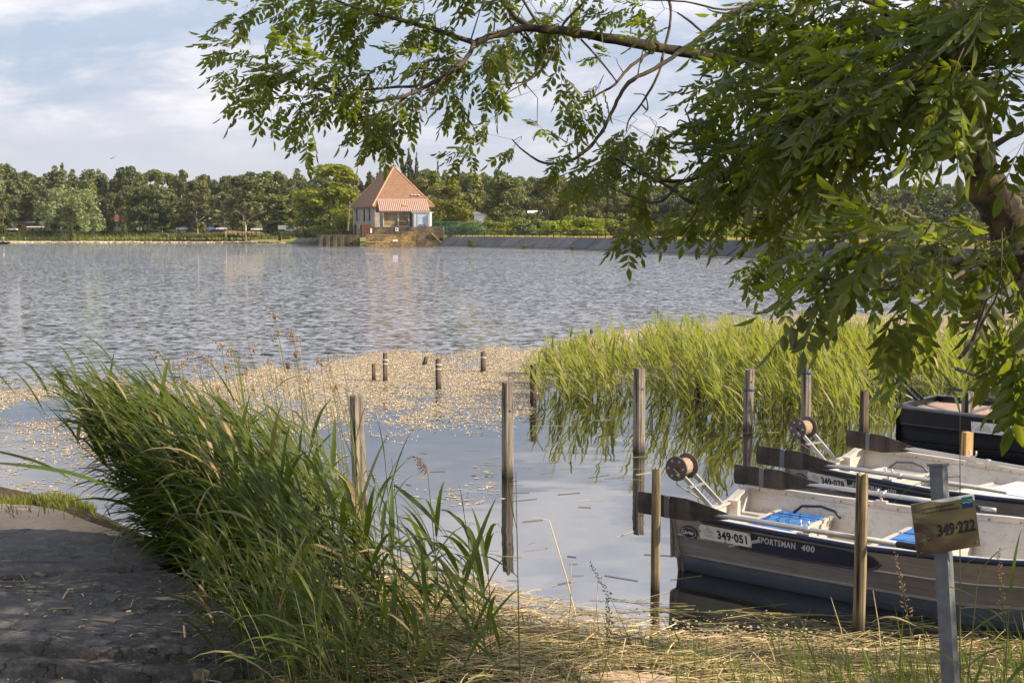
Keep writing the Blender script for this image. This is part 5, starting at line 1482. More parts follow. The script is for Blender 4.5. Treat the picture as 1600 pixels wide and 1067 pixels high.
# flat print of a sunset: bands by height plus cloud noise
uv = t.n.new('ShaderNodeTexCoord')
sxyz = t.n.new('ShaderNodeSeparateXYZ'); t.l.new(uv.outputs['Generated'], sxyz.inputs[0])
nz1 = t.noise(t.coord('Object', (6, 6, 18)), 1.6, 6, 0.6, .4)
vv_ = t.math('ADD', sxyz.outputs[2], t.math('MULTIPLY', t.math('SUBTRACT', nz1, .5), .35))
cr = t.n.new('ShaderNodeValToRGB'); t.l.new(vv_, cr.inputs[0])
els = cr.color_ramp.elements
for p_, c_ in zip((0.0, .16, .3, .42, .55, .72, .9), ((.09, .055, .03), (.17, .105, .05), (.045, .024, .022), (.17, .09, .025), (.25, .19, .045), (.19, .165, .055), (.19, .17, .08))):
    e = els[0] if p_ == 0.0 else (els[1] if p_ == .9 else els.new(p_)); e.position = p_; e.color = (*c_, 1)
cl = t.rng(t.noise(t.coord('Object', (5, 5, 16)), 1.3, 5, .6), .44, .60)
cl = t.math('MULTIPLY', cl, t.rng(sxyz.outputs[0], .1, .75, 1, .15))
t.set(Base_Color=t.mix(cl, cr.outputs[0], (.05, .028, .026)), Roughness=.35); m_sunset = t.m
pb = MB(); V = [SP(0, 0, 0), SP(1, 0, 0), SP(1, 1, 0), SP(0, 1, 0), SP(0, 0, .006), SP(1, 0, .006), SP(1, 1, .006), SP(0, 1, .006)]
pb.add(V, [(0, 1, 2, 3), (4, 5, 6, 7), (0, 1, 5, 4), (1, 2, 6, 5), (2, 3, 7, 6), (3, 0, 4, 7)])
plate = pb.build('number_board', m_sunset, sign, world=True)
def on_sign(body, size, u, v, wfrac, mat, name, bold=0.0):
    V, Fs = text_geo(body, size, bold); s_ = wfrac / V[:, 0].max(); hs = size * 1.0
    sc_ = wfrac * PW / V[:, 0].max()
    o_ = MB().add([SP(u + p[0] * s_, v + p[1] * sc_ * on_sign.tall / PH, .0085) for p in V], Fs).build(name, mat, sign, world=True)
    o_.parent = plate; return o_
on_sign.tall = 1.35
on_sign('349·222', .1, .36, .30, .60, m_ink, 'number_lettering', .0035)
on_sign.tall = 1.0
on_sign('Association Agréée de Pêche', .1, .15, .845, .52, m_ink, 'lettering', .002)
on_sign('Protection du Milieu Aquatique', .1, .15, .765, .58, m_ink, 'lettering', .002)
def patch(u0, u1, v0, v1, mat, name, o_=.008):
    return MB().add([SP(u0, v0, o_), SP(u1, v0, o_), SP(u1, v1, o_), SP(u0, v1, o_)], [(0, 1, 2, 3)]).build(name, mat, sign, world=True)
patch(.79, .965, .87, .97, plain('teal_print', (.02, .20, .16), .4), 'logo_top'); patch(.79, .965, .76, .87, plain('blue_print', (.02, .05, .16), .4), 'logo_bottom')
M = MB(); M.tube([SP(.80, .86, .0095), SP(.85, .875, .0095), SP(.90, .855, .0095), SP(.955, .875, .0095)], .0016, 4); M.tube([SP(.88, .92, .0095), SP(.92, .90, .0095), (SP(.95, .91, .0095))], .0014, 4)
M.build('logo_wave', m_whiteplate, sign, world=True)
M = MB()
for a_ in (0, 45, 90, 135):
    q = math.radians(a_ + 10); l_ = .055 if a_ % 90 else .085
    M.tube([SP(.13 - math.cos(q) * l_, .30 - math.sin(q) * l_ * 1.2, .009), SP(.13 + math.cos(q) * l_, .30 + math.sin(q) * l_ * 1.2, .009)], .0012, 4)
M.build('star_print', plain('pale_olive_print', (.32, .33, .2), .5), sign, world=True)
for u, v in ((.06, .95), (.95, .09), (.06, .06), (.95, .95)):
    MB().tube([SP(u, v, .006), SP(u, v, .010)], .005, 8).build('screw', m_galv, sign, world=True)
MB().add([SP(.02, .06, -.02), SP(.09, .06, -.02), SP(.09, .25, -.02), SP(.02, .25, -.02)], [(0, 1, 2, 3)]).build('bracket', m_galv, sign, world=True)
MB().bar(SP(.1, .5, -.015), SP(.9, .5, -.015), .02, .02).build('bracket', m_galv, sign, world=True)
# ------------------------------------------------------------------ instanced leaf helper
def frame_score(p, s_=1.0):
    u, v, d = pix(p)
    if d < .1 or not (-40 < u < 1640 and -40 < v < 1107): return 0
    return s_ / d
def spread(variants, placements, parent, mat, partname, restname, nparts=300, rest_parent=None, label=None):
    """placements: list of (variant index, Matrix, score). the largest nparts become parts, the rest one mesh"""
    order = sorted(range(len(placements)), key=lambda i: -placements[i][2])
    pm = _MW[parent.name].inverted()
    for v in variants:
        if not v[2].materials: v[2].materials.append(mat)
    for i in order[:nparts]:
        vi, M_, _ = placements[i]
        o_ = bpy.data.objects.new(partname, variants[vi][2]); COL.objects.link(o_); o_.parent = parent; o_.matrix_local = pm @ M_
    Vs, F4, F3, off = [], [], [], 0
    for i in order[nparts:]:
        vi, M_, _ = placements[i]; Vv, Ff, me = variants[vi]
        A = np.array(pm @ M_)
        Vs.append(Vv @ A[:3, :3].T + A[:3, 3]); 
        for f in Ff:
            (F4 if f.shape[1] == 4 else F3).append(f + off)
        off += len(Vv)
    if Vs:
        fl_ = ([np.concatenate(F4)] if F4 else []) + ([np.concatenate(F3)] if F3 else [])
        o_ = link(restname, np_mesh(restname, np.concatenate(Vs), fl_), mat, parent, 'stuff')
        return o_
def variant(name, V, quads, tris=None):
    V = np.array([tuple(v) for v in V], dtype=float); Ff = []
    if len(quads): Ff.append(np.array(quads))
    if tris is not None and len(tris): Ff.append(np.array(tris))
    return (V, Ff, np_mesh(name, V, Ff))
def frame(x, up):
    x = Vector(x).normalized(); up = Vector(up); z = (up - x * up.dot(x))
    z = z.normalized() if z.length > 1e-4 else x.orthogonal().normalized()
    y = z.cross(x); return Matrix((x, y, z)).transposed()

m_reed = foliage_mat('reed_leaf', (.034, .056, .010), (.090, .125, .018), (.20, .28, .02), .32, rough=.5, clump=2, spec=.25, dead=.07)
m_reedmid = foliage_mat('reed_leaf_sunlit', (.07, .10, .014), (.25, .265, .045), (.42, .46, .05), .38, rough=.55, clump=.8, spec=.25, dead=.10)  # paler copy of the reed leaf, with sunlight put into its colour
m_stem = plain('reed_stem', (.12, .13, .04), .6, 0, .35, 4)
m_drystem = plain('dry_stem', (.36, .26, .13), .8, 0, .35, 4)
m_brownhead = plain('seed_head', (.30, .19, .10), .9, 0, .35, 30)

def blade_variant(seed, droop, n=7, wf=.5):
    """leaf along +X length 1, curving down; width wf*.1"""
    rr = random.Random(seed); V = []; Q = []
    tw = rr.uniform(-.8, .8); sb_ = rr.uniform(-.12, .12)
    pos = Vector((0, 0, 0)); ang = .25
    pts = []
    for i in range(n):
        pts.append((pos.copy(), ang)); ang -= droop / n * (1.4 if i > n * .4 else .5); pos = pos + Vector((math.cos(ang), sb_ * i / n, math.sin(ang))) / (n - 1)
    for i, (p, a) in enumerate(pts):
        t_ = i / (n - 1); w = wf * .1 * (.35 + .65 * min(1, t_ * 5)) * (1 - t_ ** 2.2) ** .9 + .0006
        y = Vector((0, math.cos(tw * t_), math.sin(tw * t_))); k = Vector((math.sin(a) * .25, 0, -.25 * math.cos(a))) * w
        V += [p - y * w, p + k, p + y * w]
    for i in range(n - 1):
        for j in range(2): Q.append((i * 3 + j, (i + 1) * 3 + j, (i + 1) * 3 + j + 1, i * 3 + j + 1))
    return variant('leaf', V, Q)

# ------------------------------------------------------------------ big reed clump on the near bank
BV = [blade_variant(k, d, 8, w) for k, (d, w) in enumerate([(.6, .32), (.9, .30), (1.2, .34), (1.5, .30), (1.8, .28), (.4, .3), (1.1, .38), (2.2, .3)])]
WIND = Vector((-1, -.12, 0))
def reed_shoot(base, H, lean, nl, plac, stems, llen=.5, fan=.5, wind=.8, start=.25, rr=R, scale_w=1.0, idx=None, lift=0.0):
    """a stem curving with the wind, alternate leaves swept to the lee side"""
    pts = []; d0 = Vector((rr.gauss(0, .07), rr.gauss(0, .07), 1)); 
    for i in range(7):
        t_ = i / 6
        pts.append(Vector(base) + d0 * H * t_ + WIND * (lean * H * t_ ** 2.0))
    stems.append((pts, .0042 * scale_w))
    for k in range(nl):
        t_ = lerp(start, .99, (k + rr.uniform(-.3, .3)) / max(1, nl - 1)); t_ = min(.995, max(.05, t_))
        i = min(5, int(t_ * 6)); p = pts[i].lerp(pts[i + 1], t_ * 6 - i); sd = (pts[i + 1] - pts[i]).normalized()
        a = rr.uniform(-1.15, 1.15) if rr.random() < wind else rr.uniform(0, 6.28)
        lee = Vector((-math.cos(a), math.sin(a) - .05, 0))
        e = rr.uniform(.15, .95) + (t_ ** 2) * .45 + lift
        x = (lee * (1 - .35 * t_) + Vector((0, 0, 1)) * e + WIND * .25).normalized()
        L_ = llen * rr.uniform(.65, 1.15) * (.75 + .5 * math.sin(PI * min(1, t_ * 1.05)))
        vi = rr.randrange(len(BV)) if idx is None else rr.choice(idx)
        F_ = frame(x, (0, 0, 1)); M_ = Matrix.Translation(p) @ (F_ @ Matrix.Diagonal((L_, L_ * scale_w, L_))).to_4x4()
        plac.append((vi, M_, frame_score(p + x * L_ * .5, L_)))
def stem_mesh(stems, parent, mat, name, seg=4, world=True, kind='stuff'):
    V = []; Q = []
    inv = _MW[parent.name].inverted() if parent is not None else Matrix.Identity(4)
    for pts, r_ in stems:
        b0_ = len(V); n_ = len(pts)
        for i, p in enumerate(pts):
            rad = r_ * (1 - .65 * i / (n_ - 1)); p = inv @ p
            for k in range(seg):
                a = 2 * PI * k / seg; V.append((p.x + math.cos(a) * rad, p.y + math.sin(a) * rad, p.z))
        for i in range(n_ - 1):
            for k in range(seg): Q.append((b0_ + i * seg + k, b0_ + i * seg + (k + 1) % seg, b0_ + (i + 1) * seg + (k + 1) % seg, b0_ + (i + 1) * seg + k))
    return link(name, np_mesh(name, V, [np.array(Q)]), mat, parent, kind, smooth=True)

clump = thing('reed_clump', 'huge dark green reed clump bent leftwards by the wind on the near bank', 'reeds', (-1.5, 5.6 * K, .1))
plac, stems = [], []
rr = random.Random(21)
# the rooting line follows the bank behind the slabs; (px of root, Y range, height)
n_sh = 0
while n_sh < 540:
    x = rr.uniform(-2.5, -.12); 
    ylo = interp(x, [(-2.75, 6.6), (-2.2, 6.0), (-1.6, 5.45), (-1.15, 5.0), (-.6, 4.75), (-.1, 4.8)]); yhi = interp(x, [(-2.75, 7.2), (-2, 7.2), (-1.2, 6.6), (-.5, 6.1), (0, 5.5)])
    y = rr.uniform(ylo, yhi) * K
    u, v, d = pix((x, y, .2))
    H = interp(u, [(150, .80), (250, 1.12), (340, 1.26), (430, 1.22), (500, 1.05), (560, .90), (640, .70), (780, .6)]) * rr.uniform(.72, 1.12)
    if u > 470 and rr.random() < interp(u, [(470, .15), (540, .75), (640, .92)]): continue
    if H > 1.3 and rr.random() < .0: continue
    z = max(bankz(x, y), -.05)
    reed_shoot((x, y, z), H, interp(u, [(150, .55), (400, .50), (520, .22), (640, .08)]) * rr.uniform(.7, 1.35), rr.choice([6, 7, 8]), plac, stems, llen=.52, start=.04, scale_w=1.15, rr=rr, wind=interp(u, [(150, .97), (480, .93), (620, .6)]))
    n_sh += 1
n_sh = 0
while n_sh < 120:           # the near edge of the clump, down to the straw
    x = rr.uniform(-1.7, .02); y = rr.uniform(4.05, 4.95) * K
    if x < -1.15 and y < 4.6 * K: continue
    u, v, d = pix((x, y, bankz(x, y)))
    if u < 300 or v > 1200 or rr.random() < interp(u, [(520, 0), (640, .6), (800, .9)]): continue
    reed_shoot((x, y, bankz(x, y) - .02), interp(u, [(430, .85), (600, .62), (780, .42)]) * rr.uniform(.6, 1.2), rr.uniform(.05, .35), rr.choice([4, 5, 6, 7]), plac, stems, llen=.36, start=.1, rr=rr, wind=.65); n_sh += 1
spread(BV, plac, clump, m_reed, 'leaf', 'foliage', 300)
stem_mesh(stems, clump, m_stem, 'stems')
# a few tall upright spears on top of the clump
def tall_reed(px, ytop, D, base, label, leaves, lean=0.0, plume=None, mat=m_reed, group=None, name='reed_stalk', rawbase=True):
    """single stalk; leaves: list of (t, azimuth deg, elevation, length, variant, width)"""
    top_ = P(px, ytop, D); base = Vector(base)
    if rawbase: base.y *= K
    t_ = thing(name, label, 'reed', base, 0, group)
    pts = []
    for i in range(9):
        q = i / 8; p = base.lerp(top_, q); p = p + Vector((lean * math.sin(PI * q), 0, 0)); pts.append(p)
    stem_mesh([(pts, .0048)], t_, m_stem, 'stem', 6, kind=None)
    for (q, az, el, L_, vi, wd) in leaves:
        i = min(7, int(q * 8)); p = pts[i].lerp(pts[i + 1], q * 8 - i)
        a = math.radians(az); e = math.radians(el)
        x = Vector((math.cos(a) * math.cos(e), math.sin(a) * math.cos(e), math.sin(e)))
        F_ = frame(x, (0, 0, 1) if abs(el) < 75 else (-1, -.3, .2)); M_ = Matrix.Translation(p) @ (F_ @ Matrix.Diagonal((L_, L_ * wd, L_))).to_4x4()
        if not BV[vi][2].materials: BV[vi][2].materials.append(mat)
        o_ = bpy.data.objects.new('leaf', BV[vi][2]); COL.objects.link(o_); o_.parent = t_; o_.matrix_local = _MW[t_.name].inverted() @ M_
    if plume:
        M = MB(); rp = random.Random(int(px)); tp = pts[-1]
        for k in range(26):
            q = k / 25; s_ = tp + Vector((-.09 * q ** 1.4 * plume, 0, .16 * q - .10 * q ** 3)) * 1.0
            for j in range(3):
                e_ = s_ + Vector((rp.uniform(-.06, .01), rp.uniform(-.02, .02), rp.uniform(-.05, .01))) * (1.1 - q)
                M.tube([s_, e_], [.0012, .002], 3, cap=False)
        M.build('plume', m_brownhead, t_, world=True)
    return t_
tall_reed(600, 700, 4.9, (-.62, 5.0, .12), 'tall reed stalk left of the plumed reeds with a long pointed blade', [(.62, 150, 55, .36, 0, .9), (.8, 20, 62, .40, 5, 1.0), (.45, 200, 40, .4, 2, 1), (.95, 160, 70, .3, 5, .9), (.3, 170, 25, .42, 3, .9)])
tall_reed(668, 735, 4.7, (-.34, 4.75, .12), 'plumed reed stalk with arching brown seed head, centre foreground', [(.5, 5, 48, .36, 1, .9), (.66, 170, 58, .42, 0, 1.1), (.36, 30, 30, .4, 3, .9), (.2, 190, 35, .45, 2, 1)], plume=1.2)
tall_reed(612, 716, 4.6, (-.50, 4.55, .15), 'broad-leaved reed stalk whose blade points up beside the brown plume', [(.72, 175, 75, .34, 5, 1.5), (.9, -40, -35, .40, 0, 1.5), (.5, 20, 50, .36, 2, 1.0), (.3, 180, 30, .46, 4, 1.1)])
tall_reed(806, 738, 4.5, (.045, 4.35, .18), 'lone tall reed stalk right of centre with leaves arching left', [(.78, 100, 84, .36, 5, .8), (.60, 165, 32, .30, 3, 1.0), (.66, 178, 12, .26, 2, 1.0), (.34, 172, 40, .34, 4, 1.1), (.30, 185, -20, .26, 3, 1.0)])
tall_reed(720, 770, 4.8, (-.10, 4.8, .1), 'slim reed stalk between the plumed one and the lone one', [(.5, 160, 40, .3, 3, .8), (.7, 10, 50, .28, 1, .8), (.9, 150, 70, .2, 5, .7)])
tall_reed(555, 655, 5.2, (-.92, 5.2, .15), 'reed stalk crossing the leftmost tall post', [(.6, 160, 50, .4, 1, 1), (.8, 170, 60, .4, 0, 1), (.9, 20, 65, .3, 5, .9), (.45, 200, 40, .4, 3, 1)])
tall_reed(352, 545, 6.1, (-1.55, 6.2, .2), 'highest reed blade spearing above the middle of the big clump', [(.70, 160, 72, .62, 5, .8), (.55, 170, 50, .5, 0, .9), (.8, 175, 60, .4, 0, .9)])
tall_reed(398, 570, 5.9, (-1.35, 6.0, .2), 'reed spear with two drooping blades right of the highest one', [(.85, -10, 40, .35, 2, .8), (.6, 170, 60, .5, 1, .9), (.97, 120, 75, .3, 5, .8)])
# rush stems with little brown heads
rsh = random.Random(8)
RUSH = [(250, 548, 7.4), (262, 560, 7.3), (283, 565, 7.2), (300, 552, 7.5), (312, 570, 7.1), (322, 556, 7.4), (333, 560, 7.2), (346, 536, 7.4), (352, 572, 7.1), (360, 546, 7.3), (372, 560, 7.3), (382, 575, 7.2), (403, 540, 7.4), (418, 560, 7.2), (428, 490, 7.3), (432, 520, 7.4), (457, 520, 7.3), (462, 548, 7.2), (466, 524, 7.0), (480, 590, 7.2), (500, 560, 7.1), (510, 570, 7.2), (290, 590, 7.1), (340, 600, 7.2), (392, 600, 7.0), (440, 590, 7.0), (525, 600, 7.0)]
ORDW = 'first second third fourth fifth sixth seventh eighth ninth tenth eleventh twelfth thirteenth fourteenth fifteenth sixteenth seventeenth eighteenth nineteenth twentieth twenty-first twenty-second twenty-third twenty-fourth twenty-fifth twenty-sixth twenty-seventh'.split()
for k, (px, yt, D) in enumerate(RUSH):
    tp = P(px, yt, D); bx = px + rsh.uniform(15, 55); b_ = P(bx, 760, D); b_.z = max(0, bankz(b_.x, b_.y))
    t_ = thing('rush_stem', 'thin brown-tipped rush stem standing among others above the big reed clump', 'rush', b_, 0, 'thin rush stems behind the big reed clump')
    if k in (14, 7, 0):
        t_['label'] = {14: 'tallest thin rush stem with brown tip above the big reed clump', 7: 'bare rush stem with small tuft beside the highest reed blade', 0: 'leftmost thin rush stem with feathery brown head'}[k]
    if k not in (14, 7, 0): t_['label'] = ORDW[sorted(range(len(RUSH)), key=lambda i: RUSH[i][0]).index(k)] + ' thin rush stem from the left above the big reed clump'
    pts = [b_.lerp(tp, q / 6) + Vector((.04 * math.sin(PI * q / 6), 0, 0)) for q in range(7)]
    stem_mesh([(pts, .0062)], t_, m_drystem if k % 3 == 0 else m_stem, 'stem', 5, kind=None)
    M = MB()
    for j in range(rsh.choice([4, 7, 9])):
        o_ = Vector((rsh.uniform(-.045, .03), rsh.uniform(-.02, .02), rsh.uniform(-.06, .01)))
        M.tube([tp + Vector((0, 0, -.05)), tp + o_ * .8], [.001, .001], 3, cap=False); c_ = tp + o_
        M.tube([c_ - Vector((0, 0, .011)), c_, c_ + Vector((0, 0, .011))], [.003, .009, .003], 5)
    M.build('seed_head', m_brownhead, t_, world=True)
extra = []
for k in range(46):
    px = rsh.uniform(235, 545); D = rsh.uniform(6.8, 7.6); tp = P(px, rsh.uniform(540, 640), D); b_ = P(px + rsh.uniform(10, 50), 760, D); b_.z = 0
    extra.append(([b_.lerp(tp, q / 5) + Vector((.05 * math.sin(PI * q / 5), 0, 0)) for q in range(6)], .0048))
rs_o = stem_mesh(extra, None, m_stem, 'rushes', 4); rs_o['label'] = 'mass of fine bare rush stems behind the big reed clump'
# two loose blades reaching in from the left edge
for (px, py, D, az, el, L_, lab) in ((-25, 722, 3.6, -8, -14, .62, 'long dark blade reaching in from the left edge over the sand'), (-30, 700, 3.7, -3, -22, .42, 'shorter dark blade at the left edge of the photo')):
    p = P(px, py, D); t_ = thing('bent_reed', lab, 'reed', p, 0)
    x = Vector((math.cos(math.radians(az)) * math.cos(math.radians(el)), math.sin(math.radians(az)), math.sin(math.radians(el))))
    o_ = bpy.data.objects.new('leaf', BV[0][2]); COL.objects.link(o_); o_.parent = t_; o_.matrix_local = (frame(x, (0, 0, 1)) @ Matrix.Diagonal((L_, L_ * .9, L_))).to_4x4()
    stem_mesh([([Vector((p.x - .25, p.y, bankz(p.x - .25, p.y) - .05)), Vector((p.x - .1, p.y, lerp(.5, p.z, .6))), p], .005)], t_, m_stem, 'stem', 5, kind=None)

# ------------------------------------------------------------------ reed bed on the right, standing in the water
bed_poly = [(775, 640), (800, 655), (850, 640), (905, 655), (960, 660), (1050, 665), (1100, 672), (1180, 676), (1260, 690), (1330, 690), (1400, 715), (1500, 730), (1700, 760), (1760, 560), (1500, 548), (1300, 548), (1150, 550), (1000, 556), (900, 570), (830, 585), (790, 600)]
def inside(poly, x, y):
    c_ = False; j = len(poly) - 1
    for i in range(len(poly)):
        xi, yi = poly[i]; xj, yj = poly[j]
        if (yi > y) != (yj > y) and x < (xj - xi) * (y - yi) / (yj - yi) + xi: c_ = not c_
        j = i
    return c_
RV = [blade_variant(40 + k, d, 5, w) for k, (d, w) in enumerate([(.4, .42), (.7, .40), (1.0, .42), (1.4, .40), (.2, .38), (1.8, .4)])]
_BV = BV; 
from mathutils import noise as mn
plac, stems = [], []
rr = random.Random(33); cnt = 0; tries = 0
def in_boat(x, y, loc, ang, L, w):
    dx, dy = x - loc[0], y - loc[1]; a = dx * math.cos(ang) + dy * math.sin(ang); b_ = -dx * math.sin(ang) + dy * math.cos(ang)
    return -.45 < a < L + .2 and abs(b_) < w
locD = boatD.location
while cnt < 1500 and tries < 60000:
    tries += 1
    x, y = rr.uniform(-.6, 12), rr.uniform(9.2, 21) * K
    u, v, d = pix((x, y, 0))
    if not inside(bed_poly, u, v): continue
    if in_boat(x, y, locA, angA, 4, .95) or in_boat(x, y, locB, angB, 4, .95) or in_boat(x, y, locD, math.radians(-40), 4.6, .85): continue
    # thinner towards the left tip and in patches
    dn = interp(u, [(775, .12), (850, .4), (980, .65), (1150, 1)]) * (.6 + .5 * math.sin(x * 2.3 + y) * math.sin(y * 1.2 - x))
    if rr.random() > dn: continue
    ytop = interp(u, [(775, 575), (830, 545), (880, 525), (960, 500), (1040, 490), (1130, 488), (1250, 492), (1400, 500), (1600, 520)])
    H = .90 * min(1.6, max(.35, PA(u, ytop, y).z)) * (rr.uniform(.42, .80) if rr.random() < .78 else rr.uniform(.8, 1.05))
    if u > 1370 and v > 632 and rr.random() < .9: continue
    if v > interp(u, [(775, 640), (1050, 655), (1260, 676), (1500, 700)]) + 16 * mn.noise(Vector((u * .02, 1, 5))) + rr.gauss(0, 4): continue
    if v > 650: H *= .86
    BV = RV
    reed_shoot((x, y, -.1), H + .1, rr.uniform(.05, .3), rr.choice([5, 6, 7, 8]), plac, stems, llen=.36, start=.3 if rr.random() < .6 else .1, rr=rr, wind=.75, scale_w=1.6, lift=.45)
    cnt += 1
BV = _BV
bed = bpy.data.objects.new('reed_bed', None); COL.objects.link(bed); bed.location = (4, 18, 0); _MW['reed_bed'] = Matrix.Translation((4, 18, 0))
tag(bed, 'sunlit yellow-green reed bed standing in the water behind the boats', 'reeds')
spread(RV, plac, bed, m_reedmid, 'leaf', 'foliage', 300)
stem_mesh(stems, bed, m_stem, 'stems', 3)

# ------------------------------------------------------------------ flowering water plants
fl_poly = [(-60, 618), (0, 613), (90, 605), (180, 602), (330, 598), (420, 574), (480, 580), (560, 560), (640, 549), (700, 551), (760, 545), (840, 546), (900, 528), (980, 514), (1100, 504), (1300, 493), (1650, 488), (1650, 600), (1000, 600), (850, 600), (830, 640), (800, 690), (700, 720), (600, 720), (540, 740), (430, 730), (260, 720), (200, 740), (120, 720), (60, 690), (0, 680), (-60, 670)]
thin_poly = [(-60, 600), (400, 560), (760, 540), (900, 560), (800, 700), (830, 770), (700, 800), (560, 740), (300, 760), (100, 800), (-60, 760)]
def sn(x, y): return .5 + .25 * math.sin(x * 1.9 + 1.3 * math.sin(y * .8)) + .25 * math.sin(y * 2.7 + 1.7 * math.sin(x * 1.1 + 2)) 
pos_f, pos_w, pos_b = [], [], []
rr = random.Random(77); tries = 0
from mathutils import noise as mn
while len(pos_f) < 210000 and tries < 950000:
    tries += 1
    x = rr.uniform(-13, 17); y = rr.uniform(8.2, 31) * K
    u, v, d = pix((x, y, 0))
    if not (-60 < u < 1660): continue
    nn_ = mn.noise(Vector((x * .5, y * .22, 3))) + .6 * mn.noise(Vector((x * 1.9, y * .8, 7))) + .35 * mn.noise(Vector((x * 6, y * 5, 1)))
    wv_ = mn.noise(Vector((x * .9, y * .35, 21))) + .5 * mn.noise(Vector((x * 3, y * 1.2, 22)))
    inf_ = inside(fl_poly, u + 25 * wv_, v + 9 * wv_ + rr.gauss(0, 2.5))
    if inf_:
        p_ = .95 + nn_ * .9
        if v > 590: p_ -= ((v - 590) / 95) ** 1.0 * .78
        if u < 200: p_ -= .12
        if rr.random() < p_: pos_f.append((x, y))
    elif inside(thin_poly, u, v):
        if rr.random() < (nn_ - .05) * .5: pos_f.append((x, y))
    if rr.random() < .7 and inf_ and rr.random() < .9 + nn_ - max(0, v - 600) / 90: pos_w.append((x, y))
    elif rr.random() < .10 and inside(thin_poly, u, v) and nn_ > .0: pos_w.append((x, y))
k_ = 0
while k_ < 14000:
    k_ += 1
    x = rr.uniform(-16, 22); y = rr.uniform(15, 34) * K; u, v, d = pix((x, y, 0))
    band = abs(v - interp(u, [(0, 570), (150, 556), (400, 548), (520, 530), (700, 532), (860, 512), (1000, 500), (1280, 480)]))
    if rr.random() < math.exp(-(band / 9) ** 2) * (.25 + mn.noise(Vector((x * .35, y * .9, 9)))): pos_b.append((x, y))
def specks(name, label, pts, size, zlo, zhi, mat, seed, flat=.8, quads=1):
    rs = np.random.RandomState(seed); n_ = len(pts); c = np.zeros((n_, 3)); c[:, :2] = pts; c[:, 2] = rs.uniform(zlo, zhi, n_)
    nr_ = rs.normal(size=(n_, 3)) * (1 - flat); nr_[:, 2] += flat
    nr_ /= np.linalg.norm(nr_, axis=1)[:, None]
    t1 = np.cross(nr_, rs.normal(size=(n_, 3))); t1 /= np.linalg.norm(t1, axis=1)[:, None]; t2 = np.cross(nr_, t1)
    s_ = size * rs.uniform(.55, 1.25, (n_, 1))
    # five-sided flower discs
    V = []
    for k in range(4):
        a = 2 * PI * k / 4; V.append(c + (t1 * math.cos(a) + t2 * math.sin(a)) * s_)
    V = np.stack(V, 1).reshape(-1, 3)
    o = link(name, np_mesh(name, V, [np.arange(n_ * 4).reshape(-1, 4)]), mat); tag(o, label, None, None, 'stuff'); return o
t = NT('petal_white'); isl = t.island()
cr = t.mix(t.rng(isl, .0, 1), (.46, .35, .23), (.66, .56, .43))
t.set(Base_Color=cr, Roughness=.9, Specular_IOR_Level=.05); m_petal = t.m
m_weed = foliage_mat('water_weed', (.30, .23, .13), (.52, .42, .28), (.3, .25, .12), .15, clump=3)
m_redweed = plain('red_brown_weed', (.24, .13, .10), .8, 0, .3, 3)
specks('water_crowfoot', 'carpet of tiny cream-white water flowers on the lake between the posts', pos_f, .0105, .004, .013, m_petal, 1, .75)
specks('floating_weed', 'olive-brown leaves and stems of the floating water plants', pos_w, .030, .002, .005, m_weed, 2, .995)
specks('red_weed', 'sparse reddish-brown weed drifting beyond the flower carpet', pos_b, .024, .003, .01, m_redweed, 3, .97)
# the pale flower line along the far left shore
pts = []
for k in range(15000):
    px = rr.uniform(-30, 470); yy = rr.uniform(378.2, 379.3); D = 2.7 * F / (yy - 361); pts.append((PA(px, 370, D).x, D))
specks('far_water_flowers', 'thin bright line of white flowers along the far left shore', pts, .26, .01, .10, m_petal, 4, .75)

# ------------------------------------------------------------------ straw and cut reeds washed up on the near bank
def ribbons(name, label, items, mat, kind='stuff', seed=1):
    """items: (p0, direction, length, half width, sag)"""
    V = []; Q = []; rs = random.Random(seed)
    for (p, d, L_, w_, sag) in items:
        d = Vector(d).normalized(); s_ = d.cross(Vector((rs.gauss(0, .6), rs.gauss(0, .6), 1))).normalized() * w_; b0_ = len(V); up_ = d.cross(s_).normalized() * w_ * .7
        if up_.z < 0: up_ = -up_
        for i in range(4):
            q = i / 3; c = Vector(p) + d * L_ * q + Vector((0, 0, -sag * (2 * q - 1) ** 2 + sag))
            V += [tuple(c - s_), tuple(c + up_), tuple(c + s_)]
        for i in range(3):
            for j in range(2): Q.append((b0_ + i * 3 + j, b0_ + (i + 1) * 3 + j, b0_ + (i + 1) * 3 + j + 1, b0_ + i * 3 + j + 1))
    o = link(name, np_mesh(name, V, [np.array(Q)]), mat); tag(o, label, None, None, kind); return o
def m_strawf(name, a, b_, c_, d_):
    t = NT(name); isl = t.island()
    cr = t.mix(t.rng(isl, 0, .6), a, b_); cr = t.mix(t.rng(isl, .7, .74), cr, c_); cr = t.mix(t.rng(isl, .88, .9), cr, d_)
    t.set(Base_Color=cr, Roughness=.65, Specular_IOR_Level=.35); return t.m
m_straw = m_strawf('straw', (.26, .18, .08), (.62, .47, .24), (.17, .175, .05), (.075, .05, .03))
items = []
rr = random.Random(15)
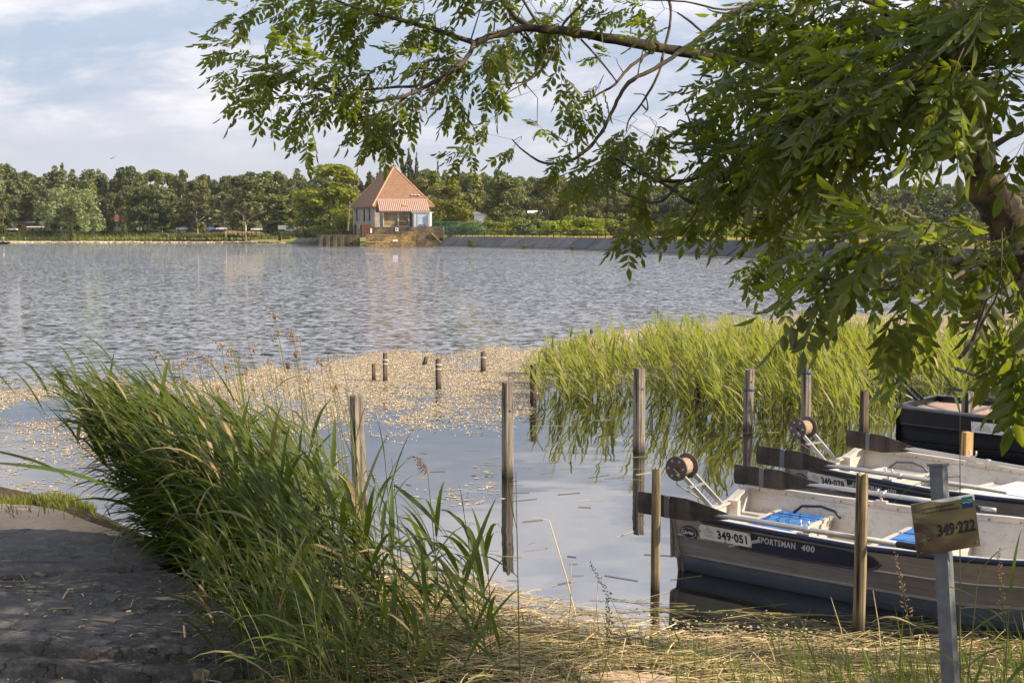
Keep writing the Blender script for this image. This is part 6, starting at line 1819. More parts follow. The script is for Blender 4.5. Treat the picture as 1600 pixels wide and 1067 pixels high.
while len(items) < 17000:
    x = rr.uniform(-1.5, 4.8); ys = shore(x)
    y = ys + rr.uniform(-4.2, .8) if x < .9 else ys + rr.uniform(-2.8, .2)
    u, v, d = pix((x, y, .05))
    if x < .9 and y > interp(x, [(-1.5, 7.4), (-.9, 7.1), (-.3, 6.7), (.35, 6.25), (.9, 5.9)]) * K: continue
    if x < -1.2 and y < shore(x) - 2.2: continue
    z = max(.012, bankz(x, y)) + abs(rr.gauss(0, .035)) + (.03 if x < .8 else 0) + (.03 if -1.4 < x < .3 and y < 8.2 else 0)
    a = rr.gauss(-.15, .55) if rr.random() < .72 else rr.uniform(0, PI)
    L_ = rr.uniform(.06, .2) if rr.random() < .6 else rr.uniform(.15, .5)
    items.append(((x - math.cos(a) * L_ / 2, y - math.sin(a) * L_ / 2, z), (math.cos(a), math.sin(a), rr.gauss(0, .09)), L_, rr.uniform(.0014, .0038), rr.uniform(0, .012)))
ribbons('straw', 'heap of dry straw and cut reeds washed up along the near water edge', items, m_straw)
items = []
for k in range(420):
    p = G(rr.uniform(-100, 470), rr.uniform(835, 1075), .47); u, v, d = pix(p)
    if not (u < interp(v, [(830, 180), (880, 250), (930, 330), (1000, 465), (1080, 500)])): continue
    zt = .478 if v < 1003 else (.408 if v < 1035 else .325); p = G(u, v, zt); a = rr.uniform(0, PI)
    items.append(((p.x, p.y, zt + .008), (math.cos(a), math.sin(a), .02), rr.uniform(.01, .05) if rr.random() < .85 else rr.uniform(.06, .22), rr.uniform(.0015, .006), .003))
ribbons('leaf_litter', 'dry bits of leaf and straw scattered over the dark stone path', items, m_straw, seed=5)
# pieces floating in the dark water by the boat
items = []
for k in range(170):
    x = rr.uniform(.6, 3.2); ys = shore(x); y = ys + rr.uniform(.05, 1.0)
    if in_boat(x, y, locA, angA, 4, .72): continue
    a = rr.gauss(-.3, .5); L_ = rr.uniform(.15, .6)
    items.append(((x, y, .006), (math.cos(a), math.sin(a), .0), L_, rr.uniform(.0015, .004), 0))
for k in range(60):
    x = rr.uniform(-1.2, 1.4); y = rr.uniform(6.2, 11) * K; a = rr.gauss(0, .4)
    items.append(((x, y, .004), (math.cos(a), math.sin(a), 0), rr.uniform(.05, .3), .0035, 0))
for k in range(22):
    p = G(rr.uniform(800, 1400), rr.uniform(655, 700), 0); a = rr.gauss(0, .3)
    items.append(((p.x, p.y, .006), (math.cos(a), math.sin(a), 0), rr.uniform(.1, .5), .005, 0))
ribbons('floating_straw', 'single straws floating on the calm water near the boats', items, m_strawf('wet_straw', (.20, .15, .06), (.34, .28, .12), (.12, .14, .04), (.08, .06, .03)), seed=2)
pts = []
for k in range(1500):
    a_ = rr.gauss(1.45, .42); x = a_; y = shore(x) + abs(rr.gauss(.16, .3)); pts.append((x, y))
specks('duckweed', 'brownish floating weed with tiny flowers beside the boat\'s stern', pts, .010, .004, .03, m_weed, 9, .8)
# broken standing stalks
for k, (px, yt, D, bx, lab, bent) in enumerate((
        (858, 812, 6.0, 905, 'bent pale dry stalk leaning over the calm water', True), (893, 880, 5.7, 886, 'dark crooked dry stalk beside the bent pale one', False), (935, 895, 5.7, 925, 'short pale dry stalk standing at the straw edge', False),
        (1298, 932, 5.5, 1325, 'dry yellow stalk left of the lit round post foot', False), (1364, 922, 5.5, 1378, 'dry yellow stalk right of the lit round post', False), (1193, 990, 5.3, 1215, 'short dry stalk at the water edge under the boat', False),
        (737, 900, 5.6, 742, 'upright brown broken stalk in the straw left of the lone reed', False), (718, 890, 5.7, 716, 'thin broken stalk beside the plumed reed', False))):
    tp = P(px, yt, D); b_ = P(bx, 1000, D); b_.z = bankz(b_.x, b_.y) if bankz(b_.x, b_.y) > 0 else -.02
    b_.x = P(bx, 990, D).x
    t_ = thing('dry_stalk', lab, 'stalk', b_, 0)
    pts = [b_, b_.lerp(tp, .5) + Vector((.01, 0, 0)), tp] + ([tp + Vector((-.10, 0, .02)), tp + Vector((-.19, 0, .03))] if bent else [])
    stem_mesh([(pts, .0048)], t_, m_straw, 'stem', 5, kind=None)

# ------------------------------------------------------------------ grasses and weeds along the bottom
def scatter_grass(name, label, n, xr, yoff, h, w, mat, seed, lean):
    rr = random.Random(seed); pts = []
    while len(pts) < n:
        x = rr.uniform(*xr); y = shore(x) + rr.uniform(*yoff) * K; z = bankz(x, y)
        if z < -.02: continue
        if mn.noise(Vector((x * 2.2, y * 2.2, seed))) < -.05: continue
        pts.append((x, y, z))
    return tufts(name, label, pts, h, w, mat, seed, lean)
m_weedleaf = foliage_mat('bank_weed', (.06, .10, .02), (.13, .18, .03), (.22, .30, .04), .35, clump=4)
scatter_grass('grass', 'thin green grass and weeds growing through the straw', 2600, (-1.3, 4.5), (-1.8, -.25), .17, .004, m_weedleaf, 31, -.2)
scatter_grass('tall_grass', 'taller loose grass round the foot of the sign', 480, (1.6, 4.4), (-2.1, -.3), .42, .0045, m_weedleaf, 32, -.3)
pts = []
rr = random.Random(40)
for k in range(3400):
    uu_ = rr.uniform(-120, 150); p = G(uu_, rr.uniform(770, 788 + 9 * math.sin(uu_ * .09) + rr.gauss(0, 3)), .3)
    if mn.noise(Vector((p.x * 2, p.y * 2, 4))) < -.15: continue
    pts.append((p.x, p.y, bankz(p.x, p.y) - .01))
for k in range(50):
    p = G(rr.gauss(60, 60), rr.uniform(792, 812), .44); pts.append((p.x, p.y, .43))
tufts('lit_grass', 'sunlit grass fringe behind the sandy strip at the left edge', pts, .10, .006, m_freshgrass, 41, -.2)
# broad drooping reeds beside the sign
GV = BV
def leafy(px, ytop, D, basepx, label, leaves, mat=m_reed, yb=1000):
    b_ = P(basepx, yb, D); b_.z = bankz(b_.x, b_.y)
    return tall_reed(px, ytop, D, b_, label, leaves, name='reed_stalk', rawbase=False)
leafy(1500, 640, 4.18, 1502, 'tall reed stalk behind the number board with a blade curving over its post', [(.99, 118, 60, .30, 3, 1.1), (.80, 185, -12, .38, 2, 1.5), (.72, 178, 24, .17, 1, 1.5), (.52, 5, 35, .18, 4, 1.0), (.40, 8, -5, .26, 3, 1.4), (.3, 190, 30, .3, 4, 1.6), (.2, -20, 40, .3, 2, 1.3)], yb=1090)
leafy(1530, 880, 3.7, 1500, 'leafy reed stalk right of the sign post with hanging blades', [(.95, 0, 50, .22, 3, 1.4), (.7, 10, 30, .30, 4, 1.4), (.5, 160, 40, .26, 4, 1.6), (.85, 170, 20, .2, 3, 1.2), (.3, 20, 60, .34, 5, 1.1)], yb=1100)
leafy(1440, 960, 3.8, 1470, 'low reed shoot left of the sign post with one broad drooping blade', [(.9, 185, 25, .26, 3, 1.8), (.6, 170, 45, .2, 2, 1.3), (.5, 10, 50, .2, 1, 1.2)], yb=1090)
leafy(1580, 900, 3.9, 1565, 'reed shoot at the right edge with upright blades', [(.9, 30, 70, .3, 5, 1), (.6, 170, 45, .3, 2, 1.1), (.4, 10, 40, .34, 2, 1.2), (.2, 180, 35, .3, 3, 1.2)], yb=1080)
# flowering grass heads
def grass_head(px, ytop, D, bx, label, mat):
    tp = P(px, ytop, D); b_ = P(bx, 1080, D); b_.z = bankz(b_.x, b_.y)
    t_ = thing('grass_head', label, 'grass', b_, 0)
    pts = [b_.lerp(tp, q / 7) + Vector((.05 * math.sin(PI * q / 7), 0, 0)) for q in range(8)]
    stem_mesh([(pts, .0024)], t_, m_stem, 'stem', 4, kind=None)
    M = MB(); rp = random.Random(int(px)); dn = (pts[-1] - pts[-2]).normalized()
    for k in range(34):
        q = k / 33; c = pts[-1].lerp(pts[-3], q * .95); sd = -1 if k % 2 else 1
        e = c + Vector((sd * rp.uniform(.005, .022) * (.4 + q), rp.uniform(-.01, .01), rp.uniform(-.004, .022)))
        M.tube([c.lerp(e, .3), c.lerp(e, .7), e], [.0012, .0035, .0008], 4, cap=False)
    M.build('spikelet', mat, t_, world=True)
grass_head(922, 882, 4.6, 1005, 'feathery grass head arching left over the calm water', m_weedleaf)
grass_head(948, 935, 4.5, 925, 'dense dark grass head below the arching one', m_weedleaf)
grass_head(1398, 860, 3.6, 1430, 'thin seeding grass left of the number board', m_brownhead)
grass_head(1560, 860, 3.7, 1545, 'loose seeding grass right of the sign', m_brownhead)
grass_head(660, 960, 4.2, 700, 'pale seeding grass head in the dark reeds, bottom centre', m_brownhead)
# yellow flowers
for k, (px, py) in enumerate(((1083, 998), (1096, 1005), (1110, 1002), (1092, 992))):
    c = P(px, py, 4.9); b_ = Vector((c.x + .02, c.y, bankz(c.x, c.y)))
    t_ = thing('yellow_flower', ['small yellow flower, leftmost of the little group in the straw', 'small yellow flower, lowest of the little group in the straw', 'small yellow flower, rightmost of the little group in the straw', 'small yellow flower, topmost of the little group in the straw'][k], 'flower', b_, 0, 'little group of yellow flowers in the straw')
    stem_mesh([([b_, b_.lerp(c, .5), c], .002)], t_, m_weedleaf, 'stem', 4, kind=None)
    M = MB()
    for j in range(8):
        a = j * PI / 4; M.add([c, c + Vector((math.cos(a - .25) * .009, math.sin(a - .25) * .009, .004)), c + Vector((math.cos(a) * .014, math.sin(a) * .014, .006)), c + Vector((math.cos(a + .25) * .009, math.sin(a + .25) * .009, .004))], [(0, 1, 2, 3)])
    M.build('petals', plain('yellow_petal', (.75, .5, .02), .6), t_, world=True)
# flat stone in the straw
st_ = slab([(905, 1052), (960, 1046), (1000, 1050), (1045, 1056), (1060, 1068), (1040, 1085), (930, 1085), (890, 1068)], bankz(.75, 6.9) + .07, .10, name='flat_stone', seed=9)
st_.parent = None; tag(st_, 'pale flat stone lying in the straw at the bottom edge', 'stone'); st_.data.materials.clear(); st_.data.materials.append(m_sand)
cen_ = sum((v.co for v in st_.data.vertices), Vector()) / len(st_.data.vertices)

# ------------------------------------------------------------------ the ash tree overhead
t = NT('ash_bark'); v = t.pos((1, 1, .35)); a = t.noise(v, 28, 7, .7); b_ = t.noise(t.pos(), 6, 5, .6)
col = t.mix(t.rng(a, .35, .65), (.022, .018, .015), (.062, .05, .04)); col = t.mix(t.rng(b_, .5, .7), col, (.17, .13, .04))
t.set(Base_Color=col, Roughness=.9, Specular_IOR_Level=.2); t.bump(a, .9, .012); m_ashbark = t.m
m_twig = plain('twig_bark', (.075, .058, .042), .85, 0, .35, 25, .4)
m_ash = foliage_mat('ash_leaf', (.034, .052, .010), (.085, .108, .018), (.30, .37, .02), .46, rough=.45, clump=1.2, spec=.4)
ash = thing('ash_tree', 'leafy ash tree leaning in from the right with boughs hanging over the lake', 'tree', (4.6, 5.15 * K, .1))
def catmull(pts, sub=6):
    o_ = []; n_ = len(pts)
    for i in range(n_ - 1):
        p0, p1, p2, p3 = pts[max(0, i - 1)], pts[i], pts[i + 1], pts[min(n_ - 1, i + 2)]
        for k in range(sub):
            t_ = k / sub; t2, t3 = t_ * t_, t_ ** 3
            o_.append(.5 * ((2 * p1) + (-p0 + p2) * t_ + (2 * p0 - 5 * p1 + 4 * p2 - p3) * t2 + (-p0 + 3 * p1 - 3 * p2 + p3) * t3))
    o_.append(pts[-1]); return o_
LIMBS = []     # sampled points for attaching twigs
rl = random.Random(91)
def limb(pts, name='branch', knob=0.0, mat=None, seg=9):
    """pts: (px, py, D, radius)"""
    c = catmull([Vector((*P(a, b__, D_), r_)).to_4d() if False else Vector((*P(a, b__, D_), r_)) for a, b__, D_, r_ in pts], 5)
    P3 = []; Rr = []
    for i, q in enumerate(c):
        r_ = q[3]; j = r_ * .25 if r_ < .02 else r_ * .08
        P3.append(Vector((q[0] + rl.uniform(-j, j), q[1] + rl.uniform(-j, j), q[2] + rl.uniform(-j, j)))); Rr.append(r_ * rl.uniform(.9, 1.12))
    MB().tube(P3, Rr, seg).build(name, mat or (m_ashbark if max(Rr) > .03 else m_twig), ash, world=True, smooth=True)
    LIMBS.extend(P3)
    return P3
limb([(1900, 1010, 5.2, .17), (1760, 700, 5.1, .15), (1640, 470, 5.05, .135), (1585, 360, 5.0, .125), (1551, 309, 5.0, .105), (1528, 253, 4.95, .095), (1512, 208, 4.9, .09), (1495, 135, 4.85, .065), (1480, 60, 4.8, .06), (1490, -80, 4.7, .05), (1470, -260, 4.5, .035)], 'trunk', seg=16)
limb([(1512, 215, 4.9, .05), (1450, 180, 4.8, .045), (1380, 140, 4.7, .04), (1280, 112, 4.6, .033), (1175, 92, 4.5, .029), (1080, 84, 4.4, .0265), (980, 66, 4.3, .023), (900, 52, 4.25, .020), (830, 44, 4.2, .018), (780, 53, 4.15, .017), (742, 68, 4.1, .014)])
limb([(830, 44, 4.2, .015), (800, 22, 4.25, .012), (770, -20, 4.3, .01), (740, -80, 4.3, .007)])
limb([(742, 68, 4.1, .012), (690, 50, 4.1, .011), (640, 35, 4.05, .010), (580, 20, 4.0, .008), (530, 3, 4.0, .006), (480, -20, 3.95, .004)])
limb([(742, 68, 4.1, .011), (725, 95, 4.05, .010), (700, 115, 4.0, .0095), (660, 138, 4.0, .009), (625, 152, 3.95, .008), (585, 157, 3.95, .007), (530, 148, 3.9, .006), (480, 134, 3.9, .005), (430, 115, 3.85, .004), (385, 105, 3.85, .0025)])
limb([(700, 95, 4.05, .008), (668, 96, 4.05, .0075), (655, 132, 4.0, .007), (610, 137, 4.05, .006), (560, 142, 4.1, .0045)])
limb([(640, 146, 4.0, .0065), (612, 170, 3.95, .006), (575, 182, 3.9, .005), (530, 184, 3.9, .003)])
limb([(700, 112, 4.0, .006), (665, 162, 3.95, .005), (640, 178, 3.9, .0045), (600, 205, 3.9, .003)])
limb([(800, 40, 4.2, .007), (830, 65, 4.3, .006), (800, 25, 4.3, .004)])
limb([(1470, -100, 4.6, .03), (1350, -90, 4.55, .022), (1240, -40, 4.5, .018), (1190, 0, 4.4, .015), (1145, 20, 4.35, .013), (1101, 54, 4.3, .0115), (1068, 78, 4.28, .011), (1023, 107, 4.25, .0105), (982, 130, 4.2, .010), (961, 165, 4.2, .009), (945, 198, 4.15, .0085), (924, 227, 4.15, .008), (891, 251, 4.1, .007), (850, 255, 4.1, .006), (817, 235, 4.1, .004), (800, 218, 4.1, .0025)])
limb([(1101, 54, 4.3, .006), (1080, 35, 4.3, .0055), (1058, 20, 4.3, .004)])
limb([(1023, 78, 4.35, .008), (986, 103, 4.3, .0075), (961, 132, 4.25, .0065), (938, 146, 4.25, .005), (905, 165, 4.2, .003)])
limb([(1044, -10, 4.4, .007), (1048, 30, 4.38, .0065), (1037, 82, 4.35, .0065), (1027, 120, 4.3, .006), (1002, 163, 4.3, .005), (984, 185, 4.3, .004), (978, 206, 4.3, .0025)])
limb([(1002, 163, 4.3, .004), (1012, 172, 4.3, .0035), (1008, 150, 4.3, .003), (990, 147, 4.3, .002)])
limb([(800, -30, 4.3, .007), (820, 5, 4.25, .0065), (842, 40, 4.22, .006)])
limb([(940, -40, 4.3, .007), (916, 0, 4.25, .0065), (880, 38, 4.25, .006), (866, 80, 4.2, .0055), (848, 108, 4.2, .005), (829, 124, 4.2, .0045), (796, 144, 4.15, .003), (780, 160, 4.1, .002)])
limb([(908, 62, 4.25, .005), (941, 99, 4.2, .0045), (965, 130, 4.2, .0035)])
limb([(860, 60, 4.2, .005), (850, 90, 4.2, .0045), (825, 125, 4.2, .004), (785, 132, 4.2, .003), (765, 132, 4.2, .002)])
limb([(1000, 0, 4.4, .004), (1070, 3, 4.35, .0045), (1125, 15, 4.35, .005), (1160, 12, 4.4, .006)])
# lower boughs from the right
limb([(1512, 215, 4.9, .035), (1470, 200, 4.7, .026), (1430, 190, 4.4, .022), (1380, 200, 4.1, .018), (1330, 225, 3.9, .015), (1260, 262, 3.8, .013), (1200, 272, 3.75, .012), (1138, 280, 3.7, .011), (1093, 277, 3.7, .010), (1060, 284, 3.7, .009), (1011, 276, 3.7, .007), (961, 247, 3.7, .004)])
limb([(1330, 235, 3.9, .012), (1240, 285, 3.7, .011), (1180, 295, 3.6, .010), (1130, 305, 3.6, .009), (1085, 317, 3.55, .008), (1052, 297, 3.55, .007), (998, 264, 3.55, .004), (970, 240, 3.55, .003)])
limb([(1060, 284, 3.7, .006), (1045, 305, 3.65, .0055), (1023, 317, 3.6, .005), (990, 308, 3.6, .004), (961, 297, 3.6, .0025)])
limb([(1095, 312, 3.6, .0055), (1085, 335, 3.6, .005), (1068, 354, 3.6, .0045), (1035, 373, 3.6, .0035), (998, 363, 3.6, .002)])
limb([(1528, 253, 4.95, .03), (1478, 219, 4.7, .02), (1433, 242, 4.4, .016), (1399, 270, 4.2, .014), (1354, 292, 4.0, .012), (1300, 300, 3.8, .0115), (1262, 300, 3.7, .011), (1237, 317, 3.65, .0105), (1236, 337, 3.6, .010), (1217, 346, 3.55, .009), (1192, 342, 3.55, .006), (1160, 335, 3.5, .004)])
limb([(1399, 270, 4.2, .009), (1360, 300, 4.1, .008), (1315, 345, 4.0, .007), (1290, 390, 4.0, .005), (1280, 420, 4.0, .003)])
limb([(1340, 300, 4.0, .007), (1330, 330, 4.0, .0065), (1300, 370, 3.95, .005), (1262, 395, 3.9, .003)])
limb([(1165, 215, 3.9, .006), (1110, 206, 3.85, .0075), (1085, 214, 3.8, .008), (1086, 232, 3.75, .008), (1100, 262, 3.7, .008)])
limb([(1086, 222, 3.8, .006), (1082, 200, 3.8, .005), (1070, 170, 3.8, .003)]); limb([(1084, 200, 3.8, .004), (1062, 188, 3.8, .003), (1058, 200, 3.8, .002)])
limb([(1085, 212, 3.8, .006), (1050, 210, 3.8, .005), (1030, 222, 3.8, .004), (1022, 235, 3.8, .003)])
limb([(1226, 380, 3.9, .003), (1221, 415, 3.9, .003), (1224, 435, 3.9, .002), (1213, 455, 3.9, .001)])
limb([(1640, 470, 5.05, .03), (1690, 420, 4.3, .02), (1700, 350, 3.4, .014), (1600, 380, 2.9, .012), (1530, 400, 2.6, .010), (1470, 420, 2.5, .008), (1430, 450, 2.3, .008), (1380, 450, 2.2, .005), (1320, 440, 2.15, .003)])
limb([(1600, 380, 2.9, .008), (1545, 440, 2.5, .007), (1530, 510, 2.2, .007), (1500, 560, 2.1, .004)])
limb([(1480, 60, 4.8, .03), (1600, 20, 4.2, .022), (1690, 50, 3.6, .016), (1640, 90, 3.2, .012), (1540, 100, 3.0, .010), (1440, 130, 2.9, .008), (1360, 170, 2.8, .006), (1300, 220, 2.8, .004)])
limb([(1640, 470, 5.05, .025), (1690, 440, 4.0, .018), (1700, 380, 3.0, .012), (1620, 390, 2.8, .009), (1540, 410, 2.5, .007), (1480, 440, 2.3, .005)])
limb([(1495, 135, 4.85, .03), (1440, 60, 4.4, .024), (1370, 10, 4.0, .018), (1290, -20, 3.8, .014), (1200, -40, 3.7, .01)])
limb([(1490, -80, 4.7, .04), (1600, -110, 4.4, .03), (1600, -60, 4.2, .025), (1500, 0, 3.8, .018), (1400, 40, 3.5, .013), (1300, 70, 3.4, .009), (1220, 90, 3.4, .005)])
limb([(1528, 253, 4.95, .02), (1580, 210, 4.9, .016), (1640, 190, 4.9, .012)])

# ash leaves: unequal pairs of leaflets on a thin stalk
def ash_leaf(seed):
    rr = random.Random(seed); V = []; Q = []
    np_ = rr.choice([4, 4, 5]); droop = rr.uniform(.3, 1.1)
    def ax(t_): return Vector((t_, 0, -droop * .28 * t_ * t_))
    # rachis: flat ribbon
    for i in range(3):
        p = ax(i / 2 * .9); V += [p + Vector((0, -.006, 0)), p + Vector((0, .006, 0))]
    Q += [(0, 2, 3, 1), (2, 4, 5, 3)]
    def leaflet(p, ang, L_, tilt):
        b0_ = len(V); w = L_ * rr.uniform(.17, .22)
        d = Vector((math.cos(ang), math.sin(ang), -rr.uniform(.15, .7))).normalized(); s_ = d.cross(Vector((0, 0, 1))).normalized()
        s_ = (s_ * math.cos(tilt) + d.cross(s_) * math.sin(tilt)); n_ = d.cross(s_)
        def q(u, v_, z_): V.append(p + d * (L_ * u) + s_ * (w * v_) + n_ * (L_ * z_))
        q(0, 0, 0); q(.34, -1, .06); q(.72, -.72, .02); q(1, 0, -.10); q(.72, .72, .02); q(.34, 1, .06)
        Q.append((b0_, b0_ + 1, b0_ + 2, b0_ + 3)); Q.append((b0_, b0_ + 3, b0_ + 4, b0_ + 5))
    for i in range(np_):
        t_ = .28 + .62 * i / np_
        for sg in (-1, 1): leaflet(ax(t_ + rr.uniform(-.02, .02)), sg * rr.uniform(.75, 1.15), rr.uniform(.30, .40) * (1 - .12 * abs(i - 2)), rr.uniform(-.5, .5))
    leaflet(ax(.9), rr.uniform(-.2, .2), rr.uniform(.34, .42), rr.uniform(-.4, .4))
    return variant('leaf', V, Q)
AV = [ash_leaf(k) for k in range(14)]
plac = []; twigs = []
LP = np.array([p[:] for p in LIMBS])
rr = random.Random(123)
def nearest(p):
    d = ((LP - np.array(p[:])) ** 2).sum(1); i = int(d.argmin()); return Vector(LP[i]), math.sqrt(d[i])
def spray(s_, d0, L_, scale=1.0, maxattach=1.1):
    """a leafy twig from point s_ in direction d0"""
    q, dist = nearest(s_)
    if .02 < dist < maxattach:
        m_ = q.lerp(s_, .5) + Vector((rr.uniform(-.05, .05), rr.uniform(-.05, .05), .08 * dist)); twigs.append(([q, q.lerp(m_, .5), m_, s_], .0038 * scale + .0015))
    d = Vector(d0).normalized(); p = Vector(s_); n_ = max(3, int(L_ / (.058 * scale))); pts = [p.copy()]
    side = d.cross(Vector((0, 0, 1))).normalized()
    for k in range(n_):
        d = (d + Vector((rr.gauss(0, .10), rr.gauss(0, .10), -.09))).normalized(); p = p + d * L_ / n_; pts.append(p.copy())
        for sg in (-1, 1):
            if rr.random() < .12: continue
            roll = rr.uniform(-.9, .9) + (k % 2) * 1.2
            sd = side * math.cos(roll) + d.cross(side) * math.sin(roll)
            x = (d * rr.uniform(.45, .9) + sd * sg * rr.uniform(.5, 1.0) + Vector((-.05, 0, -.20))).normalized()
            ll = rr.uniform(.17, .255) * scale
            upv = Vector((rr.gauss(0, .35), rr.gauss(0, .35), 1))
            M_ = Matrix.Translation(p) @ (frame(x, upv) * ll).to_4x4()
            plac.append((rr.randrange(len(AV)), M_, frame_score(p + x * ll * .5, ll)))
    x = (d + Vector((0, 0, -.1))).normalized(); ll = .24 * scale
    plac.append((rr.randrange(len(AV)), Matrix.Translation(p) @ (frame(x, (0, 0, 1)) * ll).to_4x4(), frame_score(p, ll)))
    twigs.append((pts, .0028 * scale))
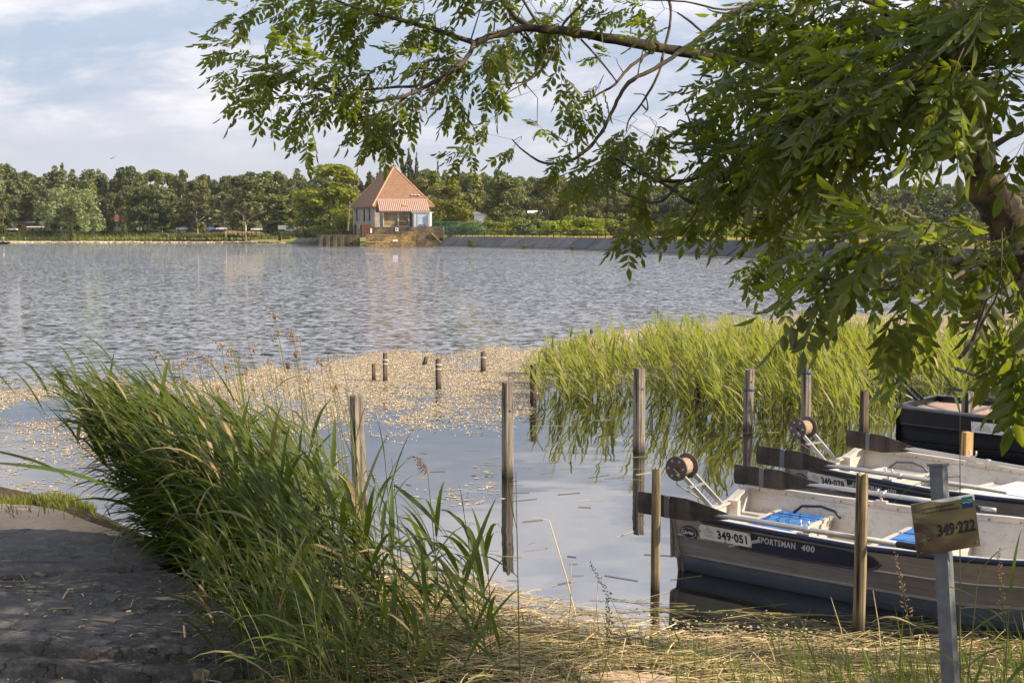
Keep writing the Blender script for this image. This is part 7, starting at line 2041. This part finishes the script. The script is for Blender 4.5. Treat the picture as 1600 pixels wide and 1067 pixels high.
# clusters: (px, py, D, spread px, number of sprays, direction x, direction z, spray length, scale)
CL = [
 (352, 108, 3.85, 8, 3, -1, -.2, .20, .8), (385, 92, 3.85, 16, 4, -.8, .2, .2, .8), (400, 140, 3.85, 18, 4, -.9, -.4, .22, .8), (430, 110, 3.9, 20, 5, -.8, 0, .24, .8),
 (455, 160, 3.85, 20, 5, -.8, -.6, .24, .8), (470, 195, 3.85, 18, 3, -.6, -.9, .18, .8), (500, 120, 3.9, 22, 6, -.8, 0, .24, .8), (520, 165, 3.9, 24, 6, -.7, -.5, .22, .8), (560, 110, 3.95, 24, 5, -.7, .2, .22, .8),
 (575, 150, 3.95, 22, 5, -.7, -.4, .22, .8), (600, 175, 3.95, 22, 5, -.6, -.6, .2, .8), (620, 110, 4.0, 22, 3, -.6, 0, .2, .8), (590, 195, 3.9, 12, 2, -.5, -.9, .2, .8), (655, 165, 3.95, 16, 2, -.3, -.7, .15, .8), (640, 100, 4.05, 16, 2, -.3, .2, .14, .8),
 (420, 12, 3.95, 16, 4, -1, -.2, .22, .85), (450, 25, 3.95, 20, 5, -.9, -.4, .2, .85), (495, 10, 4.0, 24, 6, -.8, 0, .22, .85), (545, 35, 4.0, 22, 6, -.7, -.5, .2, .85), (590, 20, 4.05, 24, 6, -.6, 0, .2, .85), (640, 15, 4.1, 24, 5, -.6, 0, .2, .85),
 (700, 15, 4.15, 26, 7, -.5, .1, .2, .85), (690, 50, 4.1, 18, 3, -.5, -.4, .16, .85), (745, 5, 4.2, 28, 7, -.3, 0, .2, .85), (770, 80, 4.15, 20, 5, -.2, -.7, .18, .85), (735, 110, 4.1, 20, 6, -.2, -.9, .2, .85), (725, 150, 4.1, 14, 4, -.1, -1, .16, .8), (765, 140, 4.1, 14, 3, .1, -.9, .12, .8),
 (790, 20, 4.25, 24, 6, 0, 0, .2, .85), (830, 15, 4.25, 24, 6, 0, 0, .2, .85), (880, 12, 4.25, 22, 5, 0, -.1, .18, .85), (905, -5, 4.3, 18, 3, .2, 0, .18, .85), (850, 70, 4.2, 16, 3, -.3, -.5, .14, .8), (800, 80, 4.2, 18, 4, -.2, -.6, .16, .8),
 (745, 238, 4.1, 14, 3, -.9, -.5, .14, .7), (775, 215, 4.1, 12, 3, -.4, -.5, .14, .7), (800, 245, 4.1, 14, 4, -.4, -.5, .15, .7), (830, 225, 4.1, 12, 2, .1, -.5, .12, .7),
 (870, 115, 4.2, 14, 3, .1, -.8, .14, .75), (885, 165, 4.2, 14, 4, .0, -.8, .14, .75), (900, 190, 4.2, 10, 2, 0, -.9, .12, .75), (935, 140, 4.2, 10, 2, -.5, -.6, .12, .75), (990, 80, 4.3, 9, 1, -.5, .4, .07, .7), (960, 105, 4.3, 9, 1, -.5, 0, .07, .7),
 (1000, 20, 4.4, 14, 3, -.9, -.2, .18, .8), (1030, 30, 4.4, 12, 3, -.8, -.5, .14, .8), (1000, 210, 4.3, 14, 4, -.3, -.3, .16, .75), (960, 225, 4.0, 16, 5, -.6, -.3, .18, .8), (920, 245, 4.0, 18, 6, -.7, -.4, .2, .8),
 (930, 285, 3.8, 18, 6, -.5, -.8, .22, .85), (965, 255, 3.8, 20, 6, -.5, -.4, .2, .85), (900, 270, 3.9, 14, 3, -.8, -.5, .2, .85), (905, 290, 3.8, 10, 3, -.3, -1, .18, .9), (1000, 245, 3.8, 22, 6, -.5, -.2, .2, .85), (985, 290, 3.7, 20, 5, -.5, -.5, .2, .85), (1045, 260, 3.7, 22, 6, -.4, -.3, .2, .85), (1040, 330, 3.6, 16, 3, -.4, -.7, .16, .85), (985, 350, 3.6, 12, 3, -.3, -.9, .14, .85),
 (1090, 245, 3.7, 22, 6, -.4, -.2, .2, .85), (1100, 300, 3.6, 22, 6, -.4, -.6, .2, .9), (1140, 260, 3.6, 24, 7, -.5, -.3, .22, .9), (1150, 310, 3.5, 22, 6, -.5, -.6, .22, .9), (1115, 340, 3.6, 14, 3, -.3, -.9, .16, .9),
 (1200, 335, 3.6, 20, 5, -.3, -.6, .2, .9), (1190, 380, 3.7, 12, 3, -.3, -.8, .18, .9), (1165, 375, 3.7, 8, 1, -.5, -.6, .12, .9), (1240, 350, 3.7, 20, 5, -.2, -.8, .2, .9), (1250, 395, 3.8, 20, 6, -.2, -.8, .2, .9), (1285, 370, 3.9, 22, 6, -.1, -.7, .2, .9), (1300, 400, 3.9, 18, 5, 0, -.8, .18, .9), (1320, 340, 4.0, 22, 5, .2, -.6, .2, .9), (1355, 320, 4.1, 20, 4, 0, -.6, .2, .9), (1210, 395, 3.8, 12, 2, -.3, -.7, .15, .9),
 (1120, 190, 3.8, 16, 4, -.8, 0, .2, .9), (1140, 150, 3.8, 14, 4, -.9, 0, .2, .9), (1150, 220, 3.7, 20, 6, -.7, -.3, .24, .95), (1130, 120, 3.9, 12, 2, -.9, -.1, .2, .9), (1155, 55, 3.9, 12, 4, -1, -.3, .22, .95), (1175, 15, 3.9, 16, 5, -.8, -.1, .24, .95),
 (1190, 110, 3.7, 26, 8, -.8, -.2, .26, .95), (1200, 170, 3.6, 28, 9, -.8, -.3, .26, 1), (1210, 230, 3.5, 28, 9, -.7, -.4, .26, 1), (1215, 285, 3.5, 24, 7, -.6, -.5, .24, .95), (1230, 50, 3.7, 26, 8, -.7, -.2, .26, 1), (1240, 5, 3.7, 26, 7, -.7, 0, .26, 1),
 (1260, 130, 3.4, 30, 9, -.7, -.3, .28, 1), (1270, 195, 3.3, 30, 9, -.7, -.4, .28, 1), (1290, 60, 3.5, 30, 9, -.7, -.2, .28, 1), (1280, 250, 3.4, 26, 7, -.6, -.5, .26, 1), (1305, 0, 3.6, 28, 7, -.6, 0, .28, 1), (1330, 130, 3.2, 30, 9, -.7, -.3, .28, 1), (1330, 190, 3.1, 28, 8, -.6, -.4, .28, 1), (1340, 250, 3.1, 14, 9, -.3, -.4, .10, .8), (1290, 290, 3.6, 14, 2, -.4, -.5, .2, .9),
 (1365, 70, 3.3, 30, 9, -.6, -.2, .28, 1), (1375, 10, 3.4, 28, 7, -.6, 0, .28, 1), (1400, 140, 3.0, 30, 8, -.6, -.3, .28, 1), (1395, 195, 3.0, 22, 5, -.6, -.4, .24, 1), (1440, 80, 3.1, 30, 8, -.6, -.2, .28, 1), (1440, 20, 3.2, 30, 7, -.5, 0, .28, 1), (1465, 130, 2.9, 22, 5, -.5, -.4, .26, 1),
 (1510, 60, 3.0, 32, 8, -.5, -.2, .3, 1), (1515, 5, 3.0, 30, 7, -.5, 0, .3, 1), (1545, 120, 3.0, 24, 6, -.4, -.4, .28, 1), (1590, 60, 3.0, 30, 8, -.4, -.2, .3, 1), (1590, 150, 3.0, 26, 6, -.3, -.4, .28, 1), (1610, 220, 3.0, 24, 5, -.3, -.4, .28, 1), (1580, 10, 2.9, 28, 6, -.4, 0, .3, 1),
 (1430, 215, 4.2, 14, 2, -.4, -.5, .18, .9), (1460, 260, 4.2, 14, 2, .2, -.6, .16, .9), (1415, 250, 4.6, 14, 3, 0, -.7, .16, .9), (1390, 290, 4.6, 18, 3, -.1, -.8, .2, .9), (1420, 275, 4.4, 16, 3, -.2, -.7, .18, .9),
 (1460, 320, 2.6, 20, 4, -.7, -.4, .24, .9), (1400, 350, 2.5, 20, 4, -.8, -.5, .22, .9), (1520, 310, 2.7, 22, 4, -.6, -.4, .24, .9), (1590, 300, 2.7, 22, 4, -.4, -.4, .24, .9),
 (1340, 445, 2.15, 14, 3, -.9, -.2, .18, .9), (1370, 430, 2.2, 20, 4, -.8, -.3, .2, .9), (1420, 420, 2.3, 26, 5, -.6, -.3, .22, .95), (1470, 400, 2.5, 26, 5, -.5, -.2, .22, .95), (1400, 480, 2.15, 22, 4, -.7, -.6, .18, .9), (1450, 470, 2.2, 26, 5, -.5, -.6, .2, .95), (1510, 450, 2.3, 28, 5, -.3, -.5, .22, .95), (1520, 500, 2.1, 24, 4, -.3, -.8, .18, .9), (1570, 430, 2.3, 28, 6, -.2, -.5, .24, .95), (1590, 370, 2.5, 24, 4, -.2, -.4, .24, .95), (1580, 500, 2.1, 24, 4, -.1, -.8, .16, .9), (1480, 525, 2.05, 10, 2, -.3, -.9, .14, .9),
]
for (px, py, D, sp, n_, dx, dz, L_, sc) in CL:
    if 1375 < px < 1640 and 225 < py < 400: continue
    if px < 1160: f_ = .46 if py < 235 else .27
    elif D < 2.7: f_ = .34
    elif py > 240: f_ = .16 if px < 1340 else .22
    elif px > 1440: f_ = .42
    else: f_ = .44
    n_ = max(1, int(n_ * f_ + rr.random()))
    if 900 < px < 1400 and 235 < py < 430: sc *= .90
    sc = sc * (.80 if px < 1160 else .93); L_ = L_ * (.85 if px < 1160 else .9); py -= 10 if px < 1160 else (4 if D > 2.45 or py < 340 else 42)
    for k in range(n_):
        s_ = P(px + rr.gauss(0, sp * .75), py + rr.gauss(0, sp * .6), D + rr.gauss(0, .16))
        s_ = s_ - Vector((dx, 0, dz)).normalized() * L_ * .5
        spray(s_, (dx + rr.gauss(0, .25), rr.gauss(-.05, .45), dz + rr.gauss(0, .25) + .15), L_ * rr.uniform(.75, 1.25), sc)
n_view = len(plac)
# the rest of the crown above and behind the camera, which shades the near bank
for k in range(300):
    x = rr.uniform(-1.0, 8.2); y = rr.uniform(-.5, 6.6); z = rr.uniform(4.2, 6.6)
    if pix((x, y, z))[2] > .1 and pix((x, y, z))[1] > -130: continue
    if ((x - 3.6) / 4.4) ** 2 + ((y - 2.6) / 2.7) ** 2 > 1: continue
    spray(Vector((x, y, z)), (rr.gauss(0, 1), rr.gauss(0, 1), -.1), .4, 1.25, 0)
k_ = 0
while k_ < 150:           # the part of the crown right of the frame, which shades the leaves in view
    x = rr.uniform(2.6, 7.5); y = rr.uniform(3.2, 6.5); z = rr.uniform(2.9, 5.4)
    u, v, d = pix((x, y, z))
    if u < 1760: continue
    spray(Vector((x, y, z)), (rr.gauss(0, 1), rr.gauss(0, 1), -.1), .4, 1.2, 0); k_ += 1
spread(AV, plac, ash, m_ash, 'leaf', 'foliage', 300)
stem_mesh(twigs, ash, m_twig, 'twigs', 5)
# upper limbs carrying that part of the crown
for pts in ([(2.36, 6.97, 3.6), (3.2, 5.6, 5.0), (2.8, 4.0, 5.6), (1.6, 2.6, 6.0), (.2, 1.6, 6.2)], [(2.36, 6.97, 3.7), (4.4, 5.6, 5.2), (5.8, 4.0, 6.0), (7.0, 3.0, 6.3)], [(2.32, 6.8, 4.2), (1.6, 5.8, 5.6), (.6, 4.8, 6.1), (-.6, 4.0, 6.4)]):
    MB().tube(catmull([Vector(p) for p in pts], 4), [.07 - .055 * i / (len(pts) * 4 - 4) for i in range((len(pts) - 1) * 4 + 1)], 8).build('branch', m_ashbark, ash, world=True, smooth=True)
# give every part of one thing that needs no label nothing more; report size
print('objects', len(bpy.data.objects), 'leaves in view', n_view, 'flowers', len(pos_f))

# ------------------------------------------------------------------ thin summer haze over the lake
t = NT('haze'); vol = t.n.new('ShaderNodeVolumePrincipled')
vol.inputs['Color'].default_value = (.86, .90, .96, 1); vol.inputs['Density'].default_value = .00008; vol.inputs['Anisotropy'].default_value = .2
t.l.new(vol.outputs[0], t.out.inputs['Volume'])
for l_ in list(t.out.inputs['Surface'].links): t.l.remove(l_)
hz = MB().box((0, 260, 14), (1500, 640, 30.1)).build('haze', t.m); tag(hz, None, None, None, 'stuff')
hz['label'] = 'thin pale summer haze over the lake'
